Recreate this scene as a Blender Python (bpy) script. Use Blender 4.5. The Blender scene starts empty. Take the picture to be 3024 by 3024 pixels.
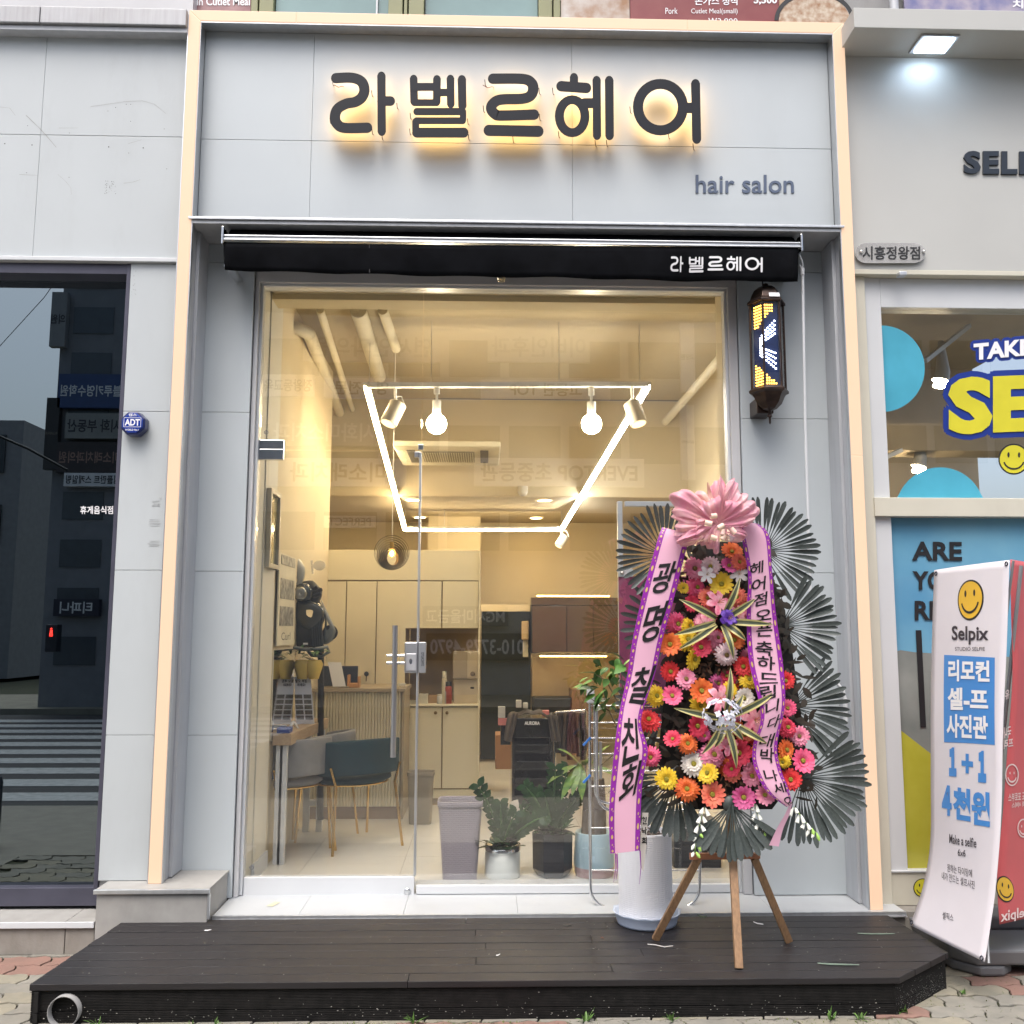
import bpy, math, random
from mathutils import Vector, Matrix, Euler
random.seed(11)
rnd = random.random
def ru(a, b): return a + (b - a) * rnd()
rad = math.radians
SC = bpy.context.scene
COL = SC.collection

# ------------------------------------------------------------------ camera
CAM = Vector((0, -5.05, 1.60))
FPX = 2794.0
yaw, pit, rol = rad(1.571), rad(7.093), rad(0.112)
FW = Vector((math.sin(yaw)*math.cos(pit), math.cos(yaw)*math.cos(pit), math.sin(pit)))
_r = Vector((math.cos(yaw), -math.sin(yaw), 0)); _u = _r.cross(FW)
RT = _r*math.cos(rol) + _u*math.sin(rol); UP = _u*math.cos(rol) - _r*math.sin(rol)
cam_d = bpy.data.cameras.new('camera'); cam = bpy.data.objects.new('camera', cam_d); COL.objects.link(cam)
cam_d.sensor_width = 36; cam_d.sensor_fit = 'HORIZONTAL'; cam_d.lens = 36*FPX/3024
cam_d.clip_end = 500; cam_d.clip_start = 0.05
cam.matrix_world = Matrix(((RT.x, UP.x, -FW.x, CAM.x), (RT.y, UP.y, -FW.y, CAM.y), (RT.z, UP.z, -FW.z, CAM.z), (0, 0, 0, 1)))
SC.camera = cam
# ------------------------------------------------------------------ sky and sun (overcast)
W = bpy.data.worlds.new('World'); SC.world = W; W.use_nodes = True
nt = W.node_tree; nt.nodes.clear()
sky = nt.nodes.new('ShaderNodeTexSky'); sky.sky_type = 'NISHITA'; sky.sun_disc = False
SUN_EL, SUN_AZ = rad(64), rad(200)
sky.sun_elevation = SUN_EL; sky.sun_rotation = SUN_AZ
sky.air_density = 1.0; sky.dust_density = 6.0; sky.ozone_density = 1.0
hs = nt.nodes.new('ShaderNodeHueSaturation'); hs.inputs['Saturation'].default_value = 0.75
bg = nt.nodes.new('ShaderNodeBackground'); bg.inputs['Strength'].default_value = 0.15
wo = nt.nodes.new('ShaderNodeOutputWorld')
nt.links.new(sky.outputs[0], hs.inputs['Color']); nt.links.new(hs.outputs[0], bg.inputs[0]); nt.links.new(bg.outputs[0], wo.inputs[0])
sd = bpy.data.lights.new('sun', 'SUN'); sd.energy = 0.75; sd.angle = rad(40); sd.color = (1.0, .99, .98)
sun = bpy.data.objects.new('sun', sd); COL.objects.link(sun)
_dir = Vector((math.sin(SUN_AZ)*math.cos(SUN_EL), math.cos(SUN_AZ)*math.cos(SUN_EL), math.sin(SUN_EL)))
sun.rotation_euler = (-_dir).to_track_quat('-Z', 'Y').to_euler(); sun.location = (-4, -8, 12)
SC.view_settings.view_transform = 'Standard'; SC.view_settings.look = 'None'
SC.view_settings.exposure = 1.04; SC.view_settings.gamma = 1.0; SC.view_settings.use_curve_mapping = False
SC.render.engine = 'CYCLES'
SC.cycles.max_bounces = 8; SC.cycles.transparent_max_bounces = 24
SC.cycles.caustics_reflective = False; SC.cycles.caustics_refractive = False
SC.cycles.sample_clamp_indirect = 6.0

# ------------------------------------------------------------------ survey: photograph pixel (3024 px) <-> place
def _ray(x, y): return FW + RT*((x-1512)/FPX) - UP*((y-1512)/FPX)
def P(x, y, Y):
    d = _ray(x, y); return CAM + d*((Y-CAM.y)/d.y)
def PZ(x, y, z):
    d = _ray(x, y); return CAM + d*((z-CAM.z)/d.z)
def proj(p):
    v = p - CAM; w = v.dot(FW); return 1512+FPX*v.dot(RT)/w, 1512-FPX*v.dot(UP)/w
def MPP(p): return (p-CAM).dot(FW)/FPX       # metres per pixel at p

# ------------------------------------------------------------------ materials
MATS = {}
def mat(name, col, rough=.5, metal=0., var=.08, scale=6., bump=0., bscale=80., emit=None, estr=0., spec=.5, alpha=1., col2=None, dirt=0., trans=0., stretch=None, coat=0.):
    if name in MATS: return MATS[name]
    m = bpy.data.materials.new(name); m.use_nodes = True; n = m.node_tree.nodes; l = m.node_tree.links
    b = n['Principled BSDF']
    b.inputs['Roughness'].default_value = rough; b.inputs['Metallic'].default_value = metal
    b.inputs['Specular IOR Level'].default_value = spec
    b.inputs['Coat Weight'].default_value = coat
    tc = n.new('ShaderNodeTexCoord'); vec = tc.outputs['Object']
    if stretch:
        mp = n.new('ShaderNodeMapping'); mp.inputs['Scale'].default_value = stretch; l.new(vec, mp.inputs[0]); vec = mp.outputs[0]
    nz = n.new('ShaderNodeTexNoise'); nz.inputs['Scale'].default_value = scale; nz.inputs['Detail'].default_value = 5; l.new(vec, nz.inputs['Vector'])
    mr = n.new('ShaderNodeMapRange'); mr.inputs[1].default_value = .3; mr.inputs[2].default_value = .7; l.new(nz.outputs[0], mr.inputs[0])
    mx = n.new('ShaderNodeMix'); mx.data_type = 'RGBA'; l.new(mr.outputs[0], mx.inputs[0])
    if col2 is None:
        mx.inputs[6].default_value = (*[c*(1-var) for c in col], 1); mx.inputs[7].default_value = (*[min(1, c*(1+var)) for c in col], 1)
    else:
        mx.inputs[6].default_value = (*col, 1); mx.inputs[7].default_value = (*col2, 1)
    out = mx.outputs[2]
    if dirt:
        n2 = n.new('ShaderNodeTexNoise'); n2.inputs['Scale'].default_value = 2.3; n2.inputs['Detail'].default_value = 9; n2.inputs['Roughness'].default_value = .7
        mp2 = n.new('ShaderNodeMapping'); mp2.inputs['Scale'].default_value = (1.6, 1.6, .5); l.new(tc.outputs['Object'], mp2.inputs[0]); l.new(mp2.outputs[0], n2.inputs['Vector'])
        r2 = n.new('ShaderNodeMapRange'); r2.inputs[1].default_value = .52; r2.inputs[2].default_value = .78; r2.inputs[4].default_value = dirt; l.new(n2.outputs[0], r2.inputs[0])
        m2 = n.new('ShaderNodeMix'); m2.data_type = 'RGBA'; l.new(r2.outputs[0], m2.inputs[0]); l.new(out, m2.inputs[6]); m2.inputs[7].default_value = (.12, .10, .07, 1); out = m2.outputs[2]
    l.new(out, b.inputs['Base Color'])
    rr = n.new('ShaderNodeMapRange'); rr.inputs[3].default_value = max(0, rough-.06); rr.inputs[4].default_value = min(1, rough+.08); l.new(nz.outputs[0], rr.inputs[0]); l.new(rr.outputs[0], b.inputs['Roughness'])
    if bump:
        nb = n.new('ShaderNodeTexNoise'); nb.inputs['Scale'].default_value = bscale; nb.inputs['Detail'].default_value = 4; l.new(vec, nb.inputs['Vector'])
        bp = n.new('ShaderNodeBump'); bp.inputs['Strength'].default_value = bump; bp.inputs['Distance'].default_value = .004; l.new(nb.outputs[0], bp.inputs['Height']); l.new(bp.outputs[0], b.inputs['Normal'])
    if emit: b.inputs['Emission Color'].default_value = (*emit, 1); b.inputs['Emission Strength'].default_value = estr
    if alpha < 1: b.inputs['Alpha'].default_value = alpha
    if trans: b.inputs['Transmission Weight'].default_value = trans
    MATS[name] = m; return m
def glass_mat(name, tint, refl, tint_alpha=0., film=(0, 0, 0)):
    m = bpy.data.materials.new(name); m.use_nodes = True; n = m.node_tree.nodes; l = m.node_tree.links
    n.remove(n['Principled BSDF']); o = n['Material Output']
    t = n.new('ShaderNodeBsdfTransparent'); t.inputs[0].default_value = (*tint, 1)
    g = n.new('ShaderNodeBsdfGlossy'); g.inputs['Roughness'].default_value = .0; g.inputs[0].default_value = (.78, .93, 1.0, 1) if tint[0] < .5 else (1, 1, 1, 1)
    f = n.new('ShaderNodeFresnel'); f.inputs[0].default_value = 1.45
    a = n.new('ShaderNodeMath'); a.operation = 'MULTIPLY_ADD'; a.inputs[1].default_value = 1.5; a.inputs[2].default_value = refl; a.use_clamp = True; l.new(f.outputs[0], a.inputs[0])
    ge = n.new('ShaderNodeNewGeometry'); io = n.new('ShaderNodeMath'); io.operation = 'MULTIPLY_ADD'; io.inputs[1].default_value = 1/1.45-1.45; io.inputs[2].default_value = 1.45
    l.new(ge.outputs['Backfacing'], io.inputs[0]); l.new(io.outputs[0], f.inputs[0])
    x = n.new('ShaderNodeMixShader'); l.new(a.outputs[0], x.inputs[0]); l.new(t.outputs[0], x.inputs[1]); l.new(g.outputs[0], x.inputs[2])
    l.new(x.outputs[0], o.inputs[0]); MATS[name] = m; return m
PANEL = mat('painted_panel', (.475, .52, .545), .42, var=.03, scale=1.5, dirt=.04, bump=.02, bscale=300)
PANEL_OLD = mat('old_painted_panel', (.465, .50, .515), .48, var=.04, scale=1.2, dirt=.10, bump=.03, bscale=120)
ALU = mat('aluminium', (.60, .62, .64), .34, metal=.85, var=.06, stretch=(1, 1, .1), scale=30)
ALU_DULL = mat('dull_aluminium', (.47, .485, .51), .45, metal=.12, var=.08, stretch=(1, 1, .1), scale=20)
WHITE = mat('white_paint', (.58, .60, .62), .32, var=.03, scale=3)
CREAM = mat('cream_paint', (.58, .56, .47), .5, var=.05, scale=3, dirt=.12)
FRAME = mat('grey_frame_paint', (.50, .505, .52), .38, var=.05, scale=4)
DARKMET = mat('dark_metal', (.035, .038, .05), .35, metal=.2, var=.2)
SLATE = mat('slate_purple_metal', (.075, .075, .105), .38, metal=.3, var=.12, scale=5)
BLACK = mat('black_plastic', (.012, .012, .013), .42, var=.2)
CHROME = mat('chrome', (.72, .73, .74), .12, metal=1., var=.03)
STEEL = mat('brushed_steel', (.55, .55, .56), .28, metal=1., var=.06, stretch=(1, 1, .05), scale=40)
LED = mat('led_diffuser', (.26, .20, .14), .4, var=.02, emit=(1.0, .66, .45), estr=.38)
BACKLIT = mat('letter_backlight', (.9, .8, .6), .5, emit=(1.0, .55, .18), estr=3.3)
LETTER = mat('letter_paint', (.014, .016, .022), .45, var=.1, spec=.22)
SLATEBLUE = mat('slate_blue_vinyl', (.085, .115, .18), .4, var=.05)
AWN = mat('black_awning_cloth', (.0055, .006, .0075), .9, var=.3, scale=12, bump=.1, bscale=600, spec=.06)
CONC = mat('stained_concrete', (.26, .245, .22), .8, var=.16, scale=9, bump=.25, bscale=90, dirt=.45)
STONE = mat('grey_stone_tile', (.33, .325, .31), .6, var=.08, scale=14, bump=.06, bscale=150, dirt=.25)
TILEW = mat('white_threshold_tile', (.45, .475, .495), .3, var=.04, scale=3, dirt=.12)
DECK = mat('dark_stained_deck_wood', (.0085, .0074, .0088), .5, dirt=.06, col2=(.015, .013, .015), scale=5, stretch=(.6, 9, 9), bump=.25, bscale=40)
DECKF = mat('ribbed_deck_board', (.007, .0068, .0068), .7, col2=(.017, .016, .0155), scale=30, bump=.3, bscale=200, spec=.25)
GLASS = glass_mat('clear_glass', (.985, .99, .985), .034)
TINT = glass_mat('tinted_glass', (.10, .11, .13), .15)
PAPERW = mat('white_print', (.80, .80, .82), .5, var=.01)
BLACKP = mat('black_print', (.012, .012, .014), .5, var=.05)
GREYP = mat('grey_print_or_reflection', (.2, .2, .22), .5)

# ------------------------------------------------------------------ mesh builder and object helpers
class MB:
    def __init__(s): s.v = []; s.f = []; s.m = []; s.cm = 0; s.sm = False; s.s = []
    def add(s, vs, fs):
        k = len(s.v); s.v += [Vector(v) for v in vs]
        for f in fs: s.f.append([k+i for i in f]); s.m.append(s.cm); s.s.append(s.sm)
        return s
    def hexa(s, q):   # q: 8 points, bottom loop then top loop
        return s.add(q, [(3, 2, 1, 0), (4, 5, 6, 7), (0, 1, 5, 4), (1, 2, 6, 5), (2, 3, 7, 6), (3, 0, 4, 7)])
    def box(s, x0, x1, y0, y1, z0, z1):
        if x0 > x1: x0, x1 = x1, x0
        if y0 > y1: y0, y1 = y1, y0
        if z0 > z1: z0, z1 = z1, z0
        return s.hexa([(x0, y0, z0), (x1, y0, z0), (x1, y1, z0), (x0, y1, z0), (x0, y0, z1), (x1, y0, z1), (x1, y1, z1), (x0, y1, z1)])
    def slab(s, quad, d):   # front quad (4 pts: tl tr br bl) pushed back by vector d
        d = Vector(d); q = [Vector(p) for p in quad]
        return s.hexa([q[3], q[2], q[2]+d, q[3]+d, q[0], q[1], q[1]+d, q[0]+d])
    def beam(s, a, b, w, h=None, up=(0, 0, 1)):
        a, b = Vector(a), Vector(b); h = h or w; d = (b-a).normalized(); up = Vector(up)
        if abs(d.dot(up)) > .95: up = Vector((0, 1, 0))
        x = d.cross(up).normalized()*(w/2); y = x.cross(d).normalized()*(h/2)
        return s.hexa([a-x-y, a+x-y, a+x+y, a-x+y, b-x-y, b+x-y, b+x+y, b-x+y])
    def tube(s, pts, r, n=10, cap=True, closed=False):
        pts = [Vector(p) for p in pts]; rs = r if isinstance(r, (list, tuple)) else [r]*len(pts); k = len(s.v); N = len(pts); nrm = None; os = s.sm; s.sm = True
        vs = []
        for i, p in enumerate(pts):
            a = pts[i-1] if (i or closed) else p; b = pts[(i+1) % N] if (i < N-1 or closed) else p
            t = (b-a)
            if t.length < 1e-9: t = Vector((0, 0, 1))
            t.normalize()
            if nrm is None: nrm = t.orthogonal().normalized()
            nrm = (nrm - t*nrm.dot(t))
            nrm = nrm.normalized() if nrm.length > 1e-6 else t.orthogonal().normalized()
            bn = t.cross(nrm)
            vs += [p + (nrm*math.cos(2*math.pi*j/n) + bn*math.sin(2*math.pi*j/n))*rs[i] for j in range(n)]
        fs = []
        for i in range(N if closed else N-1):
            i2 = (i+1) % N
            fs += [(i*n+j, i*n+(j+1) % n, i2*n+(j+1) % n, i2*n+j) for j in range(n)]
        s.add(vs, fs)
        if cap and not closed:
            s.sm = False; s.add(vs[:n], [tuple(reversed(range(n)))]); s.add(vs[-n:], [tuple(range(n))])
        s.sm = os; return s
    def lathe(s, prof, c=(0, 0, 0), n=24, smooth=True, cap0=True, cap1=True, rot=0.):
        c = Vector(c); os = s.sm; s.sm = smooth; vs = []
        for r, z in prof: vs += [c + Vector((r*math.cos(2*math.pi*j/n+rot), r*math.sin(2*math.pi*j/n+rot), z)) for j in range(n)]
        fs = [(i*n+j, i*n+(j+1) % n, (i+1)*n+(j+1) % n, (i+1)*n+j) for i in range(len(prof)-1) for j in range(n)]
        s.add(vs, fs); s.sm = False
        if cap0 and prof[0][0] > 1e-5: s.add(vs[:n], [tuple(reversed(range(n)))])
        if cap1 and prof[-1][0] > 1e-5: s.add(vs[-n:], [tuple(range(n))])
        s.sm = os; return s
    def sphere(s, c, r, n=12, m=8, sc=(1, 1, 1)):
        k = len(s.v); prof = [(r*math.sin(math.pi*i/m)+1e-5, -r*math.cos(math.pi*i/m)) for i in range(m+1)]
        s.lathe(prof, (0, 0, 0), n)
        for i in range(k, len(s.v)): s.v[i] = Vector((s.v[i].x*sc[0], s.v[i].y*sc[1], s.v[i].z*sc[2])) + Vector(c)
        return s
    def prism(s, poly, f0, f1):   # poly 2D list; f0, f1 map 2D -> world for both ends
        n = len(poly); a = [f0(*p) for p in poly]; b = [f1(*p) for p in poly]
        return s.add(a+b, [tuple(range(n)), tuple(range(2*n-1, n-1, -1))] + [(i, n+i, n+(i+1) % n, (i+1) % n) for i in range(n)])
    def grid(s, f, nu, nv, smooth=True):
        os = s.sm; s.sm = smooth
        vs = [f(i/nu, j/nv) for j in range(nv+1) for i in range(nu+1)]
        s.add(vs, [(j*(nu+1)+i, j*(nu+1)+i+1, (j+1)*(nu+1)+i+1, (j+1)*(nu+1)+i) for j in range(nv) for i in range(nu)])
        s.sm = os; return s
def top_of(o):
    while o.parent: o = o.parent
    return o
def world_loc(o):
    v = Vector((0, 0, 0))
    while o: v = v + o.location; o = o.parent
    return v
def obj(name, mb, m, parent=None, bevel=0, fix=True, solid=0):
    me = bpy.data.meshes.new(name)
    off = world_loc(parent) if parent is not None else Vector((0, 0, 0))
    me.from_pydata([tuple(v-off) for v in mb.v], [], mb.f)
    for mm in (m if isinstance(m, (list, tuple)) else [m]): me.materials.append(mm)
    me.polygons.foreach_set('material_index', mb.m); me.polygons.foreach_set('use_smooth', mb.s)
    me.update()
    o = bpy.data.objects.new(name, me); COL.objects.link(o)
    if parent is not None: o.parent = parent
    if solid:
        md = o.modifiers.new('solid', 'SOLIDIFY'); md.thickness = solid; md.offset = 0
    if bevel:
        md = o.modifiers.new('bevel', 'BEVEL'); md.width = bevel; md.segments = 2; md.limit_method = 'ANGLE'; md.angle_limit = rad(40); md.harden_normals = False
    return o
def tag(o, label=None, cat=None, group=None, kind=None):
    if label: o['label'] = label
    if cat: o['category'] = cat
    if group: o['group'] = group
    if kind: o['kind'] = kind
    return o
def thing(name, label, cat, loc=(0, 0, 0), group=None):
    o = bpy.data.objects.new(name, None); COL.objects.link(o); o.location = loc; o.empty_display_size = .1
    return tag(o, label, cat, group)
def copy_tree(o, parent=None):
    c = o.copy(); COL.objects.link(c)
    if parent is not None: c.parent = parent
    for ch in list(o.children): copy_tree(ch, c)
    return c
def inst(name, src, parent, loc, rot=None, scale=1.):   # an object sharing src's mesh data, as a child of parent (local placement)
    o = bpy.data.objects.new(name, src); COL.objects.link(o); o.parent = parent; o.location = loc
    if rot is not None: o.rotation_euler = rot
    o.scale = (scale,)*3 if isinstance(scale, (int, float)) else scale
    return o
def mesh_of(mb, m, name):
    o = obj(name, mb, m); me = o.data; bpy.data.objects.remove(o); return me
def placed(name, mb, m, parent, loc, rot, bevel=0):   # mesh given in its own local frame, put at a world point
    o = obj(name, mb, m, None, bevel); o.parent = parent; o.location = Vector(loc)-world_loc(parent); o.rotation_euler = rot; return o
def rect(x0, y0, x1, y1, Y): return [P(x0, y0, Y), P(x1, y0, Y), P(x1, y1, Y), P(x0, y1, Y)]
def BX(x0, y0, x1, y1, Y, d, mb=None):   # upright box whose front face covers that rectangle of the photo on the plane Y
    a = P(x0, y0, Y); b = P(x1, y1, Y); c = P(x0, y1, Y); e = P(x1, y0, Y)
    return (mb or MB()).box((a.x+c.x)/2, (b.x+e.x)/2, Y, Y+d, (c.z+b.z)/2, (a.z+e.z)/2)
# ---- lettering: flat glyph meshes mapped onto a surface
GLY = {}
def glyphs(body, bold=0.):
    k = (body, bold)
    if k not in GLY:
        c = bpy.data.curves.new('text', 'FONT'); c.body = body; c.offset = bold; c.resolution_u = 3
        o = bpy.data.objects.new('text', c); COL.objects.link(o)
        dg = bpy.context.evaluated_depsgraph_get(); dg.update()
        me = bpy.data.meshes.new_from_object(o.evaluated_get(dg)); bpy.data.objects.remove(o)
        v = [(p.co.x, p.co.y) for p in me.vertices]; f = [tuple(p.vertices) for p in me.polygons]; bpy.data.meshes.remove(me)
        x0 = min(p[0] for p in v); x1 = max(p[0] for p in v); y0 = min(p[1] for p in v); y1 = max(p[1] for p in v)
        GLY[k] = ([((p[0]-x0)/(x1-x0), (p[1]-y0)/(y1-y0)) for p in v], f, (x1-x0)/(y1-y0))
    return GLY[k]
def text(name, body, f, m, parent, bold=0., thick=0., n=(0, -1, 0)):   # f(u,v): unit box -> world
    v, fc, asp = glyphs(body, bold); mb = MB(); pts = [f(*p) for p in v]
    mb.add(pts, fc)
    if thick:
        n = Vector(n)*thick; mb.v = []; mb.f = []; mb.m = []; mb.s = []
        k = len(pts); mb.add([p+n for p in pts], fc)
        ed = {}
        for q in fc:
            for i in range(len(q)):
                e = (q[i], q[(i+1) % len(q)]); ed[e] = 1
        b = [e for e in ed if (e[1], e[0]) not in ed]
        for a, c in b: mb.add([pts[a], pts[c], pts[c]+n, pts[a]+n], [(0, 1, 2, 3)])
    return obj(name, mb, m, parent)
def text_px(name, body, x0, y0, x1, y1, Y, m, parent, bold=0., thick=0., slant=0.):
    def f(u, v): return P(x0+(x1-x0)*u, y1+(y0-y1)*v + slant*u, Y)
    return text(name, body, f, m, parent, bold, thick)
def disc_px(cx, cy, rx, ry, Y, n=40, clip=None):
    pts = []
    for i in range(n):
        a = 2*math.pi*i/n; x = cx+rx*math.cos(a); y = cy+ry*math.sin(a)
        if clip: x = min(max(x, clip[0]), clip[2]); y = min(max(y, clip[1]), clip[3])
        pts.append(P(x, y, Y))
    return MB().add(pts, [tuple(reversed(range(n)))])
def ring_px(cx, cy, rx, ry, w, Y, a0=0., a1=360., n=40):
    mb = MB(); vs = []
    for i in range(n+1):
        a = rad(a0+(a1-a0)*i/n)
        vs += [P(cx+(rx-w/2)*math.cos(a), cy+(ry-w/2)*math.sin(a), Y), P(cx+(rx+w/2)*math.cos(a), cy+(ry+w/2)*math.sin(a), Y)]
    return mb.add(vs, [(2*i, 2*i+1, 2*i+3, 2*i+2) for i in range(n)])
# ---- a surface between two edge lines (banners, ribbons)
def crom(p, t):
    n = len(p)-1; t = min(max(t, 0), 1)*n; i = min(int(t), n-1); t -= i
    a = p[max(i-1, 0)]; b = p[i]; c = p[i+1]; d = p[min(i+2, n)]
    return ((b*2) + (c-a)*t + (a*2-b*5+c*4-d)*t*t + (b*3-a-c*3+d)*t*t*t)*.5
class Surf:
    def __init__(s, L, R, bulge=0.): s.L = L; s.R = R; s.b = bulge
    def at(s, u, v):
        a = crom(s.L, v); b = crom(s.R, v); p = a.lerp(b, u)
        return p + s.nrm0(v)*(s.b*4*u*(1-u))
    def nrm0(s, v):
        x = crom(s.R, v)-crom(s.L, v); y = (crom(s.L, min(v+.02, 1))+crom(s.R, min(v+.02, 1)))-(crom(s.L, max(v-.02, 0))+crom(s.R, max(v-.02, 0)))
        n = x.cross(y).normalized()
        return n if n.dot(CAM-s.L[0]) > 0 else -n
    def off(s, u, v, d): return s.at(u, v) + s.nrm0(min(max(v, 0), 1))*d
    def inv(s, x, y):
        u = v = .5
        for _ in range(25):
            px, py = proj(s.at(u, v)); e = 1e-3
            ax, ay = proj(s.at(u+e, v)); bx, by = proj(s.at(u, v+e if v < .99 else v-e)); sg = 1 if v < .99 else -1
            a, c, b, d = (ax-px)/e, (ay-py)/e, sg*(bx-px)/e, sg*(by-py)/e; det = a*d-b*c
            if abs(det) < 1e-6: break
            dx, dy = x-px, y-py
            u += max(-.3, min(.3, (d*dx-b*dy)/det)); v += max(-.3, min(.3, (a*dy-c*dx)/det)); v = min(max(v, 0), 1)
        return u, v
    def quad(s, x0, y0, x1, y1, d=.002, tilt=0.):
        c = [s.inv(x0, y0), s.inv(x1, y0+tilt), s.inv(x1, y1+tilt), s.inv(x0, y1)]
        def f(u, v):
            a = (c[3][0]+(c[0][0]-c[3][0])*v, c[3][1]+(c[0][1]-c[3][1])*v); b = (c[2][0]+(c[1][0]-c[2][0])*v, c[2][1]+(c[1][1]-c[2][1])*v)
            return s.off(a[0]+(b[0]-a[0])*u, a[1]+(b[1]-a[1])*u, d)
        return f
    def mesh(s, nu, nv): return MB().grid(lambda u, v: s.at(u, v), nu, nv)
# ---- stroke lettering (rounded monoline)
def smooth_poly(p, n=6):
    q = [Vector((a, b)) for a, b in p]
    if len(q) < 3: return q
    out = []
    for i in range((len(q)-1)*n+1): out.append(crom(q, i/((len(q)-1)*n)))
    return out
def stroke(path, w, closed=False, smooth=True):
    q = smooth_poly(path) if smooth else [Vector(p) for p in path]
    L = []; R = []; n = len(q)
    for i in range(n):
        a = q[i-1] if (i or closed) else q[i]; b = q[(i+1) % n] if (i < n-1 or closed) else q[i]
        t = (b-a).normalized(); nn = Vector((-t.y, t.x))*w/2
        L.append(q[i]+nn); R.append(q[i]-nn)
    if closed: return L, R
    def cap(c, t):
        a0 = math.atan2(t.y, t.x); k = w/2; return [Vector((c.x, c.y)) + Vector((math.cos(a0+a)*k, math.sin(a0+a)*k))*1.0 for a in (-.9, -.45, 0, .45, .9)]
    t1 = (q[-1]-q[-2]).normalized(); t0 = (q[0]-q[1]).normalized()
    return L, R
def stroke_mb(mb, path, w, mapf, d0, d1, closed=False, smooth=True):
    """mapf(x, y, depth) -> world; front at depth d0, back at d1"""
    L, R = stroke(path, w, closed, smooth); n = len(L)
    q = smooth_poly(path) if smooth else [Vector(p) for p in path]
    vs = [mapf(p.x, p.y, d0) for p in L] + [mapf(p.x, p.y, d0) for p in R] + [mapf(p.x, p.y, d1) for p in L] + [mapf(p.x, p.y, d1) for p in R]
    fs = []
    for i in range(n if closed else n-1):
        j = (i+1) % n
        fs += [(i, j, n+j, n+i), (2*n+i, 3*n+i, 3*n+j, 2*n+j), (i, 2*n+i, 2*n+j, j), (n+i, n+j, 3*n+j, 3*n+i)]
    mb.add(vs, fs)
    if not closed:
        for e, k in ((0, 1), (n-1, n-2)):
            t = (q[e]-q[k]).normalized(); c = q[e]; a0 = math.atan2(t.y, t.x)
            arc = [Vector((c.x+math.cos(a0+a)*w/2*(1 if abs(a) > 1.5 else .93), c.y+math.sin(a0+a)*w/2)) for a in [(-.5+.125*i)*math.pi for i in range(9)]]
            m = len(arc); f = [mapf(p.x, p.y, d0) for p in arc]; b = [mapf(p.x, p.y, d1) for p in arc]
            mb.add(f+b, [tuple(range(m)), tuple(range(2*m-1, m-1, -1))] + [(i, m+i, m+i+1, i+1) for i in range(m-1)])
    return mb
# ================================================================== THE SALON FRONT
XL, XR, ZT, SW = -1.708, 2.062, 5.105, .066
xiL, xiR = XL+SW, XR-SW
ZTRIM = P(1500, 656, 0).z
ZDK, ZTH, ZPL = .155, .165, .316
front = thing('salon_facade', 'light grey panelled hair salon front with tall glass door and window', 'shopfront', (.15, .3, .165))
def panels(root, xs, zs, Y, d, m, gap=.0024, name='wall_panel', bevel=.0015):
    for a, b in zip(xs[:-1], xs[1:]):
        for c, e in zip(zs[:-1], zs[1:]):
            obj(name, MB().box(a+.0006, b-.0006, Y, Y+d, c+gap/2, e-gap/2), m, root, bevel)
# fascia carrying the sign
xs = [xiL+.004, P(920, 410, .09).x, P(1690, 430, .09).x, xiR-.004]
zj = P(1500, 425, .09).z
panels(front, xs, [ZTRIM+.006, zj, ZT-SW-.004], .09, .02, PANEL)
obj('fascia_backing', MB().box(xiL, xiR, .112, .5, ZTRIM+.004, ZT-.01), FRAME, front)
obj('drip_trim', MB().box(xiL-.014, xiR+.014, -.012, .085, ZTRIM-.010, ZTRIM+.004), ALU, front, .002)
obj('soffit', MB().box(xiL, xiR, .0, .5, ZTRIM-.030, ZTRIM-.012), ALU_DULL, front)
# lower walls beside the window
XW0, XW1 = P(726, 1500, .28).x, P(2196, 1500, .28).x
zl = [P(650, y, .28).z for y in (2171, 1687, 1217, 775)]
zr = [P(2400, y, .28).z for y in (2172, 1692, 1237, 805)]
panels(front, [xiL+.002, XW0], [ZTH+.003]+zl+[ZTRIM-.033], .28, .02, PANEL)
panels(front, [XW1, xiR-.002], [ZTH+.003]+zr+[ZTRIM-.033], .28, .02, PANEL)
obj('wall_backing', MB().box(xiL, XW0-.004, .302, .50, ZTH, ZTRIM-.034), FRAME, front)
obj('wall_backing', MB().box(XW1+.004, xiR, .302, .50, ZTH, ZTRIM-.034), FRAME, front)
obj('side_return', MB().box(xiL-.001, xiL+.018, .112, .279, ZPL+.004, ZTRIM-.034), ALU_DULL, front, .002)
obj('side_return', MB().box(xiR-.018, xiR+.001, .112, .279, ZTH+.004, ZTRIM-.034), ALU_DULL, front, .002)
# window frame and glazing
GY = .365
XG0, XG1, XM = P(750, 1700, GY).x, P(2157, 1700, GY).x, P(1237, 1900, GY).x
ZG1 = P(1500, 858, GY).z; ZDT = P(1000, 1330, GY).z; ZS = P(1700, 2609, GY).z
fr = obj('window_frame', MB().box(XW0+.002, XG0-.012, .305, .46, ZTH+.002, ZG1+.012).box(XG1+.012, XW1-.002, .305, .46, ZTH+.002, ZG1+.012).box(XW0+.002, XW1-.002, .305, .46, ZG1+.0125, ZTRIM-.036), FRAME, front, .002)
obj('glazing_lip', MB().box(XG0-.0115, XG0+.004, .335, .40, ZTH+.003, ZG1-.001).box(XG1-.004, XG1+.0115, .335, .40, ZTH+.003, ZG1-.001).box(XG0-.0115, XG1+.0115, .335, .40, ZG1-.0005, ZG1+.0118), WHITE, fr, .0015)
obj('window_sill', MB().box(XM+.006, XG1-.006, .335, .46, ZTH+.003, ZS), WHITE, front, .003)
obj('window_pane', MB().box(XM+.003, XG1-.006, GY, GY+.010, ZS+.001, ZG1-.003), GLASS, front)
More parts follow.
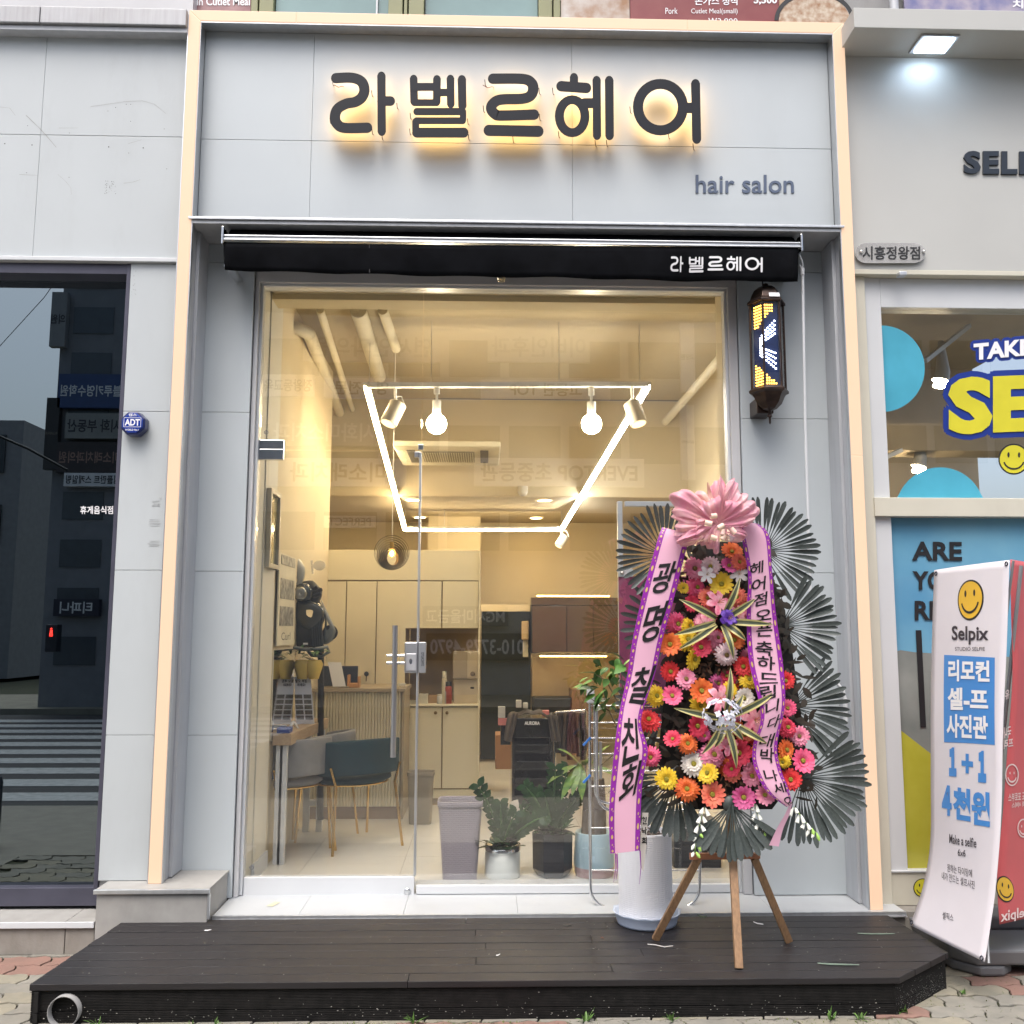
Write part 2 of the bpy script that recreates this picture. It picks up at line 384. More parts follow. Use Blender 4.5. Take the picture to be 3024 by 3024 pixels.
obj('transom_pane', MB().box(XG0+.006, XM-.003, GY, GY+.010, ZDT+.004, ZG1-.003), GLASS, front)
obj('pane_clip', BX(1235, 1312, 1250, 1328, GY-.006, .022), CHROME, front, .002)
# glass door
door = obj('glass_door', MB().box(XG0+.008, XM-.012, GY, GY+.011, P(900, 2588, GY).z+.001, ZDT-.004), GLASS, front)
obj('bottom_rail', MB().box(XG0+.006, XM-.006, GY-.018, GY+.028, P(900, 2647, GY).z, P(900, 2588, GY).z), WHITE, door, .003)
obj('edge_profile', MB().box(XM-.0115, XM+.0015, GY-.014, GY+.024, P(900, 2588, GY).z+.002, ZDT-.012), ALU, door, .003)
obj('patch_hinge', BX(759, 1299, 838, 1357, GY-.014, .036).box(XG0+.01, P(838, 1325, GY).x, GY-.016, GY+.024, ZDT-.002, ZDT+.002), CHROME, door, .003)
obj('patch_clip', BX(1224, 1334, 1242, 1350, GY-.017, .03), STEEL, door, .002)
hx = P(1165, 2000, GY-.06).x
obj('pull_handle', MB().tube([(hx, GY-.065, P(1165, 2236, GY-.06).z), (hx, GY-.065, P(1165, 1847, GY-.06).z)], .0155, 16), STEEL, door)
sb = MB()
for yy in (1936, 1958): sb.tube([(hx-.045, GY-.065, P(1165, yy, GY-.06).z), (hx+.055, GY-.065, P(1165, yy, GY-.06).z)], .008, 10)
for yy in (1946, 2190): sb.tube([(hx, GY-.065, P(1165, yy, GY-.06).z), (hx, GY, P(1165, yy, GY-.06).z)], .010, 10)
obj('handle_bracket', sb, STEEL, door)
lk = obj('door_lock', BX(1194, 1896, 1233, 1988, GY-.032, .03), mat('lock_silver', (.42, .43, .45), .3, metal=.6), door, .007)
obj('lock_cover', BX(1199, 1930, 1229, 1981, GY-.037, .006), mat('lock_silver_light', (.6, .61, .63), .3, metal=.5), door, .003)
obj('lock_button', disc_px(1213, 1953, 4.5, 8, GY-.0376, 20), CHROME, door)
lk2 = obj('lock_keeper', BX(1236, 1896, 1258, 1988, GY-.028, .026), mat('lock_silver', (0, 0, 0)), front, .005)
text('lettering', 'SYNCAUTO', lambda u, v: P(1244+8*v, 1966-40*u, GY-.0288), BLACKP, lk2, .01)
placed('keyhole', MB().lathe([(.018, 0), (.018, .004), (.010, .006), (.0001, .006)]), CHROME, door, P(1203, 2632, GY-.0185), (rad(90), 0, 0))
for xx, yy in ((786, 1277), (743, 2562)):
    q = obj('glass_mark', ring_px(xx, yy, 6, 5, 2, GY-.001, n=12), GREYP, door if yy > 2000 else front)
# white tiled threshold
tx = [P(626, 2702, -.03).x, P(880, 2700, -.03).x, P(1190, 2700, -.03).x, P(1530, 2700, -.03).x, P(1900, 2700, -.03).x, P(2290, 2700, -.03).x, P(2676, 2697, -.03).x]
for a, b in zip(tx[:-1], tx[1:]):
    obj('threshold_tile', MB().box(a+.0006, b-.0006, -.02, .62, ZTH-.03, ZTH), TILEW, front, .001)
obj('edge_trim', MB().box(tx[0], tx[-1], -.034, -.021, ZTH-.016, ZTH+.002).box(tx[0], tx[-1], -.046, -.022, ZTH-.022, ZTH-.0165), ALU, front, .001)
obj('threshold_base', MB().box(tx[0], tx[-1], -.018, .6, 0, ZTH-.032), CONC, front)
# instructional sticker strip lying at the door foot
tag(obj('floor_sticker', MB().add([PZ(786, 2675, ZTH+.002), PZ(813, 2662, ZTH+.002), PZ(828, 2664, ZTH+.002), PZ(804, 2677, ZTH+.002)], [(3, 2, 1, 0)]), mat('yellow_white_sticker', (.6, .55, .38), .5)), 'small yellowish paper sticker on the white threshold under the glass door', 'sticker')

# ---- the illuminated portal frame
lf = thing('portal_light', 'glowing warm white light frame running around the whole salon front', 'light frame', (.15, .05, .17))
zLb, zRb = P(461, 2610, 0).z, P(2595, 2688, 0).z
tj = [XL, P(875, 50, 0).x, P(2030, 60, 0).x, XR]
for i, (a, b) in enumerate(zip(tj[:-1], tj[1:])):
    a2 = a+SW if i == 0 else a+.001; b2 = b-SW if i == 2 else b-.001
    obj('diffuser', MB().slab([(a, 0, ZT), (b, 0, ZT), (b2, 0, ZT-SW), (a2, 0, ZT-SW)], (0, .03, 0)), LED, lf, .003)
obj('diffuser', MB().slab([(XL, 0, ZT-.001), (XL+SW, 0, ZT-SW-.001), (XL+SW, 0, zLb), (XL, 0, zLb)], (0, .03, 0)), LED, lf, .003)
zj1 = P(2535, 945+400, 0).z
obj('diffuser', MB().slab([(XR-SW, 0, ZT-SW-.001), (XR, 0, ZT-.001), (XR, 0, zj1+.001), (XR-SW, 0, zj1+.001)], (0, .03, 0)), LED, lf, .003)
obj('diffuser', MB().slab([(XR-SW, 0, zj1-.001), (XR, 0, zj1-.001), (XR, 0, zRb), (XR-SW, 0, zRb)], (0, .03, 0)), LED, lf, .003)
h = MB().box(XL+.001, XL+SW-.001, .031, .50, zLb, ZT-.001).box(XR-SW+.001, XR-.001, .031, .50, zRb, ZT-.001).box(XL+SW, XR-SW, .031, .111, ZT-SW+.001, ZT-.001)
obj('housing', h, ALU_DULL, lf, .001)
for x0, x1, zb in ((XL+SW+.0005, XL+SW+.006, zLb), (XR-SW-.006, XR-SW-.0005, zRb), (XL-.006, XL-.0005, zLb), ): obj('edge_strip', MB().box(x0, x1, .002, .040, zb, ZTRIM-.02 if x0 > XL+.02 else ZT-.02), ALU, lf, .001)
for x0, x1 in ((XL+SW+.0005, XL+SW+.004), (XR-SW-.004, XR-SW-.0005)): obj('edge_strip', MB().box(x0, x1, .004, .085, ZTRIM+.006, ZT-SW-.002), ALU, lf, .001)
obj('edge_strip', MB().box(XL+SW, XR-SW, .003, .085, ZT-SW-.008, ZT-SW-.001), ALU, lf, .001)

# ---- plinth under the left strip and the neighbour's front
nb = thing('vacant_shop_front', 'grey panelled front of the closed shop with tinted window left of the salon', 'shopfront', (-2.4, .1, .0))
pY = PZ(400, 2626, ZPL).y
px0, px1 = P(283, 2660, pY).x, P(612, 2660, pY).x
pl = obj('plinth', MB().box(px0, px1, pY+.006, .275, 0, ZPL-.012), STONE, nb, .003)
obj('plinth_cap', MB().box(px0-.006, px1+.006, pY+.002, .276, ZPL-.0115, ZPL-.001), STONE, pl, .001)
obj('plinth_trim', MB().box(px0-.012, px1+.012, pY-.010, pY+.0055, ZPL-.022, ZPL-.0005).box(px1+.0005, px1+.012, pY-.002, pY+.0165, .17, ZPL-.024), ALU, pl, .002)
LX1 = XL-.008
LWX = P(378, 900, .06).x
LWX = (P(378, 800, .06).x + P(300, 2300, .06).x)/2
zbt = P(100, 766, .06).z; ztop = P(300, 77, .06).z
zz = [P(430, y, .06).z for y in (2171, 1684, 1215)]
panels(nb, [LWX+.012, LX1], [ZPL]+zz+[zbt-.016], .06, .02, PANEL_OLD)
xv = P(120, 400, .06).x; zh = P(300, 401, .06).z
panels(nb, [-4.6, xv, LX1], [zbt+.012, zh, ztop], .06, .02, PANEL_OLD)
obj('lower_trim', MB().box(-4.6, LX1, .035, .08, zbt-.014, zbt+.010), WHITE, nb, .003)
obj('wall', MB().box(LWX+.013, LX1, .082, .5, 0, zbt).box(-4.6, LX1, .082, .5, zbt-.012, 5.3).box(-4.6, LWX+.013, .25, .5, zbt-.2, zbt-.015), FRAME, nb)
cY = -.03
zc0, zc1 = P(300, 70, cY).z, P(300, 21, cY).z
xc = P(118, 40, cY).x
for a, b in ((-4.6, xc), (xc, XL-.004)): obj('roof_gutter', MB().box(a+.002, b-.002, cY, .25, zc0, zc1), mat('weathered_sheet_metal', (.36, .365, .38), .5, metal=.3, var=.12, scale=8, stretch=(6, 1, .4), dirt=.2), nb, .004)
obj('gutter_soffit', MB().box(-4.6, XL-.004, cY+.02, .25, zc0-.03, zc0-.004), ALU_DULL, nb)
# marks on the wall
hb = MB()
for i in range(16):
    x, y = [(560, 576), (678, 541), (600, 558), (655, 541), (678, 629), (852, 669), (360, 690), (564, 762), (743, 767), (668, 794), (865, 876), (358, 920), (25, 745), (166, 752), (143, 652), (138, 896)][i]
    c = P(x/1.757, y/1.757, .0590); r = .0035 if i in (7, 8, 12, 13) else .0022
    hb.add([c+Vector((r*math.cos(k), 0, r*math.sin(k))) for k in [math.pi*2*j/8 for j in range(8)]], [tuple(range(8))])
for i in range(60):
    x, y = (570+ru(-28, 30), 965+ru(-30, 40)) if i < 42 else (690+ru(-18, 18), 1380+ru(-40, 150))
    c = P(x/1.757, y/1.757, .0592); r = ru(.0008, .0022)
    hb.add([c+Vector((r*math.cos(k), 0, r*math.sin(k))) for k in [math.pi*2*j/6 for j in range(6)]], [tuple(range(6))])
tag(obj('screw_hole', hb, mat('dark_hole', (.05, .045, .04), .8), nb), kind='stuff')
sc = MB()
def scratch(pts, w, Y=.0586):
    q = [P(x/1.757, y/1.757, Y) for x, y in pts]
    for a, b in zip(q[:-1], q[1:]):
        d = (b-a).normalized(); nn = Vector((-d.z, 0, d.x))*w; sc.add([a-nn, b-nn*.6, b+nn*.6, a+nn], [(0, 1, 2, 3)])
scratch([(135, 598), (205, 665), (240, 703), (292, 765)], .0012); scratch([(470, 553), (560, 540), (640, 528), (735, 522), (800, 540), (862, 590)], .0007)
scratch([(305, 664), (405, 664)], .0006); scratch([(642, 950), (690, 945), (728, 932)], .0007); scratch([(300, 905), (340, 940), (368, 975), (370, 1010)], .0005); scratch([(0, 555), (50, 560), (80, 600)], .0006)
scratch([(100, 905), (195, 910)], .0007); scratch([(665, 745), (735, 725)], .0006)
obj('old_sign_scar', sc, mat('glue_stain', (.24, .23, .21), .7), nb)
gm = MB()
for x0, y0, x1, y1 in ((448, 1480, 470, 1500), (440, 1535, 475, 1560), (438, 1598, 470, 1618), (470, 1470, 474, 1500)):
    for k in range(5):
        yy = y0+(y1-y0)*k/5; a = P(x0+ru(-4, 4), yy, .0588); b = P(x1+ru(-4, 4), yy+ru(-2, 2), .0588); gm.slab([a+Vector((0, 0, .0012)), b+Vector((0, 0, .0012)), b, a], (0, .0005, 0))
tag(obj('glue_trace', gm, mat('glue_trace', (.36, .36, .36), .7), nb), kind='stuff')
# tinted window
lw = obj('tinted_window', MB().box(-4.6, LWX-.006, .19, .20, P(150, 2622, .19).z, zbt-.07), TINT, nb)
obj('window_frame', MB().box(LWX-.012, LWX+.010, .066, .24, .22, zbt-.016).box(-4.6, LWX-.0125, .13, .24, P(150, 2676, .13).z, P(150, 2622, .13).z).box(-4.6, LWX-.0125, .07, .24, zbt-.075, zbt-.0165), SLATE, nb, .002)
obj('sticker_text', MB(), PAPERW, nb); bpy.data.objects.remove(bpy.data.objects['sticker_text'])
tag(text_px('glass_lettering', '휴게음식점', 237, 1494, 334, 1518, .187, PAPERW, None, .02), 'small white korean lettering stuck on the tinted glass at left', 'lettering')
obj('dark_backing_box', MB().box(-4.6, LWX, 2.4, 2.45, 0, 4).box(-4.6, LWX, .3, 2.4, .1, .14).box(-4.6, LWX, .3, 2.4, 3.9, 3.95).box(LWX+.02, LWX+.04, .51, 2.4, .1, 3.9), mat('painted_dark_interior', (.02, .02, .024), .8), nb)  # near-black backing box: darkness of the unlit interior is put into its colour
# ledge below it
sY = PZ(150, 2822, 0).y; zS = P(150, 2724, sY).z
lx = [-4.6, P(-260, 2740, sY).x, P(190, 2740, sY).x, px0-.008]
for a, b in zip(lx[:-1], lx[1:]):
    obj('ledge_tile', MB().box(a+.001, b-.001, sY+.006, .22, zS-.03, zS), STONE, nb, .002)
    obj('ledge_front', MB().box(a+.002, b-.002, sY+.012, sY+.05, 0, zS-.032), CONC, nb, .002)
obj('ledge_trim', MB().box(-4.6, px0-.008, sY-.004, sY+.0055, zS-.028, zS+.001), WHITE, nb, .002)
obj('ledge_base', MB().box(-4.6, px0-.008, sY+.052, .25, 0, zS-.031), CONC, nb)

# ---- alarm box
ab = thing('alarm_box', 'blue octagonal security alarm box on the grey wall beside the tinted window', 'alarm box', P(392, 1250, .06))
c = P(392, 1250, .0)
R8 = .072
BLU = mat('blue_translucent_plastic', (.008, .035, .26), .22, var=.25, coat=.6)
BLUD = mat('dark_blue_plastic', (.004, .012, .085), .3, coat=.4)
def oct8(mb, y0, y1, r0, r1):
    v = [c+Vector((r*math.cos(rad(22.5+45*k)), yy-c.y, r*math.sin(rad(22.5+45*k)))) for r, yy in ((r0, y0), (r1, y1)) for k in range(8)]
    mb.add(v, [tuple(range(8)), tuple(range(15, 7, -1))] + [(i, 8+i, 8+(i+1) % 8, (i+1) % 8) for i in range(8)])
m8 = MB(); oct8(m8, .0, .058, R8*.97, R8); obj('housing', m8, BLUD, ab, .006)
m8 = MB(); oct8(m8, -.006, -.0005, R8*.78, R8*.84); obj('face_plate', m8, BLU, ab, .003)
fy = -.0068
def ff(u0, v0, u1, v1): return lambda u, v: c+Vector((u0+(u1-u0)*u, fy-c.y, v0+(v1-v0)*v))
text('lettering', 'ADT', ff(-.040, -.014, .040, .022), PAPERW, ab, .03)
text('lettering', '캡스', ff(-.022, .037, .022, .052), PAPERW, ab, .02)
text('lettering', 'WORLD No.1', ff(-.036, -.042, .034, -.032), PAPERW, ab, .02)
bb = MB()
for a, b2 in (((-.046, -.022), (.046, -.020)), ((-.046, .028), (.046, .030)), ((-.046, -.022), (-.044, .030)), ((.044, -.022), (.046, .030))): bb.box(c.x+a[0], c.x+b2[0], fy, fy+.001, c.z+a[1], c.z+b2[1])
obj('border', bb, PAPERW, ab)

# ---- upper storey with windows and food posters
us = thing('upper_storey', 'upper storey wall with teal windows above the light frame', 'building', (0, .3, 5.1))
UY = .16
obj('wall', MB().box(-4.6, 5.2, UY+.06, .6, 5.07, 7.5), mat('upper_wall', (.3, .3, .3), .7, dirt=.3), us)
OLV = mat('olive_window_frame', (.23, .235, .12), .45)
TEAL = mat('teal_window_pane', (.20, .30, .30), .12, var=.15, scale=2)
zb = 5.06
for x0, x1, y in ((-300, 468, 0), (812, 1110, 25), (1116, 1146, 26), (1256, 1588, 27)): obj('window_pane', MB().box(P(x0, y, UY).x, P(x1, y, UY).x, UY+.02, UY+.05, zb, 6.4), TEAL, us)
for x0, x1 in ((744, 764), (768, 810), (1148, 1190), (1194, 1204), (1208, 1253), (1590, 1630), (1634, 1654)): obj('window_frame', MB().box(P(x0, 10, UY).x, P(x1, 10, UY).x, UY-.02, UY+.055, zb, 6.45), OLV, us, .004)
obj('white_rail', MB().box(P(1110.5, 10, UY).x, P(1115.5, 10, UY).x, UY, UY+.05, zb, 6.4), WHITE, us)
obj('ledge', MB().box(XL-.004, XR, .10, .25, 5.02, 5.085), FRAME, us)
def poster(x0, x1, label, cols):
    t = thing('food_poster', label, 'poster', P((x0+x1)/2, 20, UY))
    m = mat('print_'+label[:14].replace(' ', '_'), cols[0], .45, col2=cols[1], scale=9)
    obj('sheet', MB().box(P(x0, 10, UY).x, P(x1, 10, UY).x, UY-.01, UY, 5.0, 6.2), m, t); return t
t = poster(470, 742, 'faded red food poster with white lettering above the vacant shop', ((.20, .08, .09), (.34, .2, .2)))
text_px('lettering', 'Pork Loin Cutlet Meal', 492, -8, 738, 16, UY-.0125, PAPERW, t, .02)
t = poster(1656, 1858, 'poster with pale plated food photograph right of the teal windows', ((.55, .53, .5), (.3, .16, .08)))
t = poster(1860, 2298, 'dark red menu poster with white price lettering above the light frame', ((.19, .03, .035), (.22, .05, .05)))
text_px('lettering', '돈가스 정식', 2052, -10, 2178, 15, UY-.0125, PAPERW, t, .02)
text_px('lettering', '5,500', 2226, -12, 2295, 14, UY-.0125, PAPERW, t, .03)
text_px('lettering', 'Pork', 1965, 23, 2001, 41, UY-.0125, PAPERW, t)
text_px('lettering', 'Cutlet Meal(small)', 2041, 25, 2178, 44, UY-.0125, PAPERW, t)
text_px('lettering', '₩3,800', 2092, 53, 2178, 74, UY-.0125, PAPERW, t)
t = poster(2300, 2486, 'poster showing a bowl of noodle soup above the right end of the frame', ((.5, .3, .18), (.25, .2, .12)))
obj('bowl', MB().add([P(2405+105*math.cos(a), 60-75*math.sin(a), UY-.0115) for a in [k*math.pi/12 for k in range(25)]], [tuple(range(25))]), mat('bowl_print', (.55, .48, .38), .4, col2=(.3, .16, .08), scale=30), t)
obj('bowl_rim', ring_px(2405, 60, 112, 82, 12, UY-.013, 180, 360), BLACKP, t)
t = poster(2668, 3300, 'bluish food poster behind the right canopy', ((.12, .13, .3), (.4, .35, .4)))
text_px('lettering', '치킨', 2990, 0, 3060, 25, UY-.0125, PAPERW, t, .03)
tag(obj('drain_pipe', MB().tube([P(2640, 0, .1)+Vector((0, 0, 1.5)), P(2640, 24, .1)-Vector((0, 0, .3))], .026, 14), ALU_DULL), 'grey drain pipe on the upper wall above the right canopy', 'pipe')

# ================================================================== PHOTO STUDIO AT RIGHT
rb = thing('photo_studio_front', 'cream fronted photo studio with canopy and printed windows at right', 'shopfront', (2.7, .1, .0))
RP = mat('cream_sign_panel', (.47, .475, .455), .45, var=.03, scale=2)
RY = .08; RX0 = XR+.012; RX1 = 4.3
zb2 = P(2760, 798, RY).z; zsf = P(2760, 171, RY).z
obj('sign_panel', MB().box(RX0, RX1, RY, RY+.06, zb2, zsf), RP, rb, .002)
obj('panel_trim', MB().box(RX0, RX1, RY-.006, RY+.1, zb2-.030, zb2-.001), CREAM, rb, .003)
cYr = PZ(2760, 86, zsf).y
zct = P(2760, 27, cYr).z
obj('canopy', MB().box(P(2522, 50, cYr).x, RX1, cYr, .3, zsf+.001, zct), RP, rb, .003)
RFX0 = P(2556, 900, .13).x; RFX0 = (RFX0+P(2630, 2600, .13).x)/2
RGX0 = (P(2593, 914, .17).x+P(2672, 2567, .17).x)/2
obj('side_pilaster', MB().box(RX0, RFX0-.004, .11, .4, P(2620, 2690, .11).z-.03, zb2-.031), CREAM, rb, .003)
zt1, zt0 = P(2760, 1472, .13).z, P(2760, 1527, .13).z
zg2 = P(2760, 916, .17).z; zs1 = P(2680, 2569, .13).z; zs0 = P(2680, 2667, .13).z
obj('frame_post', MB().box(RFX0, RGX0, .13, .24, zs0, zb2-.031), WHITE, rb, .003)
obj('frame_head', MB().box(RGX0+.001, RX1, .132, .24, zg2, zb2-.031), WHITE, rb, .003)
obj('frame_transom', MB().box(RFX0-.01, RX1, .10, .26, zt0, zt1), CREAM, rb, .003)
obj('frame_sill', MB().box(RFX0-.002, RX1, .115, .26, zs1-.01, zs1), WHITE, rb, .002)
obj('lower_panel', MB().box(RFX0-.001, RX1, .125, .26, zs0-.01, zs1-.011), CREAM, rb, .002)
obj('base', MB().box(tx[-1]+.003, RX1, .02, .3, 0, zs0-.012), CONC, rb, .003)
UG = obj('upper_pane', MB().box(RGX0+.001, RX1, .17, .18, zt1, zg2-.001), GLASS, rb)
FILM = mat('blue_window_film', (.09, .28, .46), .15, col2=(.19, .42, .56), scale=1.6, coat=.5)
obj('lower_pane', MB().box(RGX0+.001, RX1, .17, .18, zs1, zt0), FILM, rb)
fy2 = .168
def clipfilm(poly, m, nm, Y=fy2):
    pts = [P(x, y, Y) for x, y in poly]; return obj(nm, MB().add(pts, [tuple(range(len(pts)))]), m, rb)
clipfilm([(2640, 1925), (2660, 1920), (2700, 1926), (2800, 1932), (3100, 1945), (3100, 2600), (2676, 2565), (2658, 2300)], mat('grey_film_reflection', (.17, .19, .18), .2, col2=(.30, .32, .30), scale=2.5, coat=.4), 'grey_print_or_reflection')  # grey part of the print, with the street's reflection painted into it
clipfilm([(2654, 2152), (2752, 2228), (2900, 2330), (2900, 2567), (2674, 2567)], mat('yellow_film', (.40, .38, .04), .2, col2=(.46, .43, .06), coat=.5), 'yellow_print', fy2-.002)
NAVY = mat('navy_letter', (.014, .022, .035), .3, var=.1)
for s, x0, y0, x1, y1 in (('ARE', 2693, 1599, 2841, 1655), ('YOU', 2694, 1686, 2838, 1742), ('READY', 2701, 1774, 2930, 1831)):
    text_px('lettering', s, x0, y0, x1, y1, fy2-.004, BLACKP, rb, .032, slant=1)
clipfilm([(2704, 1861), (2721, 1861), (2735, 2148), (2718, 2149)], BLACKP, 'exclamation_bar', fy2-.004)
# stickers on the upper pane
CYAN = mat('cyan_sticker', (.07, .36, .50), .3)
sy = .1675
gx = 2594
tag(obj('window_sticker', disc_px(2603, 1089, 128, 128, sy, 48, (2596, 900, 3100, 1470)), CYAN), 'big light blue dot sticker at the upper left corner of the studio window', 'sticker')
tag(obj('window_sticker', disc_px(2776, 1512, 132, 132, sy, 48, (2600, 900, 3100, 1470)), CYAN), 'half round light blue sticker at the bottom of the upper studio window', 'sticker')
BLUP = mat('royal_blue_print', (.012, .035, .24), .3); YELP = mat('yellow_print', (.60, .55, .03), .35)
wt = thing('window_lettering', 'white and yellow slogan lettering with thick blue outline on the studio window', 'lettering', P(2900, 1200, sy))
def outline_text(body, x0, y0, x1, y1, slant, m, b, grow):
    v, f, a = glyphs(body, b)
    for k, (dx, dy) in enumerate([(math.cos(q)*grow, math.sin(q)*grow) for q in [i*math.pi/6 for i in range(12)]]):
        obj('outline', MB().add([P(x0+(x1-x0)*u+dx, y1+(y0-y1)*w+slant*u+dy, sy-.0002*k) for u, w in v], f), BLUP, wt)
    text_px('lettering', body, x0, y0, x1, y1, sy-.006, m, wt, b, slant=slant)
outline_text('TAKE', 2875, 1015, 3045, 1064, -16, PAPERW, .04, 10)
outline_text('SELFIE', 2800, 1115, 3520, 1285, -30, YELP, .05, 17)
# smiling face print
def smiley(root, f, ry, m=YELP, mb_=BLACKP, ring=.1):
    """f(x, y, layer) with x, y in -1..1"""
    n = 36
    obj('outline', MB().add([f(math.cos(2*math.pi*i/n), math.sin(2*math.pi*i/n), 0) for i in range(n)], [tuple(reversed(range(n)))]), mb_, root)
    obj('face', MB().add([f((1-ring)*math.cos(2*math.pi*i/n), (1-ring)*math.sin(2*math.pi*i/n), 1) for i in range(n)], [tuple(reversed(range(n)))]), m, root)
    e = MB()
    for sx in (-.34, .34):
        k = len(e.v); e.add([f(sx+.075*math.cos(2*math.pi*i/14), -.28+.17*math.sin(2*math.pi*i/14), 2) for i in range(14)], [tuple(reversed(range(14)))])
    a0, a1 = rad(15), rad(165); vs = []
    for i in range(17):
        a = a0+(a1-a0)*i/16
        vs += [f(.60*math.cos(a), .02+.55*math.sin(a), 2), f(.70*math.cos(a), .02+.66*math.sin(a), 2)]
    e.add(vs, [(2*i, 2*i+1, 2*i+3, 2*i+2) for i in range(16)])
    obj('features', e, mb_, root)
sm = thing('smiley_sticker', 'yellow smiling face sticker below the slogan on the studio window', 'sticker', P(2994, 1356, sy))
smiley(sm, lambda x, y, l: P(2994+46*x, 1356+46*y, sy-.001*l), 1)
sm = thing('smiley_sticker', 'smiling face sticker half hidden on the cream panel behind the white banner', 'sticker', P(2722, 2625, .12))
smiley(sm, lambda x, y, l: P(2725+28*x, 2622+28*y, .1235-.001*l), 1)
# room behind the upper pane
RW = mat('studio_wall', (.46, .38, .26), .8, var=.05)
obj('studio_room', MB().box(RX0+.06, RX1, 3.0, 3.05, .2, 4.0).box(RX0+.03, RX0+.06, .3, 3.0, .2, 4.0).box(RX0+.06, RX1, .27, 3.0, 3.9, 3.95).box(RX0+.06, RX1, .27, 3.0, .1, .15), RW, rb)
WARM = mat('warm_lamp', (1, .9, .7), .5, emit=(1.0, .80, .52), estr=80.)
for i, (xa, ya, xb, yb, lx_, ly_) in enumerate(((2731, 1066, 2862, 962, 2778, 1137), (2616, 1350, 2735, 1294, 2713, 1389))):
    t = thing('track_rail', ['upper', 'lower'][i]+' ceiling track with a lit spotlight inside the studio window', 'track light', P(xb, yb, 1.8))
    a = P(xa, ya, 1.1 if i == 0 else 2.0); b = P(xb, yb, 1.7 if i == 0 else 2.6)
    obj('rail', MB().beam(a, b, .03), WHITE, t)
    l = P(lx_, ly_, (a.y+b.y)/2)
    obj('lamp_head', MB().tube([l+Vector((.02, 0, .32)), l+Vector((.02, 0, .1)), l+Vector((0, 0, .03))], [.02, .05, .06], 12), FRAME, t)
    obj('lamp_glow', MB().sphere(l, .045, 12, 8, (1.2, 1, .55)), WARM, t)
obj('ceiling_beam', MB().box(P(2616, 1300, 2.2).x, RX1, 2.2, 2.5, P(2700, 1330, 2.2).z, P(2700, 1250, 2.2).z), RW, rb)
# raised letters, plaque, floodlight
sl = thing('sign_letters', 'dark navy raised letters on the cream panel at the right edge', 'sign', P(2930, 480, RY))
for i, ch in enumerate('SELPIX'):
    x0 = [2844, 2901, 2955, 3008, 3062, 3090][i]; w = [50, 47, 47, 48, 16, 55][i]
    text_px('letter', ch, x0, 448+i*.6, x0+w, 515+i*.6, RY-.001, NAVY, sl, .04, .011)
pq = thing('name_plaque', 'clear oval plaque with dark korean lettering under the photo studio sign', 'plaque', P(2630, 747, RY))
n = 16; poly = []
for k in range(n+1): a = math.pi/2+math.pi*k/n; poly.append((2558+33*math.cos(a), 747-30*math.sin(a)))
for k in range(n+1): a = -math.pi/2+math.pi*k/n; poly.append((2700+33*math.cos(a), 747-30*math.sin(a)))
obj('plate', MB().prism(poly, lambda x, y: P(x, y, RY-.022), lambda x, y: P(x, y, RY-.016)), mat('clear_acrylic', (.62, .62, .61), .15, coat=.5, alpha=.35), pq, .001)
obj('spacer', MB().prism([(p[0]*.98+2629*.02, p[1]*.97+747*.03) for p in poly], lambda x, y: P(x, y, RY-.0155), lambda x, y: P(x, y, RY-.012)), mat('acrylic_edge', (.35, .35, .35), .3), pq)
text_px('lettering', '시흥정왕점', 2547, 727, 2717, 767, RY-.0235, BLACKP, pq, .02)
for xx in (2538, 2722):
    placed('screw', MB().lathe([(.009, 0), (.009, .026), (.008, .033), (.0001, .035)], n=14), CHROME, pq, P(xx, 748, RY), (rad(90), 0, 0))
fl = thing('flood_light', 'lit square white floodlight set in the canopy underside', 'light', P(2757, 130, RY))
q = [PZ(2716, 106, zsf-.001), PZ(2822, 112, zsf-.001), PZ(2795, 150, zsf-.001), PZ(2697, 150, zsf-.001)]
cx = sum((p.x for p in q))/4; cy_ = (q[0].y+q[2].y)/2; lwid = .088; ldep = abs(q[2].y-q[0].y)/2
obj('housing', MB().box(cx-lwid-.022, cx+lwid+.022, cy_-ldep-.02, cy_+ldep+.02, zsf-.012, zsf+.0005), ALU_DULL, fl, .003)
FLO = mat('floodlight_lens', (1, 1, 1), .3, emit=(.66, .82, 1.0), estr=12.)
obj('lens', MB().box(cx-lwid, cx+lwid, cy_-ldep, cy_+ldep, zsf-.018, zsf-.0125), FLO, fl)
gb = MB()
for k in range(9): gb.box(cx-lwid+.002+k*lwid*2/9, cx-lwid+.006+k*lwid*2/9, cy_-ldep, cy_+ldep, zsf-.0215, zsf-.0185)
obj('lens_rib', gb, mat('lens_rib', (.7, .8, .9), .3, emit=(.7, .82, 1), estr=1.2), fl)
tag(obj('wire_clip', MB().box(P(2650, 812, .05).x, P(2672, 812, .05).x, .02, .07, P(2650, 818, .05).z, P(2650, 806, .05).z), ALU, None, .004), 'small metal bracket under the edge of the cream sign panel', 'bracket')
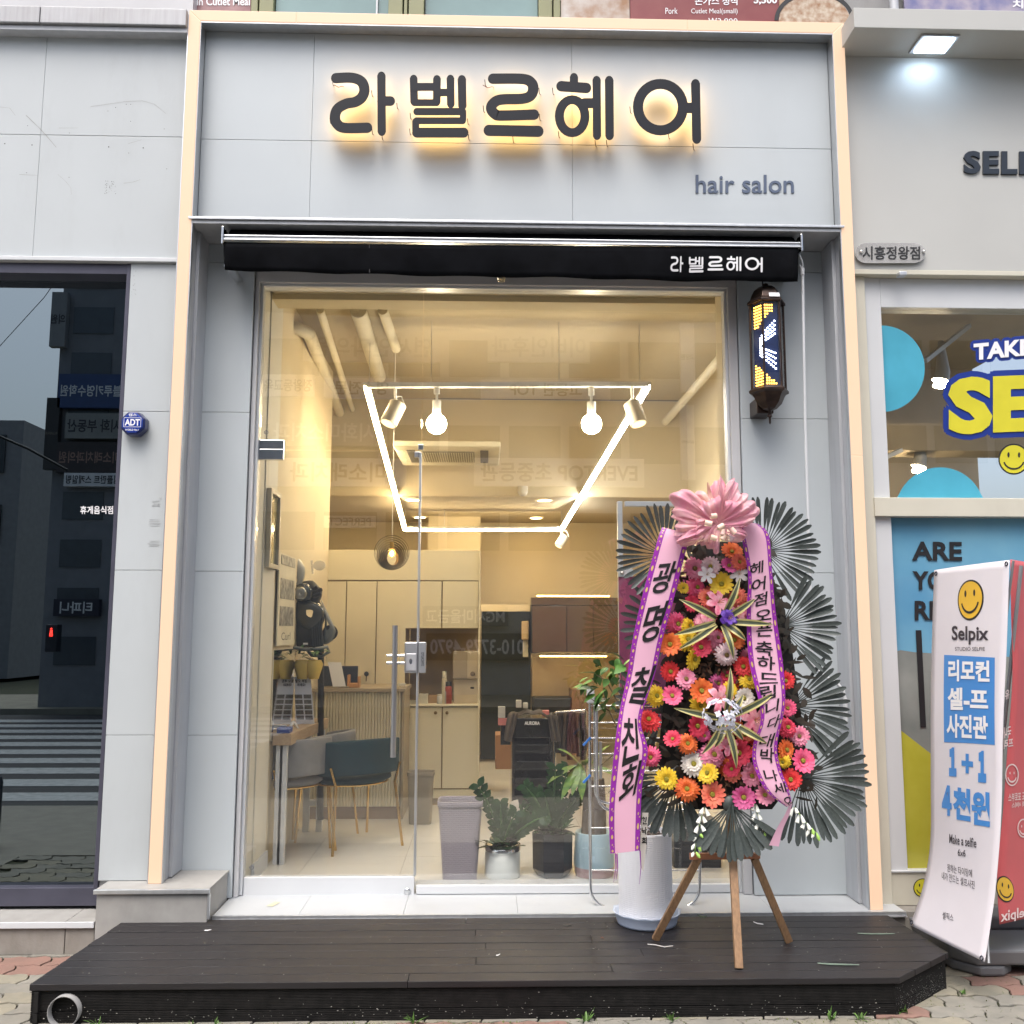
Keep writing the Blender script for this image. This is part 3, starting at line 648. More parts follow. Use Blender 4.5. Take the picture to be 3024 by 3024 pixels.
# ================================================================== SIGN LETTERS, AWNING, BARBER LAMP
sg = thing('channel_sign', 'large dark korean letters with warm backlight above the awning', 'sign', P(1520, 330, .09))
def mA(x, y, d): return P(500+x/1.932, y/1.932, d)
def mB(x, y, d): return P(1400+x/1.719, y/1.719, d)
def ell(cx, cy, rx, ry, n=28): return [(cx+rx*math.cos(2*math.pi*i/n), cy+ry*math.sin(2*math.pi*i/n)) for i in range(n)]
GL = [
 (mA, [([(950, 446), (1040, 444), (1095, 465), (1113, 512), (1098, 556), (1060, 582), (1010, 592), (962, 620), (945, 665), (957, 706), (1000, 730), (1130, 729)], 60, 0),
       ([(1210, 432), (1212, 752)], 48, 0), ([(1212, 577), (1262, 577)], 56, 0)]),
 (mA, [([(1394, 448), (1397, 582)], 44, 0), ([(1398, 586), (1526, 586)], 40, 0), ([(1527, 450), (1526, 582)], 44, 0), ([(1394, 496), (1527, 496)], 46, 0), ([(1530, 528), (1605, 528)], 44, 0),
       ([(1604, 448), (1606, 596)], 44, 0), ([(1669, 452), (1672, 606)], 48, 0),
       ([(1412, 637), (1674, 637)], 43, 0), ([(1676, 640), (1676, 686)], 36, 2), ([(1410, 689), (1674, 689)], 40, 0), ([(1406, 692), (1406, 756)], 40, 2), ([(1412, 757), (1680, 757)], 58, 0)]),
 (mB, [([(95, 400), (245, 401), (290, 420), (300, 453), (285, 487), (240, 502), (135, 506), (95, 528), (88, 556), (108, 580), (140, 587), (305, 582)], 54, 0), ([(75, 662), (326, 667)], 58, 0)]),
 (mB, [([(507, 391), (507, 440)], 42, 0), ([(442, 438), (570, 447)], 54, 0), (ell(498, 590, 65, 84), 46, 1), ([(560, 524), (620, 524)], 52, 0), ([(622, 406), (624, 690)], 42, 0), ([(686, 407), (688, 690)], 44, 0)]),
 (mB, [(ell(946, 544, 114, 118, 36), 52, 1), ([(1076, 548), (1122, 548)], 54, 0), ([(1124, 424), (1130, 708)], 46, 0)])]
for mp, strokes in GL:
    mb = MB(); bl = MB()
    for i, (pth, w, cl) in enumerate(strokes):
        sm_ = len(pth) > 2 and not cl
        stroke_mb(mb, pth, w, mp, -.030-.0004*i, .022+.0003*i, cl == 1, sm_)
        stroke_mb(bl, pth, w*.62, mp, .0235+.0004*i, .032+.0004*i, cl == 1, sm_)
    L_ = obj('letter', mb, LETTER, sg); obj('backlight', bl, BACKLIT, L_)
hooks = [(mA, p) for p in ((935, 488), (1158, 550), (1302, 622), (920, 706), (1160, 768), (1217, 800), (1378, 680), (1375, 768), (1710, 800), (1705, 710))] + [(mB, p) for p in ((58, 438), (333, 480), (50, 570), (335, 612), (200, 725), (402, 480), (432, 700), (618, 745), (676, 745), (795, 575), (990, 705), (1115, 762))]
for mp, (x, y) in hooks:
    obj('standoff', MB().tube([mp(x-4, y-34, -.005), mp(x-2, y-12, -.005), mp(x, y-2, .02), mp(x+4, y, .0895)], .0022, 6), mat('rusty_wire', (.07, .05, .035), .6), sg)
for mp, (x, y) in ((mA, (985, 492)), (mB, (90, 440))):
    obj('lead_wire', MB().tube([mp(x-45, y-8, .0), mp(x-20, y+6, .03), mp(x, y, .05), mp(x+10, y+2, .088)], .0018, 6), mat('red_wire', (.25, .03, .02), .5), sg)
hs_ = text_px('small_lettering', 'hair salon', 2054, 517, 2344, 571, .0885, SLATEBLUE, None, .010, .004)
tag(hs_, 'slate blue lower case lettering on the grey fascia right below the big letters', 'lettering')

# awning, rolled in
aw = thing('awning', 'black retracted awning with white korean lettering above the glass door', 'awning', P(1510, 720, .2))
ax0, ax1 = P(662, 720, .0).x, P(2362, 735, .0).x
zA1 = P(1500, 683, .03).z; zA0 = P(1500, 706, .0).z; zAb = P(1500, 722, .0).z
obj('cassette', MB().tube([(ax0+.01, .13, (zA1+zA0)/2-.02), (ax1-.01, .13, (zA1+zA0)/2-.02)], .052, 20), AWN, aw)
obj('rolled_cloth', MB().add([(ax0+.01, .09, zA1+.015), (ax1-.01, .09, zA1+.015), (ax1-.01, .01, zA0-.002), (ax0+.01, .01, zA0-.002)], [(0, 3, 2, 1)]), AWN, aw, solid=.004)
obj('front_bar', MB().box(ax0, ax1, -.014, .02, zAb, zAb+.009).box(ax0, ax1, -.008, .02, zAb+.0095, zA0-.010).box(ax0, ax1, -.014, .02, zA0-.0095, zA0-.001), ALU, aw, .0025)
sag = [(0, 792), (.06, 796), (.2, 805), (.4, 811), (.6, 818), (.8, 825), (1, 829)]
def valz(u):
    for (a, b), (c, d) in zip(sag[:-1], sag[1:]):
        if u <= c+1e-6: return b+(d-b)*(u-a)/(c-a)
    return 829
def val(u, v):
    x = 660+1698*u; y = 719+12*u; yb = valz(u)
    p = P(x, y+(yb-y)*v, -.004); p.y += .010*math.sin(u*41)*v*v + .006*math.sin(u*17+1)*v + .02*v*v
    return p
obj('valance', MB().grid(val, 90, 6), AWN, aw, solid=.003)
obj('valance_seam', MB().add([val(.253, .02)+Vector((0, -.0025, 0)), val(.2545, .02)+Vector((0, -.0025, 0)), val(.2545, .97)+Vector((0, -.0025, 0)), val(.253, .97)+Vector((0, -.0025, 0))], [(3, 2, 1, 0)]), mat('seam_thread', (.03, .03, .034), .8), aw)
for xx, nm in ((ax0-.006, 0), (ax1+.006, 1)): obj('end_cap', MB().box(xx-.006, xx+.006, -.022, .16, zAb-.025, zA0+.045), CHROME, aw, .004)
AO = P(1980, 780, 0)
def mV(x, y, d):
    u = ((x-100)/1.0)
    return None
# lettering on the valance: the same strokes at a smaller size
x_map = []
def bbox(strokes, w=True):
    xs_ = [p[0] for s in strokes for p in s[0]]; return min(xs_)-24, max(xs_)+24
spans = [(1981, 2019), (2034, 2079), (2090, 2137), (2144, 2190), (2199, 2254)]
lt = MB()
for (mp, strokes), (sx0, sx1) in zip(GL, spans):
    bx0, bx1 = bbox(strokes); by0 = 420 if mp is mA else 378; by1 = 790 if mp is mA else 728
    def mm(x, y, d, bx0=bx0, bx1=bx1, by0=by0, by1=by1, sx0=sx0, sx1=sx1):
        px = sx0+(sx1-sx0)*(x-bx0)/(bx1-bx0); py = 757+(803-757)*(y-by0)/(by1-by0)
        u = (px-660)/1698; y0 = 719+12*u; v = (py-y0)/(valz(u)-y0)
        return val(u, v)+Vector((0, -.0025-d, 0))
    for i, (pth, w, cl) in enumerate(strokes): stroke_mb(lt, pth, w*.82, mm, .0012+.0001*i, .0, cl == 1, len(pth) > 2 and not cl)
obj('lettering', lt, PAPERW, aw)
for x in (685, 1480, 2330): obj('arm_bracket', MB().box(P(x, 800, .12).x-.02, P(x, 800, .12).x+.025, .03, .27, P(x, 806, .12).z, P(x, 795, .12).z).box(P(x, 800, .12).x-.008, P(x, 800, .12).x+.014, .02, .06, P(x, 812, .12).z, P(x, 800, .12).z), CHROME, aw, .003)
cr = thing('awning_crank', 'thin white crank rod hanging from the right end of the awning', 'crank', P(2380, 1200, .1))
obj('rod', MB().tube([P(2370, 798, .08), P(2378, 1255, .10), P(2386, 1500, .10), P(2398, 1960, .11)], .0085, 12), WHITE, cr)
obj('rod_joint', MB().tube([P(2369, 792, .08), P(2370, 812, .08)], .012, 12).tube([P(2360, 752, .06), P(2368, 770, .07), P(2371, 785, .08), P(2366, 793, .08), P(2362, 783, .08)], .006, 8), WHITE, cr)
obj('crank_handle', MB().tube([P(2398, 1960, .11), P(2425, 1990, .10), P(2470, 2017, .09), P(2489, 2036, .09), P(2496, 2064, .09)], .0085, 12), WHITE, cr)
obj('grip', MB().tube([P(2496, 2064, .09), P(2498, 2130, .09)], .012, 14), WHITE, cr)

# barber lamp
BZ = P(2268, 1030, .12); bx = P(2267, 1030, .11).x; by = .11
bl = thing('barber_lamp', 'hexagonal bronze barber lamp with white and orange light dots right of the door', 'barber lamp', (bx, by, P(2267, 1200, by).z))
BRZ = mat('antique_bronze', (.022, .015, .013), .35, metal=.6, col2=(.055, .033, .025), scale=25)
zz0 = P(2267, 1164, by).z; zz1 = P(2267, 899, by).z; Rb = .098
hexr = rad(0)
def hp(r, z): return (r, z)
top = [(Rb*1.13, 0), (Rb*1.13, .012), (Rb*.95, .03), (Rb*.86, .055), (Rb*.7, .085), (Rb*.45, .105), (.018, .112), (.016, .125), (.0001, .133)]
obj('lamp_cap', MB().lathe(top, (bx, by, zz1-.006), 6, False, rot=hexr), BRZ, bl, .003)
bot = [(.0001, -.175), (.006, -.165), (.007, -.135), (.014, -.128), (.012, -.118), (.007, -.11), (.012, -.096), (.04, -.085), (Rb*.72, -.055), (Rb*.88, -.02), (Rb*.98, -.004), (Rb*1.16, .004), (Rb*1.16, .016), (Rb*1.0, .03)]
obj('lamp_base', MB().lathe(bot, (bx, by, zz0), 6, False, rot=hexr), BRZ, bl, .003)
hx6 = [(Rb*.98*math.cos(rad(60*k)), Rb*.98*math.sin(rad(60*k))) for k in range(6)]
for k, (a, b) in enumerate(hx6): obj('corner_post', MB().tube([(bx+a, by+b, zz0+.02), (bx+a, by+b, zz1-.004)], .0065, 8), BRZ, bl)
gm_ = MB()
for k in range(6):
    a, b = hx6[k], hx6[(k+1) % 6]
    gm_.add([(bx+a[0]*.96, by+a[1]*.96, zz0+.03), (bx+b[0]*.96, by+b[1]*.96, zz0+.03), (bx+b[0]*.96, by+b[1]*.96, zz1-.006), (bx+a[0]*.96, by+a[1]*.96, zz1-.006)], [(0, 1, 2, 3)])
obj('lamp_glass', gm_, GLASS, bl)
obj('light_core', MB().lathe([(Rb*.80, zz0+.02-zz0), (Rb*.80, zz1-zz0-.005)], (bx, by, zz0), 6, False, rot=hexr), mat('blue_black_core', (.03, .045, .12), .2), bl)
WD = mat('white_light_dot', (1, 1, 1), .4, emit=(.82, .86, 1.0), estr=8.); OD = mat('orange_light_dot', (1, .6, .2), .4, emit=(1.0, .47, .05), estr=6.)
wd, od = MB(), MB()
def dot(mb, fx, fz):   # on the two front faces: fx in -1..1 across both, fz 0..1 upward
    rr = Rb*.82; A = Vector((-rr*math.cos(0)*1.0, 0)); 
    # front faces of the hexagon: corners at 180,240,300,360 deg ; use arc of three faces
    cs = [Vector((rr*math.cos(rad(d)), rr*math.sin(rad(d)))) for d in (180, 240, 300, 360)]
    t = (fx+1)/2*3; i = min(int(t), 2); p = cs[i].lerp(cs[i+1], t-i)
    c = Vector((bx+p.x, by+p.y, zz0+.03+(zz1-zz0-.05)*fz)); r = .0038
    nn = Vector((cs[i].x+cs[i+1].x, cs[i].y+cs[i+1].y, 0)).normalized()
    tx_ = Vector((-nn.y, nn.x, 0))
    mb.add([c-tx_*r-Vector((0, 0, r)), c+tx_*r-Vector((0, 0, r)), c+tx_*r+Vector((0, 0, r)), c-tx_*r+Vector((0, 0, r)), c+nn*r*1.6], [(0, 1, 4), (1, 2, 4), (2, 3, 4), (3, 0, 4)])
NX = 12
for ix in range(NX):
    fx = -.88+ix*1.16/(NX-1)
    if abs(fx+1/3) < .06 or abs(fx-1/3) < .06: continue
    for row in range(4):
        t = (fx+.66)/1.02
        if 0 <= t <= 1:
            dot(wd, fx, .56+.28*t-row*(.026+.032*t)); dot(wd, fx, .50-.10*t-row*(.026+.045*t)-.02)
    for row in range(8):
        if fx < .12 and .985-.036*row > .70+(fx+.80)*.24: dot(od, fx, .985-.036*row)
        if fx < .22 and .03+.034*row < .27-(fx+.80)*.23: dot(od, fx, .03+.034*row)
obj('white_dots', wd, WD, bl)['kind'] = 'stuff'
obj('orange_dots', od, OD, bl)['kind'] = 'stuff'
obj('wall_bracket', MB().box(bx-.065, bx+.03, by+.02, .28, zz0-.105, zz0-.012), BRZ, bl, .006)
obj('cap_label', MB().slab([(bx-.012, by-Rb*.985, zz1+.035), (bx+.045, by-Rb*.985, zz1+.035), (bx+.048, by-Rb*1.03, zz1+.012), (bx-.012, by-Rb*1.03, zz1+.012)], (0, .002, 0)), PAPERW, bl)
tag(obj('power_cable', MB().tube([P(2251, 815, .2), P(2252, 835, .18), P(2254, 856, .14)], .0045, 8), BLACK), 'short black cable running from the awning down to the barber lamp', 'cable')
# ================================================================== GROUND, STREET AND THE BUILDINGS ACROSS IT (seen mirrored in the glass)
gr = tag(obj('ground', MB().box(-60, 60, -80, 20, -.6, -.016), mat('joint_soil', (.06, .055, .04), .95, col2=(.045, .06, .02), scale=14, bump=.4, bscale=60)), kind='structure')
PAVE = mat('paving_tone', (.27, .25, .20), .85, var=.14, scale=3)
walk = tag(obj('pavement', MB().box(-40, 40, -3.6, -2.32, -.2, -.004), mat('plain_paving', (.25, .235, .2), .85, var=.12, scale=7, bump=.2, bscale=60)), kind='structure')
road = tag(obj('road', MB().box(-60, 60, -13.0, -3.62, -.3, -.008), mat('asphalt', (.05, .05, .052), .85, var=.2, scale=30, bump=.4, bscale=200)), kind='structure')
tag(obj('far_pavement', MB().box(-60, 60, -17, -13.02, -.3, .10), PAVE), kind='structure')
WM = mat('road_paint', (.40, .41, .41), .7, var=.25, scale=12)
for k in range(10): obj('crossing_stripe', MB().box(-9.5, -3.15, -4.3-k*.85, -3.85-k*.85, -.0075, -.003), WM, road)
tag(obj('bollard', MB().lathe([(.07, 0), (.07, .46), (.06, .5), (.0001, .51)], (-3.68, -1.95, -.004)), DARKMET), 'dark bollard mirrored at the lower left of the tinted window', 'bollard')
FY = -16.5
def fx_(px, dist=FY): # photo pixel of a mirrored point -> X and z at the far building plane (mirror in the salon glass)
    q = P(px[0], px[1], 2*GY-dist); return q.x, q.z
def sign(root, body, x0, y0, x1, y1, bcol, tcol, fill=.7, plane=FY, gy=GY, bold=.02):
    """x0..x1, y0..y1: where the mirror image stands in the photograph"""
    a = P(x0, y0, 2*gy-plane); b = P(x1, y1, 2*gy-plane)
    s = obj('sign_board', MB().box(a.x, b.x, plane+.02, plane+.16, b.z, a.z), mat('board_'+'_'.join(str(int(c*100)) for c in bcol), bcol, .5), root)
    w = (b.x-a.x); h_ = (a.z-b.z); v, f, asp = glyphs(body, bold)
    th = h_*fill; tw = min(th*asp, w*.92); th = min(th, tw/asp*1.3)
    cx, cz = (a.x+b.x)/2, (a.z+b.z)/2
    text('lettering', body, lambda u, q: Vector((cx+tw/2-tw*u, plane+.165, cz-th/2+th*q)), mat('ink_'+'_'.join(str(int(c*100)) for c in tcol), tcol, .5), s, bold)
WINM = None
ob = thing('opposite_building', 'tall commercial building across the street mirrored in the shop windows', 'building', (3, FY, .1))
bx0, bx1 = -7.4, 14.
obj('wall', MB().box(bx0, bx1, FY-6, FY, .1, 11.4), mat('beige_tile_wall', (.46, .45, .43), .7, var=.06, scale=3), ob)
WINM = mat('far_window', (.05, .06, .07), .15)
for r, z in enumerate((3.9, 6.0, 8.1, 10.0)):
    for k in range(14):
        x = bx0+1.3+k*1.45; obj('window', MB().box(x-.62, x+.62, FY+.005, FY+.05, z-.45, z+.45), WINM, ob)
LG = (.85, .85, .85); NV = (.03, .05, .16); DK = (.05, .05, .06)
for a in (('이비인후과', 1440, 985, 1740, 1075, (.45, .44, .42), (.2, .2, .2)), ('연세안과의원', 900, 985, 1300, 1075, (.45, .44, .42), (.2, .2, .2)), ('고등관 TOP', 1420, 1125, 1800, 1185, LG, DK),
          ('영수전문', 960, 1120, 1180, 1180, LG, DK), ('정왕동교육', 780, 1110, 930, 1175, LG, DK), ('시화미소치과', 800, 1240, 1120, 1320, (.42, .4, .36), LG), ('EVERTOP 초중등관', 1400, 1355, 1900, 1440, LG, (.16, .12, .1)),
          ('미소래치과', 800, 1355, 1200, 1440, LG, (.2, .12, .08)), ('MG새마을금고', 1250, 1790, 1500, 1850, (.12, .12, .14), LG), ('010-3779-4970', 1260, 1870, 1560, 1950, DK, LG), ('PERFECT', 960, 1525, 1110, 1560, LG, DK)):
    sign(ob, *a)
sign(ob, '고당원', 2005, 960, 2050, 1160, LG, DK, .3); sign(ob, '507-0999', 2005, 1200, 2050, 1420, LG, DK, .08)
sd_ = thing('side_building', 'dark sign covered building mirrored in the tinted window at left', 'building', (-7, FY, .1))
def sg2(*a): sign(sd_, *a, plane=-13.4, gy=.19)
q0 = P(165, 1200, .38+13.4).x; q1 = P(420, 1200, .38+13.4).x
obj('wall', MB().box(q0, min(q1, bx0+2), FY-4, -13.42, .1, 9.5), mat('dark_tile_wall', (.24, .245, .26), .7), sd_)
for r in range(9):
    for k in range(3):
        xa = q0+.25+k*1.15; obj('window', MB().box(xa, xa+.8, -13.415, -13.40, .9+r*.95, 1.45+r*.95), mat('far_window_grey', (.10, .115, .13), .15), sd_)
for a in (('블루키영수학원', 185, 1110, 372, 1210, (.05, .09, .22), LG), ('시화 부동산', 205, 1225, 368, 1300, (.3, .3, .28), DK), ('미소래치과의원', 180, 1310, 368, 1400, (.06, .05, .05), (.4, .25, .2)), ('임플란트 스케일링', 200, 1400, 368, 1440, LG, DK),
          ('티파니', 170, 1770, 300, 1820, (.03, .03, .05), LG), ('의원', 165, 870, 200, 1030, (.3, .3, .3), DK), ('미소래치과', 150, 1180, 175, 1390, (.05, .05, .05), (.3, .25, .2))): sg2(*a)
lb = thing('low_building', 'grey low apartment block mirrored at the left edge of the tinted window', 'building', (-12, -24, .1))
a = P(-120, 1240, .38+24); b = P(72, 1240, .38+24)
obj('wall', MB().box(a.x-6, b.x, -34, -24, .1, a.z), mat('grey_render', (.33, .33, .34), .8), lb)
for k in range(3):
    for j in range(3): obj('window', MB().box(b.x-1.2-j*1.6, b.x-.5-j*1.6, -23.98, -23.93, 2+k*2.2, 3.2+k*2.2), WINM, lb)
tag(obj('signal_pole', MB().tube([(-6.6, -12.6, .1), (-6.6, -12.6, 3.4)], .06, 10), DARKMET), 'dark traffic signal pole mirrored in the tinted window', 'pole')
def mir(x, y, d): q = P(x, y, .38+d); return Vector((q.x, .38-(.38+d)+.0, q.z)) if False else Vector((q.x, .38-d, q.z))
tag(obj('overhead_wire', MB().tube([mir(-260, 1190, 9.), mir(0, 1288, 9.), mir(120, 1340, 9.), mir(230, 1400, 9.)], .02, 6), BLACK), 'dark overhead wire mirrored across the sky in the tinted window', 'wire')
tag(obj('overhead_wire', MB().tube([mir(-200, 1230, 11.), mir(10, 1065, 11.), mir(160, 900, 11.), mir(300, 700, 11.)], .006, 6), BLACK), 'thin overhead wire mirrored high in the sky of the tinted window', 'wire')
sgl = thing('traffic_signal', 'pedestrian signal showing a red standing figure mirrored in the tinted window', 'traffic light', P(148, 1868, .38+12.45)*1)
g = P(148, 1868, .38+12.45); gx, gz = g.x, g.z
sgl.location = (gx, -12.5, gz)
gz0 = gz
obj('housing', MB().box(gx-.11, gx+.11, -12.7, -12.5, gz-.36, gz+.15), DARKMET, sgl, .02)
RED = mat('red_signal', (1, .05, .02), .4, emit=(1, .03, .02), estr=9.)
obj('red_figure', MB().box(gx-.022, gx+.022, -12.495, -12.49, gz-.015, gz+.045).box(gx-.028, gx-.006, -12.495, -12.49, gz-.07, gz-.017).box(gx+.006, gx+.028, -12.495, -12.49, gz-.07, gz-.017).lathe([(.0001, -.02), (.02, 0), (.0001, .02)], (gx, -12.49, gz+.07), 10), RED, sgl)

# ---- interlocking pavers near the deck
PV = [mat('sandy_paver', (.27, .245, .185), .88, col2=(.20, .19, .15), scale=9, bump=.5, bscale=70, dirt=.3), mat('grey_paver', (.25, .235, .20), .88, col2=(.18, .175, .15), scale=8, bump=.5, bscale=60, dirt=.35), mat('red_paver', (.25, .145, .115), .88, col2=(.20, .125, .10), scale=9, bump=.5, bscale=70, dirt=.25)]
pw, ph = .235, .118
def tri(t): t = t % 1; return abs(t-.5)*4-1
DKP = [PZ(370, 2716, ZDK), PZ(111, 2891, ZDK), PZ(2654, 2887, ZDK), PZ(2800, 2812, ZDK), PZ(2628, 2708, ZDK)]
def in_deck(x, y, mg=.06):
    pts = [(p.x, p.y) for p in DKP]; n_ = len(pts); s_ = 1e9
    for i in range(n_):
        ax, ay = pts[i]; bx_, by_ = pts[(i+1) % n_]; L_ = math.hypot(bx_-ax, by_-ay)
        d_ = ((bx_-ax)*(y-ay)-(by_-ay)*(x-ax))/L_; s_ = min(s_, d_)
    return s_ > mg
cnt = 0
for j in range(-20, 0):
    for i in range(-16, 17):
        x0 = i*pw+(pw/2 if j % 2 else 0); y0 = j*ph+.02
        xc_, yc_ = x0+pw/2, y0+ph/2
        if yc_ > -.02 and xc_ < 2.3 or in_deck(xc_, yc_, .13): continue
        if yc_ < -1.6 or not (-3.2 < xc_ < 3.5): continue
        g = .004; pts = []
        def Xw(x, y): return x+.016*tri(y/ph*1.0+.25)
        def Yw(x, y): return y+.012*tri(x/pw*2+.3)
        for k in range(7): x = x0+(pw)*k/6; pts.append((x, y0+g, 0))
        for k in range(1, 5): y = y0+ph*k/4; pts.append((x0+pw, y, 1))
        for k in range(1, 7): x = x0+pw-pw*k/6; pts.append((x, y0+ph-g, 2))
        for k in range(1, 4): y = y0+ph-ph*k/4; pts.append((x0, y, 3))
        poly = []
        for x, y, s_ in pts:
            xx = min(max(x, x0+g), x0+pw-g); poly.append((Xw(xx, y), Yw(x, y)))
        dz = ru(-.004, .002); tl = ru(-.012, .012); t2 = ru(-.015, .015)
        red = (j in (-2, -3) and xc_ < -1.6 and rnd() < .8) or (yc_ < -.95 and abs(xc_) < .35) or (xc_ > 2.45 and -.9 < yc_ < -.55 and rnd() < .7) or rnd() < .02
        m_ = PV[2] if red else PV[0 if rnd() < .45 else 1]
        mb = MB().prism(poly[::-1], lambda x, y: (x, y, dz+(x-xc_)*tl+(y-yc_)*t2), lambda x, y: (x, y, -.014))
        obj('paver', mb, m_, gr, .003); cnt += 1
print('pavers', cnt)
rest = MB().box(-40, -3.3, -2.32, .3, -.2, -.004).box(3.6, 40, -2.32, .3, -.2, -.004).box(-3.3, 3.6, -2.32, -1.66, -.2, -.004)
tag(obj('outer_pavement', rest, mat('plain_paving', (0, 0, 0))), kind='structure')
# ================================================================== DECK
dk = thing('timber_deck', 'low dark stained timber deck with chamfered corner in front of the salon', 'deck', (0, -.45, 0))
LF = lambda y: DKP[0].x+(DKP[1].x-DKP[0].x)*(y-DKP[0].y)/(DKP[1].y-DKP[0].y)
yB, yF = -.048, min(DKP[1].y, DKP[2].y)
yM = DKP[3].y
def RFx(y):
    if y > yM: return DKP[4].x+(DKP[3].x-DKP[4].x)*(y-yB)/(yM-yB)
    return DKP[3].x+(DKP[2].x-DKP[3].x)*(y-yM)/(yF-yM)
NP = 9
eds = [yB+(yF-yB)*k/NP for k in range(NP+1)]
for k in range(NP):
    y1, y0 = eds[k]-.003, eds[k+1]+.003
    cuts = [ru(-.35, .05) if k % 2 == 0 else ru(.5, .9)]
    xs2 = [None]+cuts+[None]
    for a, b in zip(xs2[:-1], xs2[1:]):
        poly = []
        l = (lambda y: LF(y)) if a is None else (lambda y: a+.001); r_ = (lambda y: RFx(y)) if b is None else (lambda y: b-.001)
        poly = [(l(y0), y0), (r_(y0), y0)]
        if b is None and y0 < yM < y1: poly.append((RFx(yM), yM))
        poly += [(r_(y1), y1), (l(y1), y1)]
        dz = ru(-.0012, .0012)
        obj('plank', MB().prism(poly[::-1], lambda x, y: (x, y, ZDK+dz), lambda x, y: (x, y, ZDK-.026)), DECK, dk, .002)
def ribbed(a, b, z0, z1, out, n):
    """a ribbed board from a to b (2D), rising z0..z1, ribs towards 2D vector out"""
    prof = [(-.02, z0), (-.02, z1)]
    for k in range(n):
        t0 = z1-(z1-z0)*k/n; t1 = z1-(z1-z0)*(k+.62)/n; t2 = z1-(z1-z0)*(k+.66)/n; t3 = z1-(z1-z0)*(k+.96)/n
        prof += [(.0, t0), (.0, t1), (-.0035, t2), (-.0035, t3)]
    prof.append((0, z0)); n_ = len(prof)
    f0 = lambda d, z: (a[0]+out[0]*d, a[1]+out[1]*d, z); f1 = lambda d, z: (b[0]+out[0]*d, b[1]+out[1]*d, z)
    return MB().prism(prof, f0, f1)
corners = [(DKP[0].x, yB), (DKP[1].x, yF), (DKP[2].x, yF), (DKP[3].x, yM), (DKP[4].x, yB)]
for (a, b) in zip(corners[:-1], corners[1:]):
    d = Vector((b[0]-a[0], b[1]-a[1])).normalized(); out = (-(-d.y), -d.x); out = (d.y, -d.x)
    ins = .016; a2 = (a[0]-out[0]*ins, a[1]-out[1]*ins); b2 = (b[0]-out[0]*ins, b[1]-out[1]*ins)
    obj('fascia_board', ribbed(a2, b2, .046, ZDK-.030, out, 13), DECKF, dk)
    obj('fascia_board', ribbed(a2, b2, -.012, .043, out, 8), DECKF, dk)
core = [(x*.97, y*.93-.02) for x, y in corners]
obj('deck_frame', MB().prism(core[::-1], lambda x, y: (x, y, ZDK-.03), lambda x, y: (x, y, -.01)), BLACK, dk)
scw = MB()
for k in range(NP):
    yy = (eds[k]+eds[k+1])/2
    for x in [LF(yy)+.12+j*.55 for j in range(9)]:
        if x > RFx(yy)-.05: continue
        for dy in (-.022, .022):
            scw.add([(x+.0035*math.cos(a), yy+dy+.0035*math.sin(a), ZDK+.0018) for a in [math.pi/4*i for i in range(8)]], [tuple(range(8))])
tag(obj('deck_screws', scw, mat('screw_dark', (.03, .028, .027), .4, metal=.6), dk), kind='stuff')
# pale specks on the front boards and the top
sp = MB()
for k in range(230):
    x = ru(DKP[1].x+.05, DKP[2].x-.02); z = abs(random.gauss(0, .035)); r = ru(.0006, .0024)
    if z > .12: continue
    c = Vector((x, yF+.0150-.0006, z+.004)); sp.add([c+Vector((-r*ru(.6, 2), 0, -r*.5)), c+Vector((r*ru(.6, 2), 0, -r*.5)), c+Vector((r, 0, r*.6)), c+Vector((-r, 0, r*.6))], [(0, 1, 2, 3)])
for k in range(130):
    y = ru(yF+.03, yB-.02); x = ru(LF(y)+.05, RFx(y)-.05); r = ru(.0008, .003); a = ru(0, 3)
    c = Vector((x, y, ZDK+.0022)); e = Vector((math.cos(a), math.sin(a), 0))*r*ru(1, 2.5); g = Vector((-math.sin(a), math.cos(a), 0))*r
    sp.add([c-e, c-g, c+e, c+g], [(0, 1, 2, 3)])
d2 = Vector((DKP[3].x-DKP[2].x, yM-yF)); dn = Vector((d2.y, -d2.x)).normalized()
for k in range(360):
    t = rnd(); z = ru(.0, .118)*ru(.3, 1)+.002; r = ru(.0006, .002); c = Vector((DKP[2].x+d2.x*t-dn.x*.0155, yF+d2.y*t-dn.y*.0155, z)); e = Vector((d2.x, d2.y, 0)).normalized()*r*ru(1, 2.6)
    sp.add([c-e, c-Vector((0, 0, r*.5)), c+e, c+Vector((0, 0, r*.5))], [(0, 1, 2, 3)])
tag(obj('grit', sp, mat('pale_grit', (.42, .41, .38), .9), dk), kind='stuff')
# drain pipe through the front
pc = P(191, 2986, yF)
tag(obj('drain_pipe_end', MB().lathe([(.0605, .14), (.0605, -.008), (.0635, -.008), (.0635, .14)], (0, 0, 0), 32, True, False, False), mat('grey_pvc', (.26, .26, .26), .5, dirt=.5)), 'open grey plastic drain pipe sticking out of the deck front at left', 'pipe')
o = bpy.data.objects['drain_pipe_end']; o.rotation_euler = (rad(-90), 0, 0); o.location = (pc.x, yF-.01, pc.z)
dd = bpy.data.objects.new('tmp', None)
obj('pipe_dark', MB().lathe([(.0001, .10), (.0555, .10)], (0, 0, 0), 24, True, False, False), BLACK, None)  # black disc stands in for the darkness inside the open pipe
q = bpy.data.objects['pipe_dark']; q.parent = o
q.name = 'pipe_shade_disc'
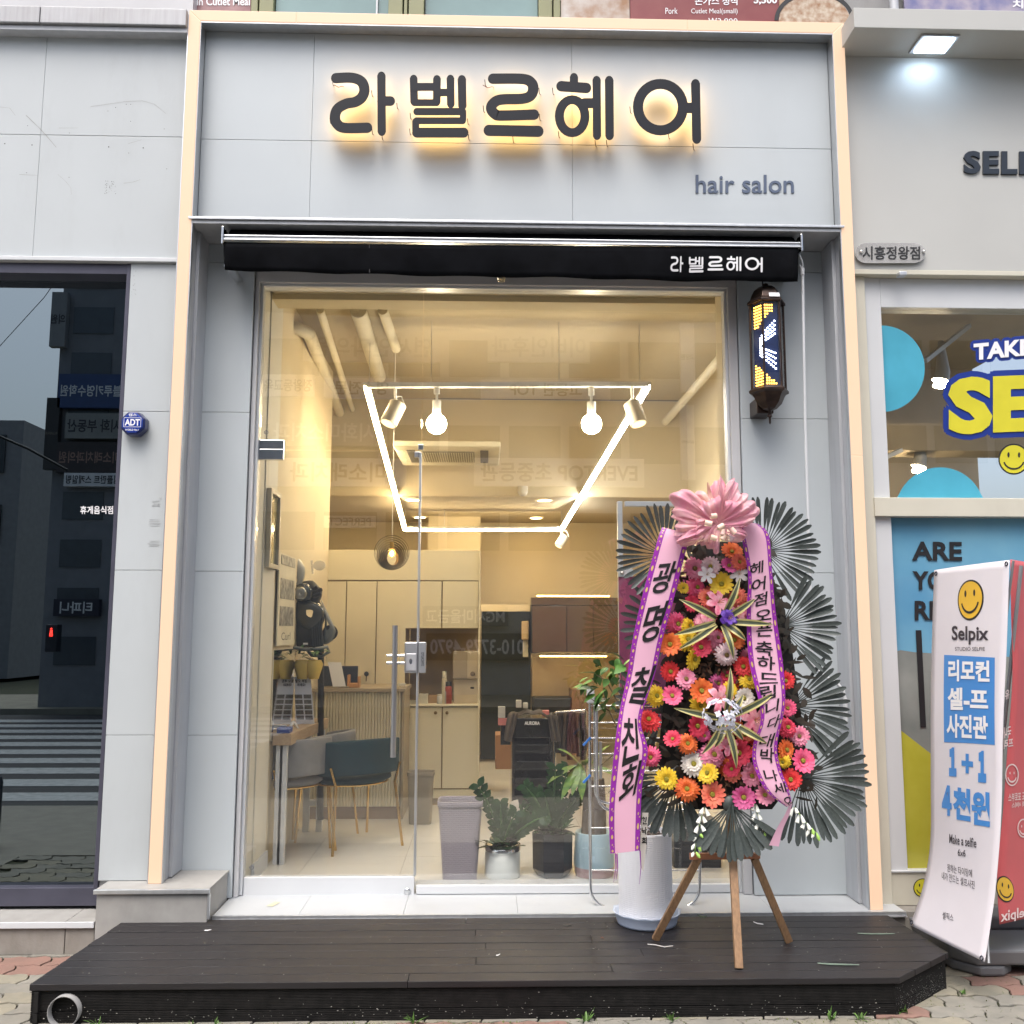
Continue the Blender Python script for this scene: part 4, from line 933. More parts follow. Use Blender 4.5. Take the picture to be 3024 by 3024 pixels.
# litter on the deck
LEAFG = mat('dry_green_leaf', (.10, .14, .11), .6)
def blade_on(z, pts, w, nm, lab, m, cat):
    mb = MB(); n_ = len(pts); vs = []
    for i, (x, y) in enumerate(pts):
        c = PZ(x, y, z+.003); ww = w*math.sin(math.pi*(.12+.82*i/(n_-1)))
        vs += [c+Vector((0, -ww, 0)), c+Vector((0, 0, .003)), c+Vector((0, ww, 0))]
    for i in range(n_-1): mb.add([], []) 
    mb.add(vs, [(3*i+a, 3*i+3+a, 3*i+4+a, 3*i+1+a) for i in range(n_-1) for a in (0, 1)])
    return tag(obj(nm, mb, m, solid=.001), lab, cat)
blade_on(ZDK, [(2414, 2845), (2450, 2847), (2490, 2848), (2537, 2850)], .012, 'fallen_leaf', 'long grey green leaf blade fallen near the front edge of the deck', LEAFG, 'leaf')
blade_on(ZDK, [(2532, 2757), (2570, 2758), (2605, 2758), (2642, 2758)], .009, 'fallen_leaf', 'long grey green leaf blade fallen at the right side of the deck', LEAFG, 'leaf')
blade_on(ZDK, [(1912, 2789), (1935, 2791), (1962, 2797), (1988, 2794)], .003, 'string_scrap', 'pale twisted string scrap lying beside the left tripod leg', mat('pale_scrap', (.45, .44, .42), .8), 'scrap')
blade_on(ZDK, [(2057, 2700), (2066, 2706), (2078, 2708), (2087, 2706)], .02, 'fallen_leaf', 'round dark green leaf lying at the threshold edge', mat('dark_leaf', (.02, .055, .03), .4), 'leaf')
blade_on(ZDK, [(2225, 2723), (2236, 2727), (2254, 2730)], .010, 'paper_scrap', 'crumpled white paper scrap on the deck behind the tripod', mat('white_scrap', (.75, .75, .75), .8), 'scrap')
blade_on(ZDK, [(1663, 2733), (1676, 2735), (1688, 2733)], .006, 'dark_scrap', 'small dark scrap on the deck left of the saucer', BLACK, 'scrap')
blade_on(ZDK, [(1465, 2822), (1471, 2821), (1477, 2818)], .006, 'white_scrap', 'tiny white scrap in the middle of the deck', mat('white_scrap', (0, 0, 0)), 'scrap')
blade_on(ZDK, [(604, 2748), (613, 2748), (624, 2746)], .005, 'white_scrap', 'tiny white scrap near the plinth on the deck', mat('white_scrap', (0, 0, 0)), 'scrap')
blade_on(ZDK, [(1774, 2770), (1779, 2768), (1784, 2773)], .008, 'brown_scrap', 'small curled brown scrap in front of the saucer', mat('brown_scrap', (.2, .1, .07), .8), 'scrap')
# weeds along the deck foot
GRN = mat('weed_green', (.07, .16, .03), .6, col2=(.12, .22, .05), scale=30)
def leaf_strip(mb, base, d, L, w, droop, n=5, up=Vector((0, 0, 1))):
    d = Vector(d).normalized(); s = d.cross(up); s = s.normalized() if s.length > 1e-4 else Vector((1, 0, 0)); p = Vector(base); vs = []
    for i in range(n+1):
        t = i/n; ww = w*math.sin(math.pi*(.1+.88*t)); vs += [p-s*ww, p+s*ww]
        dd_ = (d-up*droop*t*1.2); p = p+dd_.normalized()*L/n
    os = mb.sm; mb.sm = True; mb.add(vs, [(2*i, 2*i+1, 2*i+3, 2*i+2) for i in range(n)]); mb.sm = os
for wx, nn, sz, lab in ((1227, 12, .07, 'upright weed tuft at the foot of the deck left of middle'), (1730, 10, .065, 'tall weed at the foot of the deck right of middle'), (1985, 16, .05, 'bushy weed at the deck foot below the tripod'), (2450, 9, .075, 'broad bladed weed at the deck foot near the right corner'), (2540, 12, .045, 'small leafy weed at the deck foot closest to the right corner'), (285, 16, .05, 'weed patch beside the drain pipe'), (560, 10, .03, 'low weed right of the drain pipe'), (2680, 14, .045, 'weed at the chamfered deck corner'), (2850, 14, .035, 'weed growing between pavers at the right edge'), (640, 10, .035, 'low weed sprig at the deck foot below the plinth')):
    y_ = yF-.02; c = P(wx, 3012, y_); c.z = -.005
    if wx == 2680: c = PZ(2672, 2990, 0)
    if wx == 2850: c = PZ(2845, 2935, 0)
    t = thing('weed', lab, 'weed', c); mb = MB()
    for k in range(nn):
        a = ru(0, 6.3); el = ru(.5, 1.5); leaf_strip(mb, c+Vector((ru(-.012, .012), ru(-.01, .01), 0)), (math.cos(a)*math.cos(el), math.sin(a)*math.cos(el)-.1, math.sin(el)), sz*ru(.5, 1.1), sz*ru(.05, .10), ru(.2, 1.0))
    obj('leaves', mb, GRN, t)
mo = MB()
for k in range(1500):
    x = ru(DKP[1].x, DKP[3].x+.5); y = yF-.012-abs(random.gauss(0, .03))
    if x > DKP[2].x: x = ru(DKP[2].x, 2.7); y = ru(-1.05, -.25)
    c = Vector((x, y, -.006)); 
    if in_deck(c.x, c.y, 0) : continue
    leaf_strip(mo, c, (ru(-1, 1), ru(-1, 1), ru(.2, 1.3)), ru(.006, .018), ru(.0012, .003), .6, 2)
tag(obj('moss', mo, mat('moss', (.08, .12, .03), .9, col2=(.14, .15, .05), scale=40)), 'moss and tiny weeds in the joints along the deck foot', 'moss', kind='stuff')

# ================================================================== FLOWER STAND
WY = -.62
fs = thing('flower_stand', 'congratulatory flower wreath on wooden tripod with pink ribbons, bow and fan leaves', 'flower stand', (P(2160, 2400, WY).x, WY, ZDK))
WOOD = mat('tripod_wood', (.32, .19, .10), .55, col2=(.20, .12, .065), scale=18, stretch=(6, 6, .6), bump=.15, bscale=60)
WOODR = mat('varnished_crossbar', (.33, .13, .06), .4, col2=(.24, .09, .045), scale=14, stretch=(.6, 6, 6))
hub = P(2163, 2530, WY)
ft = [PZ(2182, 2860, ZDK+.004), PZ(1935, 2774, ZDK+.004), PZ(2330, 2781, ZDK+.004)]
tp = [P(2162, 2500, WY+.0), P(2062, 2534, WY+.015), P(2227, 2534, WY+.015)]
for a, b in zip(ft, tp): obj('leg', MB().beam(a, b, .034, .022, up=(0, 1, 0)), WOOD, fs, .002)
obj('leg', MB().beam(tp[0]+Vector((0, .03, 0)), P(2140, 1650, WY+.05), .034, .022, up=(0, 1, 0)), WOOD, fs, .002)
obj('crossbar', MB().slab([P(2038, 2521, WY), P(2246, 2519, WY), P(2246, 2537, WY), P(2038, 2540, WY)], (0, .02, 0)), WOODR, fs, .002)
# palm fans
PALM = mat('dark_palm_leaf', (.042, .054, .052), .45, col2=(.068, .082, .078), scale=30)
def blade_mesh():
    mb = MB(); vs = []; n_ = 16
    for i in range(n_+1):
        t = i/n_; x = t; w = .008 if t < .42 else .008+.027*math.sin(min(1, (t-.42)/.36)*math.pi/2)
        if t > .88: w = .035*math.sqrt(max(0, 1-((t-.88)/.125)**2))+.002
        z = .06*t*t-.02*math.sin(t*3)
        vs += [(x, -w, z+w*.35), (x, 0, z), (x, w, z+w*.35)]
    mb.sm = True; mb.add(vs, [(3*i+a, 3*i+3+a, 3*i+4+a, 3*i+1+a) for i in range(n_) for a in (0, 1)]); return mb
BM = mesh_of(blade_mesh(), PALM, 'leaf_blade')
def fan(cx, cy, a0, a1, n_, r, Y, jit=.05, wsc=1.18):
    c = P(cx, cy, Y); R_ = r*MPP(c)
    h_ = placed('palm_fan', MB().lathe([(.0001, -.004), (R_*.16, -.004), (R_*.16, .004), (.0001, .004)], n=16), PALM, fs, c, (rad(90), 0, 0))
    for k in range(n_):
        a = rad(a0+(a1-a0)*k/(n_-1)+ru(-1.5, 1.5)); s_ = R_*(1+ru(-jit, jit))
        e = Euler((ru(-.25, .25), ru(-.10, .02), 0)).to_matrix(); m_ = Matrix.Rotation(a, 3, 'Z') @ e
        inst('leaf_blade', BM, h_, (0, 0, .002*k % .02), m_.to_euler(), (s_, s_*wsc*ru(.85, 1.1), s_))
# (screen angle: 0 = right, 90 = up)
fan(2255, 1628, -62, 118, 25, 156, -.50)
fan(1965, 1640, 62, 242, 22, 150, -.50)
fan(2304, 1850, -55, 62, 19, 166, -.52)
fan(1990, 1850, 118, 240, 14, 160, -.50)
fan(2335, 2086, -58, 55, 17, 172, -.52)
fan(1965, 2085, 120, 250, 17, 160, -.52)
fan(2368, 2295, -112, 44, 26, 190, -.55)
fan(2000, 2290, 178, 292, 19, 182, -.56, wsc=1.4)
fan(2160, 2375, -145, -35, 17, 160, -.675, wsc=1.75)
# dark fill behind the flowers
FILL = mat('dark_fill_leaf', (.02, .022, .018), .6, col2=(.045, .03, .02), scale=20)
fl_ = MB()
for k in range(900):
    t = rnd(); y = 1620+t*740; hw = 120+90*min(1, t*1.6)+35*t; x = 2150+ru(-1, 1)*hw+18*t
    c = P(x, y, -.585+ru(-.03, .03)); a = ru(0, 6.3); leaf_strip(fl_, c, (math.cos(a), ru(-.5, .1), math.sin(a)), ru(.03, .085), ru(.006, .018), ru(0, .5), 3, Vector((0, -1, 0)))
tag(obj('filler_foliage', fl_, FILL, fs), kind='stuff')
fl2 = MB()
for k in range(170):
    x = ru(2040, 2240); y = ru(1930, 2060) if k < 120 else ru(2260, 2340); c = P(x, y, -.63+ru(-.02, .02)); a = ru(0, 6.3); leaf_strip(fl2, c, (math.cos(a), ru(-.6, .0), math.sin(a)), ru(.015, .04), ru(.003, .008), ru(0, .9), 3, Vector((0, -1, 0)))
tag(obj('dried_filler', fl2, mat('dried_brown', (.15, .07, .035), .7, col2=(.06, .035, .02), scale=30), fs), kind='stuff')
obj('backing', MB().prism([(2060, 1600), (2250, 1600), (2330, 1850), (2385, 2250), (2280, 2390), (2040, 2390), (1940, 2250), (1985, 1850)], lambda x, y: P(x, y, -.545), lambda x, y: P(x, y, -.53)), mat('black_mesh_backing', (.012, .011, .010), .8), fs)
# gerberas
def petals(n1, L, w, rise, r0, mb, ph=0., curl=.1):
    for k in range(n1):
        a = 2*math.pi*k/n1+ph+ru(-.06, .06); d = Vector((math.cos(a), math.sin(a), 0)); s_ = Vector((-d.y, d.x, 0)); l = L*ru(.93, 1.04); vs = []
        for i, (t, ww) in enumerate(((0, .45), (.35, .85), (.7, 1.), (.9, .75), (1., .25))):
            rr = r0+(l-r0)*t; z = rise*t-curl*t*t*ru(.7, 1.3); vs += [d*rr-s_*w*ww+Vector((0, 0, z+.02)), d*rr+Vector((0, 0, z)), d*rr+s_*w*ww+Vector((0, 0, z+.02))]
        mb.sm = True; mb.add(vs, [(3*i+b, 3*i+3+b, 3*i+4+b, 3*i+1+b) for i in range(4) for b in (0, 1)])
def gerbera_mesh(nm, col, tip=None, kind=0):
    mb = MB()
    if kind == 0: petals(19, 1., .135, .10, .15, mb, 0., .16); petals(17, .84, .125, .22, .14, mb, .15, .12); petals(16, .52, .075, .26, .12, mb, .3, .05)
    elif kind == 1: petals(15, 1., .16, .34, .14, mb, 0., .10); petals(14, .9, .14, .46, .14, mb, .2, .18); petals(18, .45, .06, .30, .12, mb, .3, .05)
    else: petals(21, 1.02, .115, .05, .15, mb, 0., .42); petals(19, .88, .11, .16, .14, mb, .1, .34); petals(17, .60, .09, .3, .12, mb, .3, .12); petals(14, .4, .06, .32, .1, mb, .2, .05)
    m_ = mat('petal_'+nm, col, .6, col2=tip or [min(1, c*1.35+.02) for c in col], scale=2.2); return mesh_of(mb, m_, 'gerbera')
PC = {'red': ((.58, .02, .025), None), 'orange': ((.70, .10, .02), (.80, .20, .04)), 'pink': ((.75, .17, .30), (.80, .34, .46)), 'hot': ((.74, .055, .17), (.80, .15, .28)), 'yellow': ((.80, .52, .02), (.85, .62, .05)), 'white': ((.76, .70, .62), (.82, .78, .72)), 'pale': ((.72, .48, .52), (.80, .66, .68)), 'crimson': ((.50, .02, .06), None), 'coral': ((.72, .10, .08), (.78, .22, .12)), 'magenta': ((.58, .05, .22), (.70, .16, .36))}
GM = {k: [gerbera_mesh(k, *v, kind=q) for q in range(3)] for k, v in PC.items()}
cmb = MB(); cmb.lathe([(.0001, .22), (.12, .235), (.17, .22), (.19, .16), (.2, .08)], n=14)
CENY = mesh_of(cmb, mat('flower_centre_olive', (.30, .26, .03), .8, bump=.8, bscale=900, var=.4, scale=300), 'flower_centre')
cmb = MB(); cmb.lathe([(.0001, .22), (.12, .235), (.17, .22), (.19, .16), (.2, .08)], n=14)
CEND = mesh_of(cmb, mat('flower_centre_dark', (.16, .10, .03), .8, var=.5, scale=300), 'flower_centre')
FLW = [(2161, 1631, 31, 'orange'), (2051, 1679, 34, 'pink'), (2098, 1673, 30, 'pale'), (2152, 1672, 27, 'magenta'), (2183, 1660, 26, 'coral'), (2058, 1734, 31, 'hot'), (2131, 1725, 35, 'yellow'), (2018, 1736, 17, 'yellow'), (2089, 1767, 29, 'coral'), (2177, 1764, 29, 'coral'), (2040, 1783, 25, 'crimson'), (2001, 1842, 33, 'hot'), (2036, 1848, 25, 'yellow'), (2032, 1888, 34, 'yellow'), (1979, 1903, 34, 'orange'), (2120, 1884, 29, 'pink'), (2168, 1890, 32, 'orange'), (2069, 1912, 32, 'crimson'), (2049, 1946, 34, 'yellow'), (2146, 1934, 33, 'pale'), (2190, 1800, 26, 'pink'), (2075, 1835, 26, 'pink'),
 (1979, 1983, 30, 'red'), (2026, 2005, 31, 'pink'), (2071, 2040, 36, 'orange'), (1939, 2055, 32, 'yellow'), (1985, 2055, 30, 'hot'), (2069, 2082, 30, 'yellow'), (2196, 2062, 31, 'white'), (2155, 2038, 26, 'yellow'), (1916, 2125, 35, 'red'), (2058, 2143, 34, 'crimson'), (2031, 2196, 30, 'orange'), (1987, 2183, 26, 'crimson'), (1921, 2236, 30, 'hot'), (2049, 2256, 37, 'white'), (2108, 2229, 37, 'pink'), (2181, 2223, 38, 'crimson'), (2089, 2282, 32, 'yellow'), (1968, 2300, 33, 'yellow'), (2029, 2330, 36, 'orange'), (2102, 2346, 38, 'coral'), (2221, 2289, 32, 'pink'), (2196, 2354, 35, 'magenta'), (2258, 2348, 30, 'pink'), (2361, 2174, 29, 'pink'), (2370, 2247, 35, 'hot'), (2335, 2302, 32, 'red'), (2322, 2214, 30, 'orange'), (2326, 2148, 30, 'crimson'), (2326, 2091, 26, 'hot'), (2196, 1968, 30, 'red'), (2212, 2007, 27, 'yellow'), (2320, 2010, 27, 'red'), (2312, 2250, 22, 'yellow'), (2080, 2172, 22, 'magenta'), (2200, 2170, 26, 'coral'), (2240, 2215, 24, 'orange'), (2160, 2270, 24, 'crimson')]
for k in range(26):
    t = rnd(); x = ru(2040, 2200)+40*t; y = 1690+620*t; FLW.append((int(x), int(y), ru(20, 29), ['pink', 'crimson', 'hot', 'red', 'coral', 'magenta', 'orange'][k % 7]))
NF = len(FLW)-26
for i, (x, y, r, c) in enumerate(FLW):
    Y_ = -.650-(i % 5)*.009-rnd()*.01
    if i >= NF: Y_ = -.628
    p_ = P(x, y, Y_); s_ = r*MPP(p_)*1.06
    tilt = .75 if (x, y) in ((1968, 2300), (1987, 2183), (2049, 1946), (2089, 2282)) else (.32 if i % 3 else .6)
    o = inst('gerbera', GM[c][(i*7+x) % 3], fs, p_-fs.location, (rad(90)+ru(-tilt, tilt*.6), ru(0, 6), ru(-tilt, tilt)), s_)
    o.rotation_mode = 'XYZ'
    o.rotation_euler = (Euler((0, 0, 0)).to_matrix() @ (Matrix.Rotation(ru(-tilt, tilt), 3, 'Z') @ Matrix.Rotation(rad(90)+ru(-tilt, tilt*.6), 3, 'X') @ Matrix.Rotation(ru(0, 6), 3, 'Z'))).to_euler()
    inst('flower_centre', CEND if c in ('pink', 'orange', 'pale') and i % 2 else CENY, o, (0, 0, 0))
    b_ = o
def six(nm, x, y, r, m_, Y_, n_=6, w=.26, rise=.5, curl=.5, part='lily'):
    mb = MB(); petals(n_, 1., w, rise, .03, mb, ru(0, 1), curl)
    me = mesh_of(mb, m_, part); p_ = P(x, y, Y_); s_ = r*MPP(p_)
    o = inst(part, me, fs, p_-fs.location, (Matrix.Rotation(ru(-.4, .4), 3, 'Z') @ Matrix.Rotation(rad(90)+ru(-.4, .2), 3, 'X')).to_euler(), s_)
    st = MB()
    for k in range(6):
        a = k*1.05; st.tube([(0, 0, .05), (.12*math.cos(a), .12*math.sin(a), .4), (.22*math.cos(a), .22*math.sin(a), .55)], .018, 5)
    inst('stamen', mesh_of(st, mat('stamen', (.45, .25, .08), .7), 'stamen'), o, (0, 0, 0)); return o
LIL = mat('pink_lily', (.72, .12, .22), .5, col2=(.82, .45, .50), scale=3)
for x, y, r in ((2120, 1780, 42), (2080, 1846, 34), (2180, 1815, 30), (2124, 2066, 44), (2228, 2126, 46), (2150, 2200, 36)): six('lily', x, y, r, LIL, -.70)
LW = mat('white_lily', (.75, .72, .70), .5)
for x, y in ((2086, 1698), (2182, 1696)): six('lily', x, y, 28, LW, -.69)
PUR = mat('purple_iris', (.075, .02, .25), .5, col2=(.14, .05, .42), scale=4)
six('iris', 2155, 1822, 30, PUR, -.735, 6, .36, .5, .8, 'iris'); six('iris', 2150, 1828, 20, PUR, -.742, 5, .4, .9, .3, 'iris')
hyd = MB()
hc = P(2134, 2114, -.785); hr = 58*MPP(hc)
for k in range(64):
    z = 1-rnd()*1.0; a = ru(0, 6.3); q = math.sqrt(1-z*z); n_ = Vector((q*math.cos(a), -z*.75, q*math.sin(a))); c = hc+Vector((n_.x*hr, n_.y*hr*.7, n_.z*hr*.85))
    n_ = n_.normalized(); t1 = n_.orthogonal().normalized(); t2 = n_.cross(t1); r = hr*.17; a0 = ru(0, 6)
    for j in range(4):
        b = a0+j*math.pi/2; d = t1*math.cos(b)+t2*math.sin(b); s_ = n_.cross(d)
        hyd.add([c, c+d*r*.6+s_*r*.5+n_*r*.1, c+d*r*1.15+n_*r*.25, c+d*r*.6-s_*r*.5+n_*r*.1], [(0, 1, 2, 3)])
obj('hydrangea', hyd, mat('white_hydrangea', (.70, .72, .80), .6, var=.08), fs)
# striped leaves
SG = mat('striped_leaf_green', (.055, .075, .045), .45, col2=(.09, .10, .06), scale=40); SY = mat('striped_leaf_yellow', (.48, .43, .17), .5, var=.15, scale=20)
def striped(cx, cy, tx_, ty_, Y_):
    a = P(cx, cy, Y_); b = P(tx_, ty_, Y_-.03); d = b-a; L = d.length; d.normalize(); s_ = d.cross(Vector((0, -1, 0))).normalized(); w = .0155; mb = MB(); mb.sm = True; vs = []; n_ = 8
    for i in range(n_+1):
        t = i/n_; ww = w*(math.sin(math.pi*min(1, .22+.78*t))**.8 if t < 1 else .03)+.0006; c = a+d*L*t+Vector((0, -.03*math.sin(t*math.pi), 0))
        vs += [c+s_*ww*q+Vector((0, -abs(q)*ww*.35, 0)) for q in (-1, -.5, 0, .5, 1)]
    for j in range(4):
        mb.cm = 1 if j in (0, 3) else 0
        mb.add([] if j else vs, [])
        k0 = len(mb.v)-len(vs)
        for i in range(n_): mb.f.append([k0+5*i+j, k0+5*i+5+j, k0+5*i+6+j, k0+5*i+1+j]); mb.m.append(mb.cm); mb.s.append(True)
    obj('striped_leaf', mb, [SG, SY], fs)
for t in ((2005, 1769), (2185, 1706), (2231, 1767), (2282, 1844), (1990, 1875), (2005, 1917), (2166, 1945), (2203, 1891)): striped(2130+(t[0]-2130)*.12, 1834+(t[1]-1834)*.12, *t, -.71)
for t in ((1990, 2091), (2157, 1972), (2293, 2042), (2073, 2227), (2175, 2269), (2265, 2195), (2194, 2185), (2195, 2050), (2110, 2208)): striped(2142+(t[0]-2142)*.15, 2125+(t[1]-2125)*.15, *t, -.715)
# white gladiolus sprays
GB = mat('white_bud', (.72, .74, .68), .5); GG = mat('green_bud', (.35, .58, .12), .5)
for pts in ([(2080, 2385), (2072, 2410), (2066, 2435), (2062, 2460), (2056, 2490), (2052, 2515)], [(2230, 2375), (2235, 2400), (2243, 2430), (2250, 2450), (2262, 2470), (2266, 2485)], [(2345, 2385), (2362, 2405), (2380, 2430), (2395, 2445), (2408, 2458)]):
    st = obj('gladiolus_spray', MB().tube([P(x, y, -.672) for x, y in pts], .0018, 6), GG, fs)
    for i, (x, y) in enumerate(pts):
        for s_ in (-1, 1):
            a = P(x+s_*3, y, -.68); b = P(x+s_*ru(8, 15), y+ru(14, 26), -.69); c = a.lerp(b, .6)
            obj('bud', MB().tube([a, a.lerp(b, .35), c, b], [.002, .0065, .0085, .003 if i > 2 else .010], 8), GB if i < 3 else (GG if s_ > 0 else GB), st)

# ribbons
RIB = mat('pink_satin_ribbon', (.72, .41, .54), .42, var=.04, scale=4); EDG = mat('purple_ribbon_edge', (.26, .02, .33), .35, var=.1); GLD = mat('gold_print', (.66, .50, .16), .4, metal=.2)
def PL(pts, Y_, dy=0.): return [P(x, y, Y_+dy*i) for i, (x, y) in enumerate(pts)]
INK = mat('brush_ink', (.008, .007, .008), .5)
def ribbon(L, R, Y_, wave=()):
    l = PL(L, Y_); r = PL(R, Y_)
    for i, a in enumerate(wave): l[i].y += a; r[i].y += a*.6
    return Surf(l, r, .006)
rl = ribbon([(1958, 1556), (1940, 1600), (1895, 1763), (1868, 1890), (1853, 1996), (1831, 2095), (1812, 2214), (1798, 2390), (1803, 2522)], [(2042, 1580), (2029, 1612), (1990, 1763), (1957, 1886), (1933, 1996), (1893, 2126), (1911, 2214), (1895, 2324), (1889, 2512)], -.735, (.02, 0, -.01, 0, .01, 0, -.02, -.01, .01))
rr_ = ribbon([(2180, 1540), (2188, 1580), (2207, 1697), (2205, 1820), (2212, 1952), (2243, 2108), (2225, 2196), (2225, 2258), (2260, 2333), (2322, 2383)], [(2240, 1546), (2270, 1580), (2278, 1680), (2291, 1811), (2313, 1970), (2315, 2082), (2295, 2200), (2306, 2272), (2326, 2325), (2338, 2370)], -.735, (.02, 0, -.01, 0, 0, -.02, 0, .0, -.01, 0))
def make_ribbon(S, e, notch):
    rb_ = obj('ribbon', S.mesh(10, 70), RIB, fs)
    ed = MB(); N = 70
    for s_ in (0, 1):
        ed.grid(lambda u, v, s_=s_: S.off((u*e if not s_ else 1-e+u*e), v, .0012), 2, N)
    obj('ribbon_edge', ed, EDG, rb_)
    gd = MB()
    L = sum((S.at(.5, (k+1)/40)-S.at(.5, k/40)).length for k in range(40)); n_ = int(L/.032)
    for s_ in (0, 1):
        for k in range(n_):
            v0 = (k+.5)/n_; big = k % 2 == 0; rv = (.0085 if big else .004)/L; ru_ = e*(.22 if big else .13); uc = e/2 if not s_ else 1-e/2
            m_ = 10; gd.add([S.off(uc+ru_*math.cos(2*math.pi*i/m_), min(.999, max(0, v0+rv*math.sin(2*math.pi*i/m_))), .0022) for i in range(m_)], [tuple(range(m_))])
            if not big: gd.add([S.off(uc+e*.25+ru_*.6*math.cos(2*math.pi*i/m_), min(.999, max(0, v0+.010/L+rv*.6*math.sin(2*math.pi*i/m_))), .0022) for i in range(m_)], [tuple(range(m_))])
    tag(obj('gold_pattern', gd, GLD, rb_), kind='stuff')
    return rb_
RL = make_ribbon(rl, .16, 0); RR = make_ribbon(rr_, .14, 0)
def rtext(S, root, ch, x, y, w, h_, bold=.035, rot=0.):
    u, v = S.inv(x, y); p_ = S.at(u, v); W_ = (S.R[0]-S.L[0]).length; mp = MPP(p_)
    wid = (S.at(1, v)-S.at(0, v)).length; Lv = max(1e-3, (S.at(.5, min(1, v+.01))-S.at(.5, max(0, v-.01))).length/(min(1, v+.01)-max(0, v-.01)))
    du = w*mp/wid; dv = h_*mp/Lv
    def f(a, b):
        x_ = (a-.5); y_ = (.5-b); x_ += y_*-.12; y_ += -x_*.10
        return S.off(u+x_*du, v+y_*dv, .003)
    text('lettering', ch, f, INK, root, bold)
for ch, x, y, w, h_ in (('광', 1960, 1706, 60, 100), ('명', 1928, 1840, 56, 118), ('칠', 1893, 2022, 58, 112), ('친', 1862, 2180, 52, 122), ('회', 1858, 2308, 60, 112)): rtext(rl, RL, ch, x, y, w, h_, .02)
for ch, x, y, w, h_ in (('헤', 2234, 1678, 44, 38), ('어', 2240, 1726, 46, 42), ('점', 2245, 1770, 44, 40), ('오', 2253, 1816, 56, 34), ('픈', 2257, 1860, 52, 42), ('축', 2256, 1915, 56, 46), ('하', 2262, 1958, 58, 44), ('드', 2270, 2003, 62, 34), ('립', 2268, 2045, 50, 42), ('니', 2280, 2088, 46, 38), ('다', 2285, 2132, 40, 38), ('대', 2263, 2188, 42, 42), ('박', 2265, 2232, 46, 44), ('나', 2276, 2290, 44, 40), ('세', 2302, 2328, 42, 36), ('요', 2328, 2368, 22, 34)): rtext(rr_, RR, ch, x, y, w*.94, h_*.92, .014)
obj('ribbon_tail', Surf(PL([(2330, 2378), (2318, 2405), (2295, 2445), (2271, 2496)], -.735), PL([(2340, 2372), (2330, 2408), (2312, 2450), (2300, 2500)], -.72)).mesh(4, 20), RIB, fs)
for x0, y0, x1, y1 in ((1818, 2520, 1812, 2606), (1822, 2522, 1819, 2600), (1890, 2512, 1888, 2612)):
    a, b = P(x0, y0, -.73), P(x1, y1, -.72); obj('ribbon_strand', MB().tube([a, a.lerp(b, .5)+Vector((.006, 0, 0)), b], [.0028, .002, .0006], 6), EDG, fs)
# paper strip with small writing hanging behind the left ribbon
ps = Surf(PL([(1897, 2400), (1893, 2450), (1890, 2500), (1893, 2560)], -.70), PL([(1915, 2400), (1911, 2450), (1908, 2500), (1900, 2575)], -.70))
o = obj('name_strip', ps.mesh(3, 12), mat('silver_strip', (.50, .48, .44), .4), fs)
for k, ch in enumerate('현낙희'): text('lettering', ch, ps.quad(1895, 2412+k*30, 1910, 2434+k*30, .002), INK, o, .03)
# bow
BOW = mat('pink_organza', (.76, .27, .42), .34, col2=(.88, .55, .55), scale=14, alpha=.64); BOWO = mat('orange_print_spot', (.82, .42, .22), .5, alpha=.9); SAT = mat('satin_curl', (.72, .45, .42), .3, col2=(.80, .66, .45), scale=30)
kc = P(2122, 1548, -.80)
def bow_loop(tx_, ty_, w, depth, ph, y0=-.80, nm='bow_loop'):
    t_ = P(tx_, ty_, -.80); d = t_-kc; L = d.length; d.normalize(); s_ = d.cross(Vector((0, -1, 0))).normalized()
    def f(u, v):
        q = (u-.5)*2; back = v > .5; r = math.sin(v*math.pi)**.75     # out along the front, round the end, back behind
        wd = w*(.14+.86*r**.8)*(1+.12*math.sin(ph*3+v*5))
        ang = v*math.pi
        y = -depth*math.sin(ang)*math.cos(ang)*2.2
        fold = math.sin(q*4.2+ph*2.1)*.014+math.sin(q*9.1+ph+v*4)*.010+math.sin(q*19+ph*3)*.003
        end = 1-.16*q*q+.09*math.sin(q*3.1+ph*1.7)+.04*math.sin(q*8+ph)
        return kc + Vector((0, (y0+.80), 0)) + d*L*r*end + s_*(q*wd+.012*math.sin(v*6+ph)*r) + Vector((0, y-fold*r, 0))
    return obj(nm, MB().grid(f, 22, 22), BOW, fs)
for i, (x, y, w, dp) in enumerate(((1984, 1478, .062, .05), (2032, 1450, .05, .05), (2112, 1414, .042, .045), (2165, 1424, .045, .05), (2226, 1478, .062, .05), (2228, 1530, .04, .05), (1988, 1548, .05, .05), (2012, 1606, .036, .04), (2088, 1622, .05, .05), (2196, 1588, .040, .05), (2075, 1480, .05, .07), (2170, 1480, .05, .07), (2040, 1560, .04, .06))): bow_loop(x, y, w, dp, i*1.7, -.80+.012*math.sin(i*2.3))
for i, (x, y, r) in enumerate(((2107, 1524, 13), (2092, 1546, 15), (2128, 1556, 14), (2108, 1588, 13), (2134, 1572, 12), (2136, 1587, 11), (2165, 1568, 13))):
    c = P(x, y, -.885); R_ = r*MPP(c); a = ru(0, 3.1); d = Vector((math.cos(a), ru(-.3, .3), math.sin(a))).normalized()
    mb = MB(); ax_ = d; t1 = ax_.orthogonal().normalized(); t2 = ax_.cross(t1)
    mb.grid(lambda u, v: c+ax_*(v-.5)*R_*1.4+(t1*math.cos(u*5.6)+t2*math.sin(u*5.6))*R_*.62, 14, 2)
    obj('satin_curl', mb, SAT, fs)

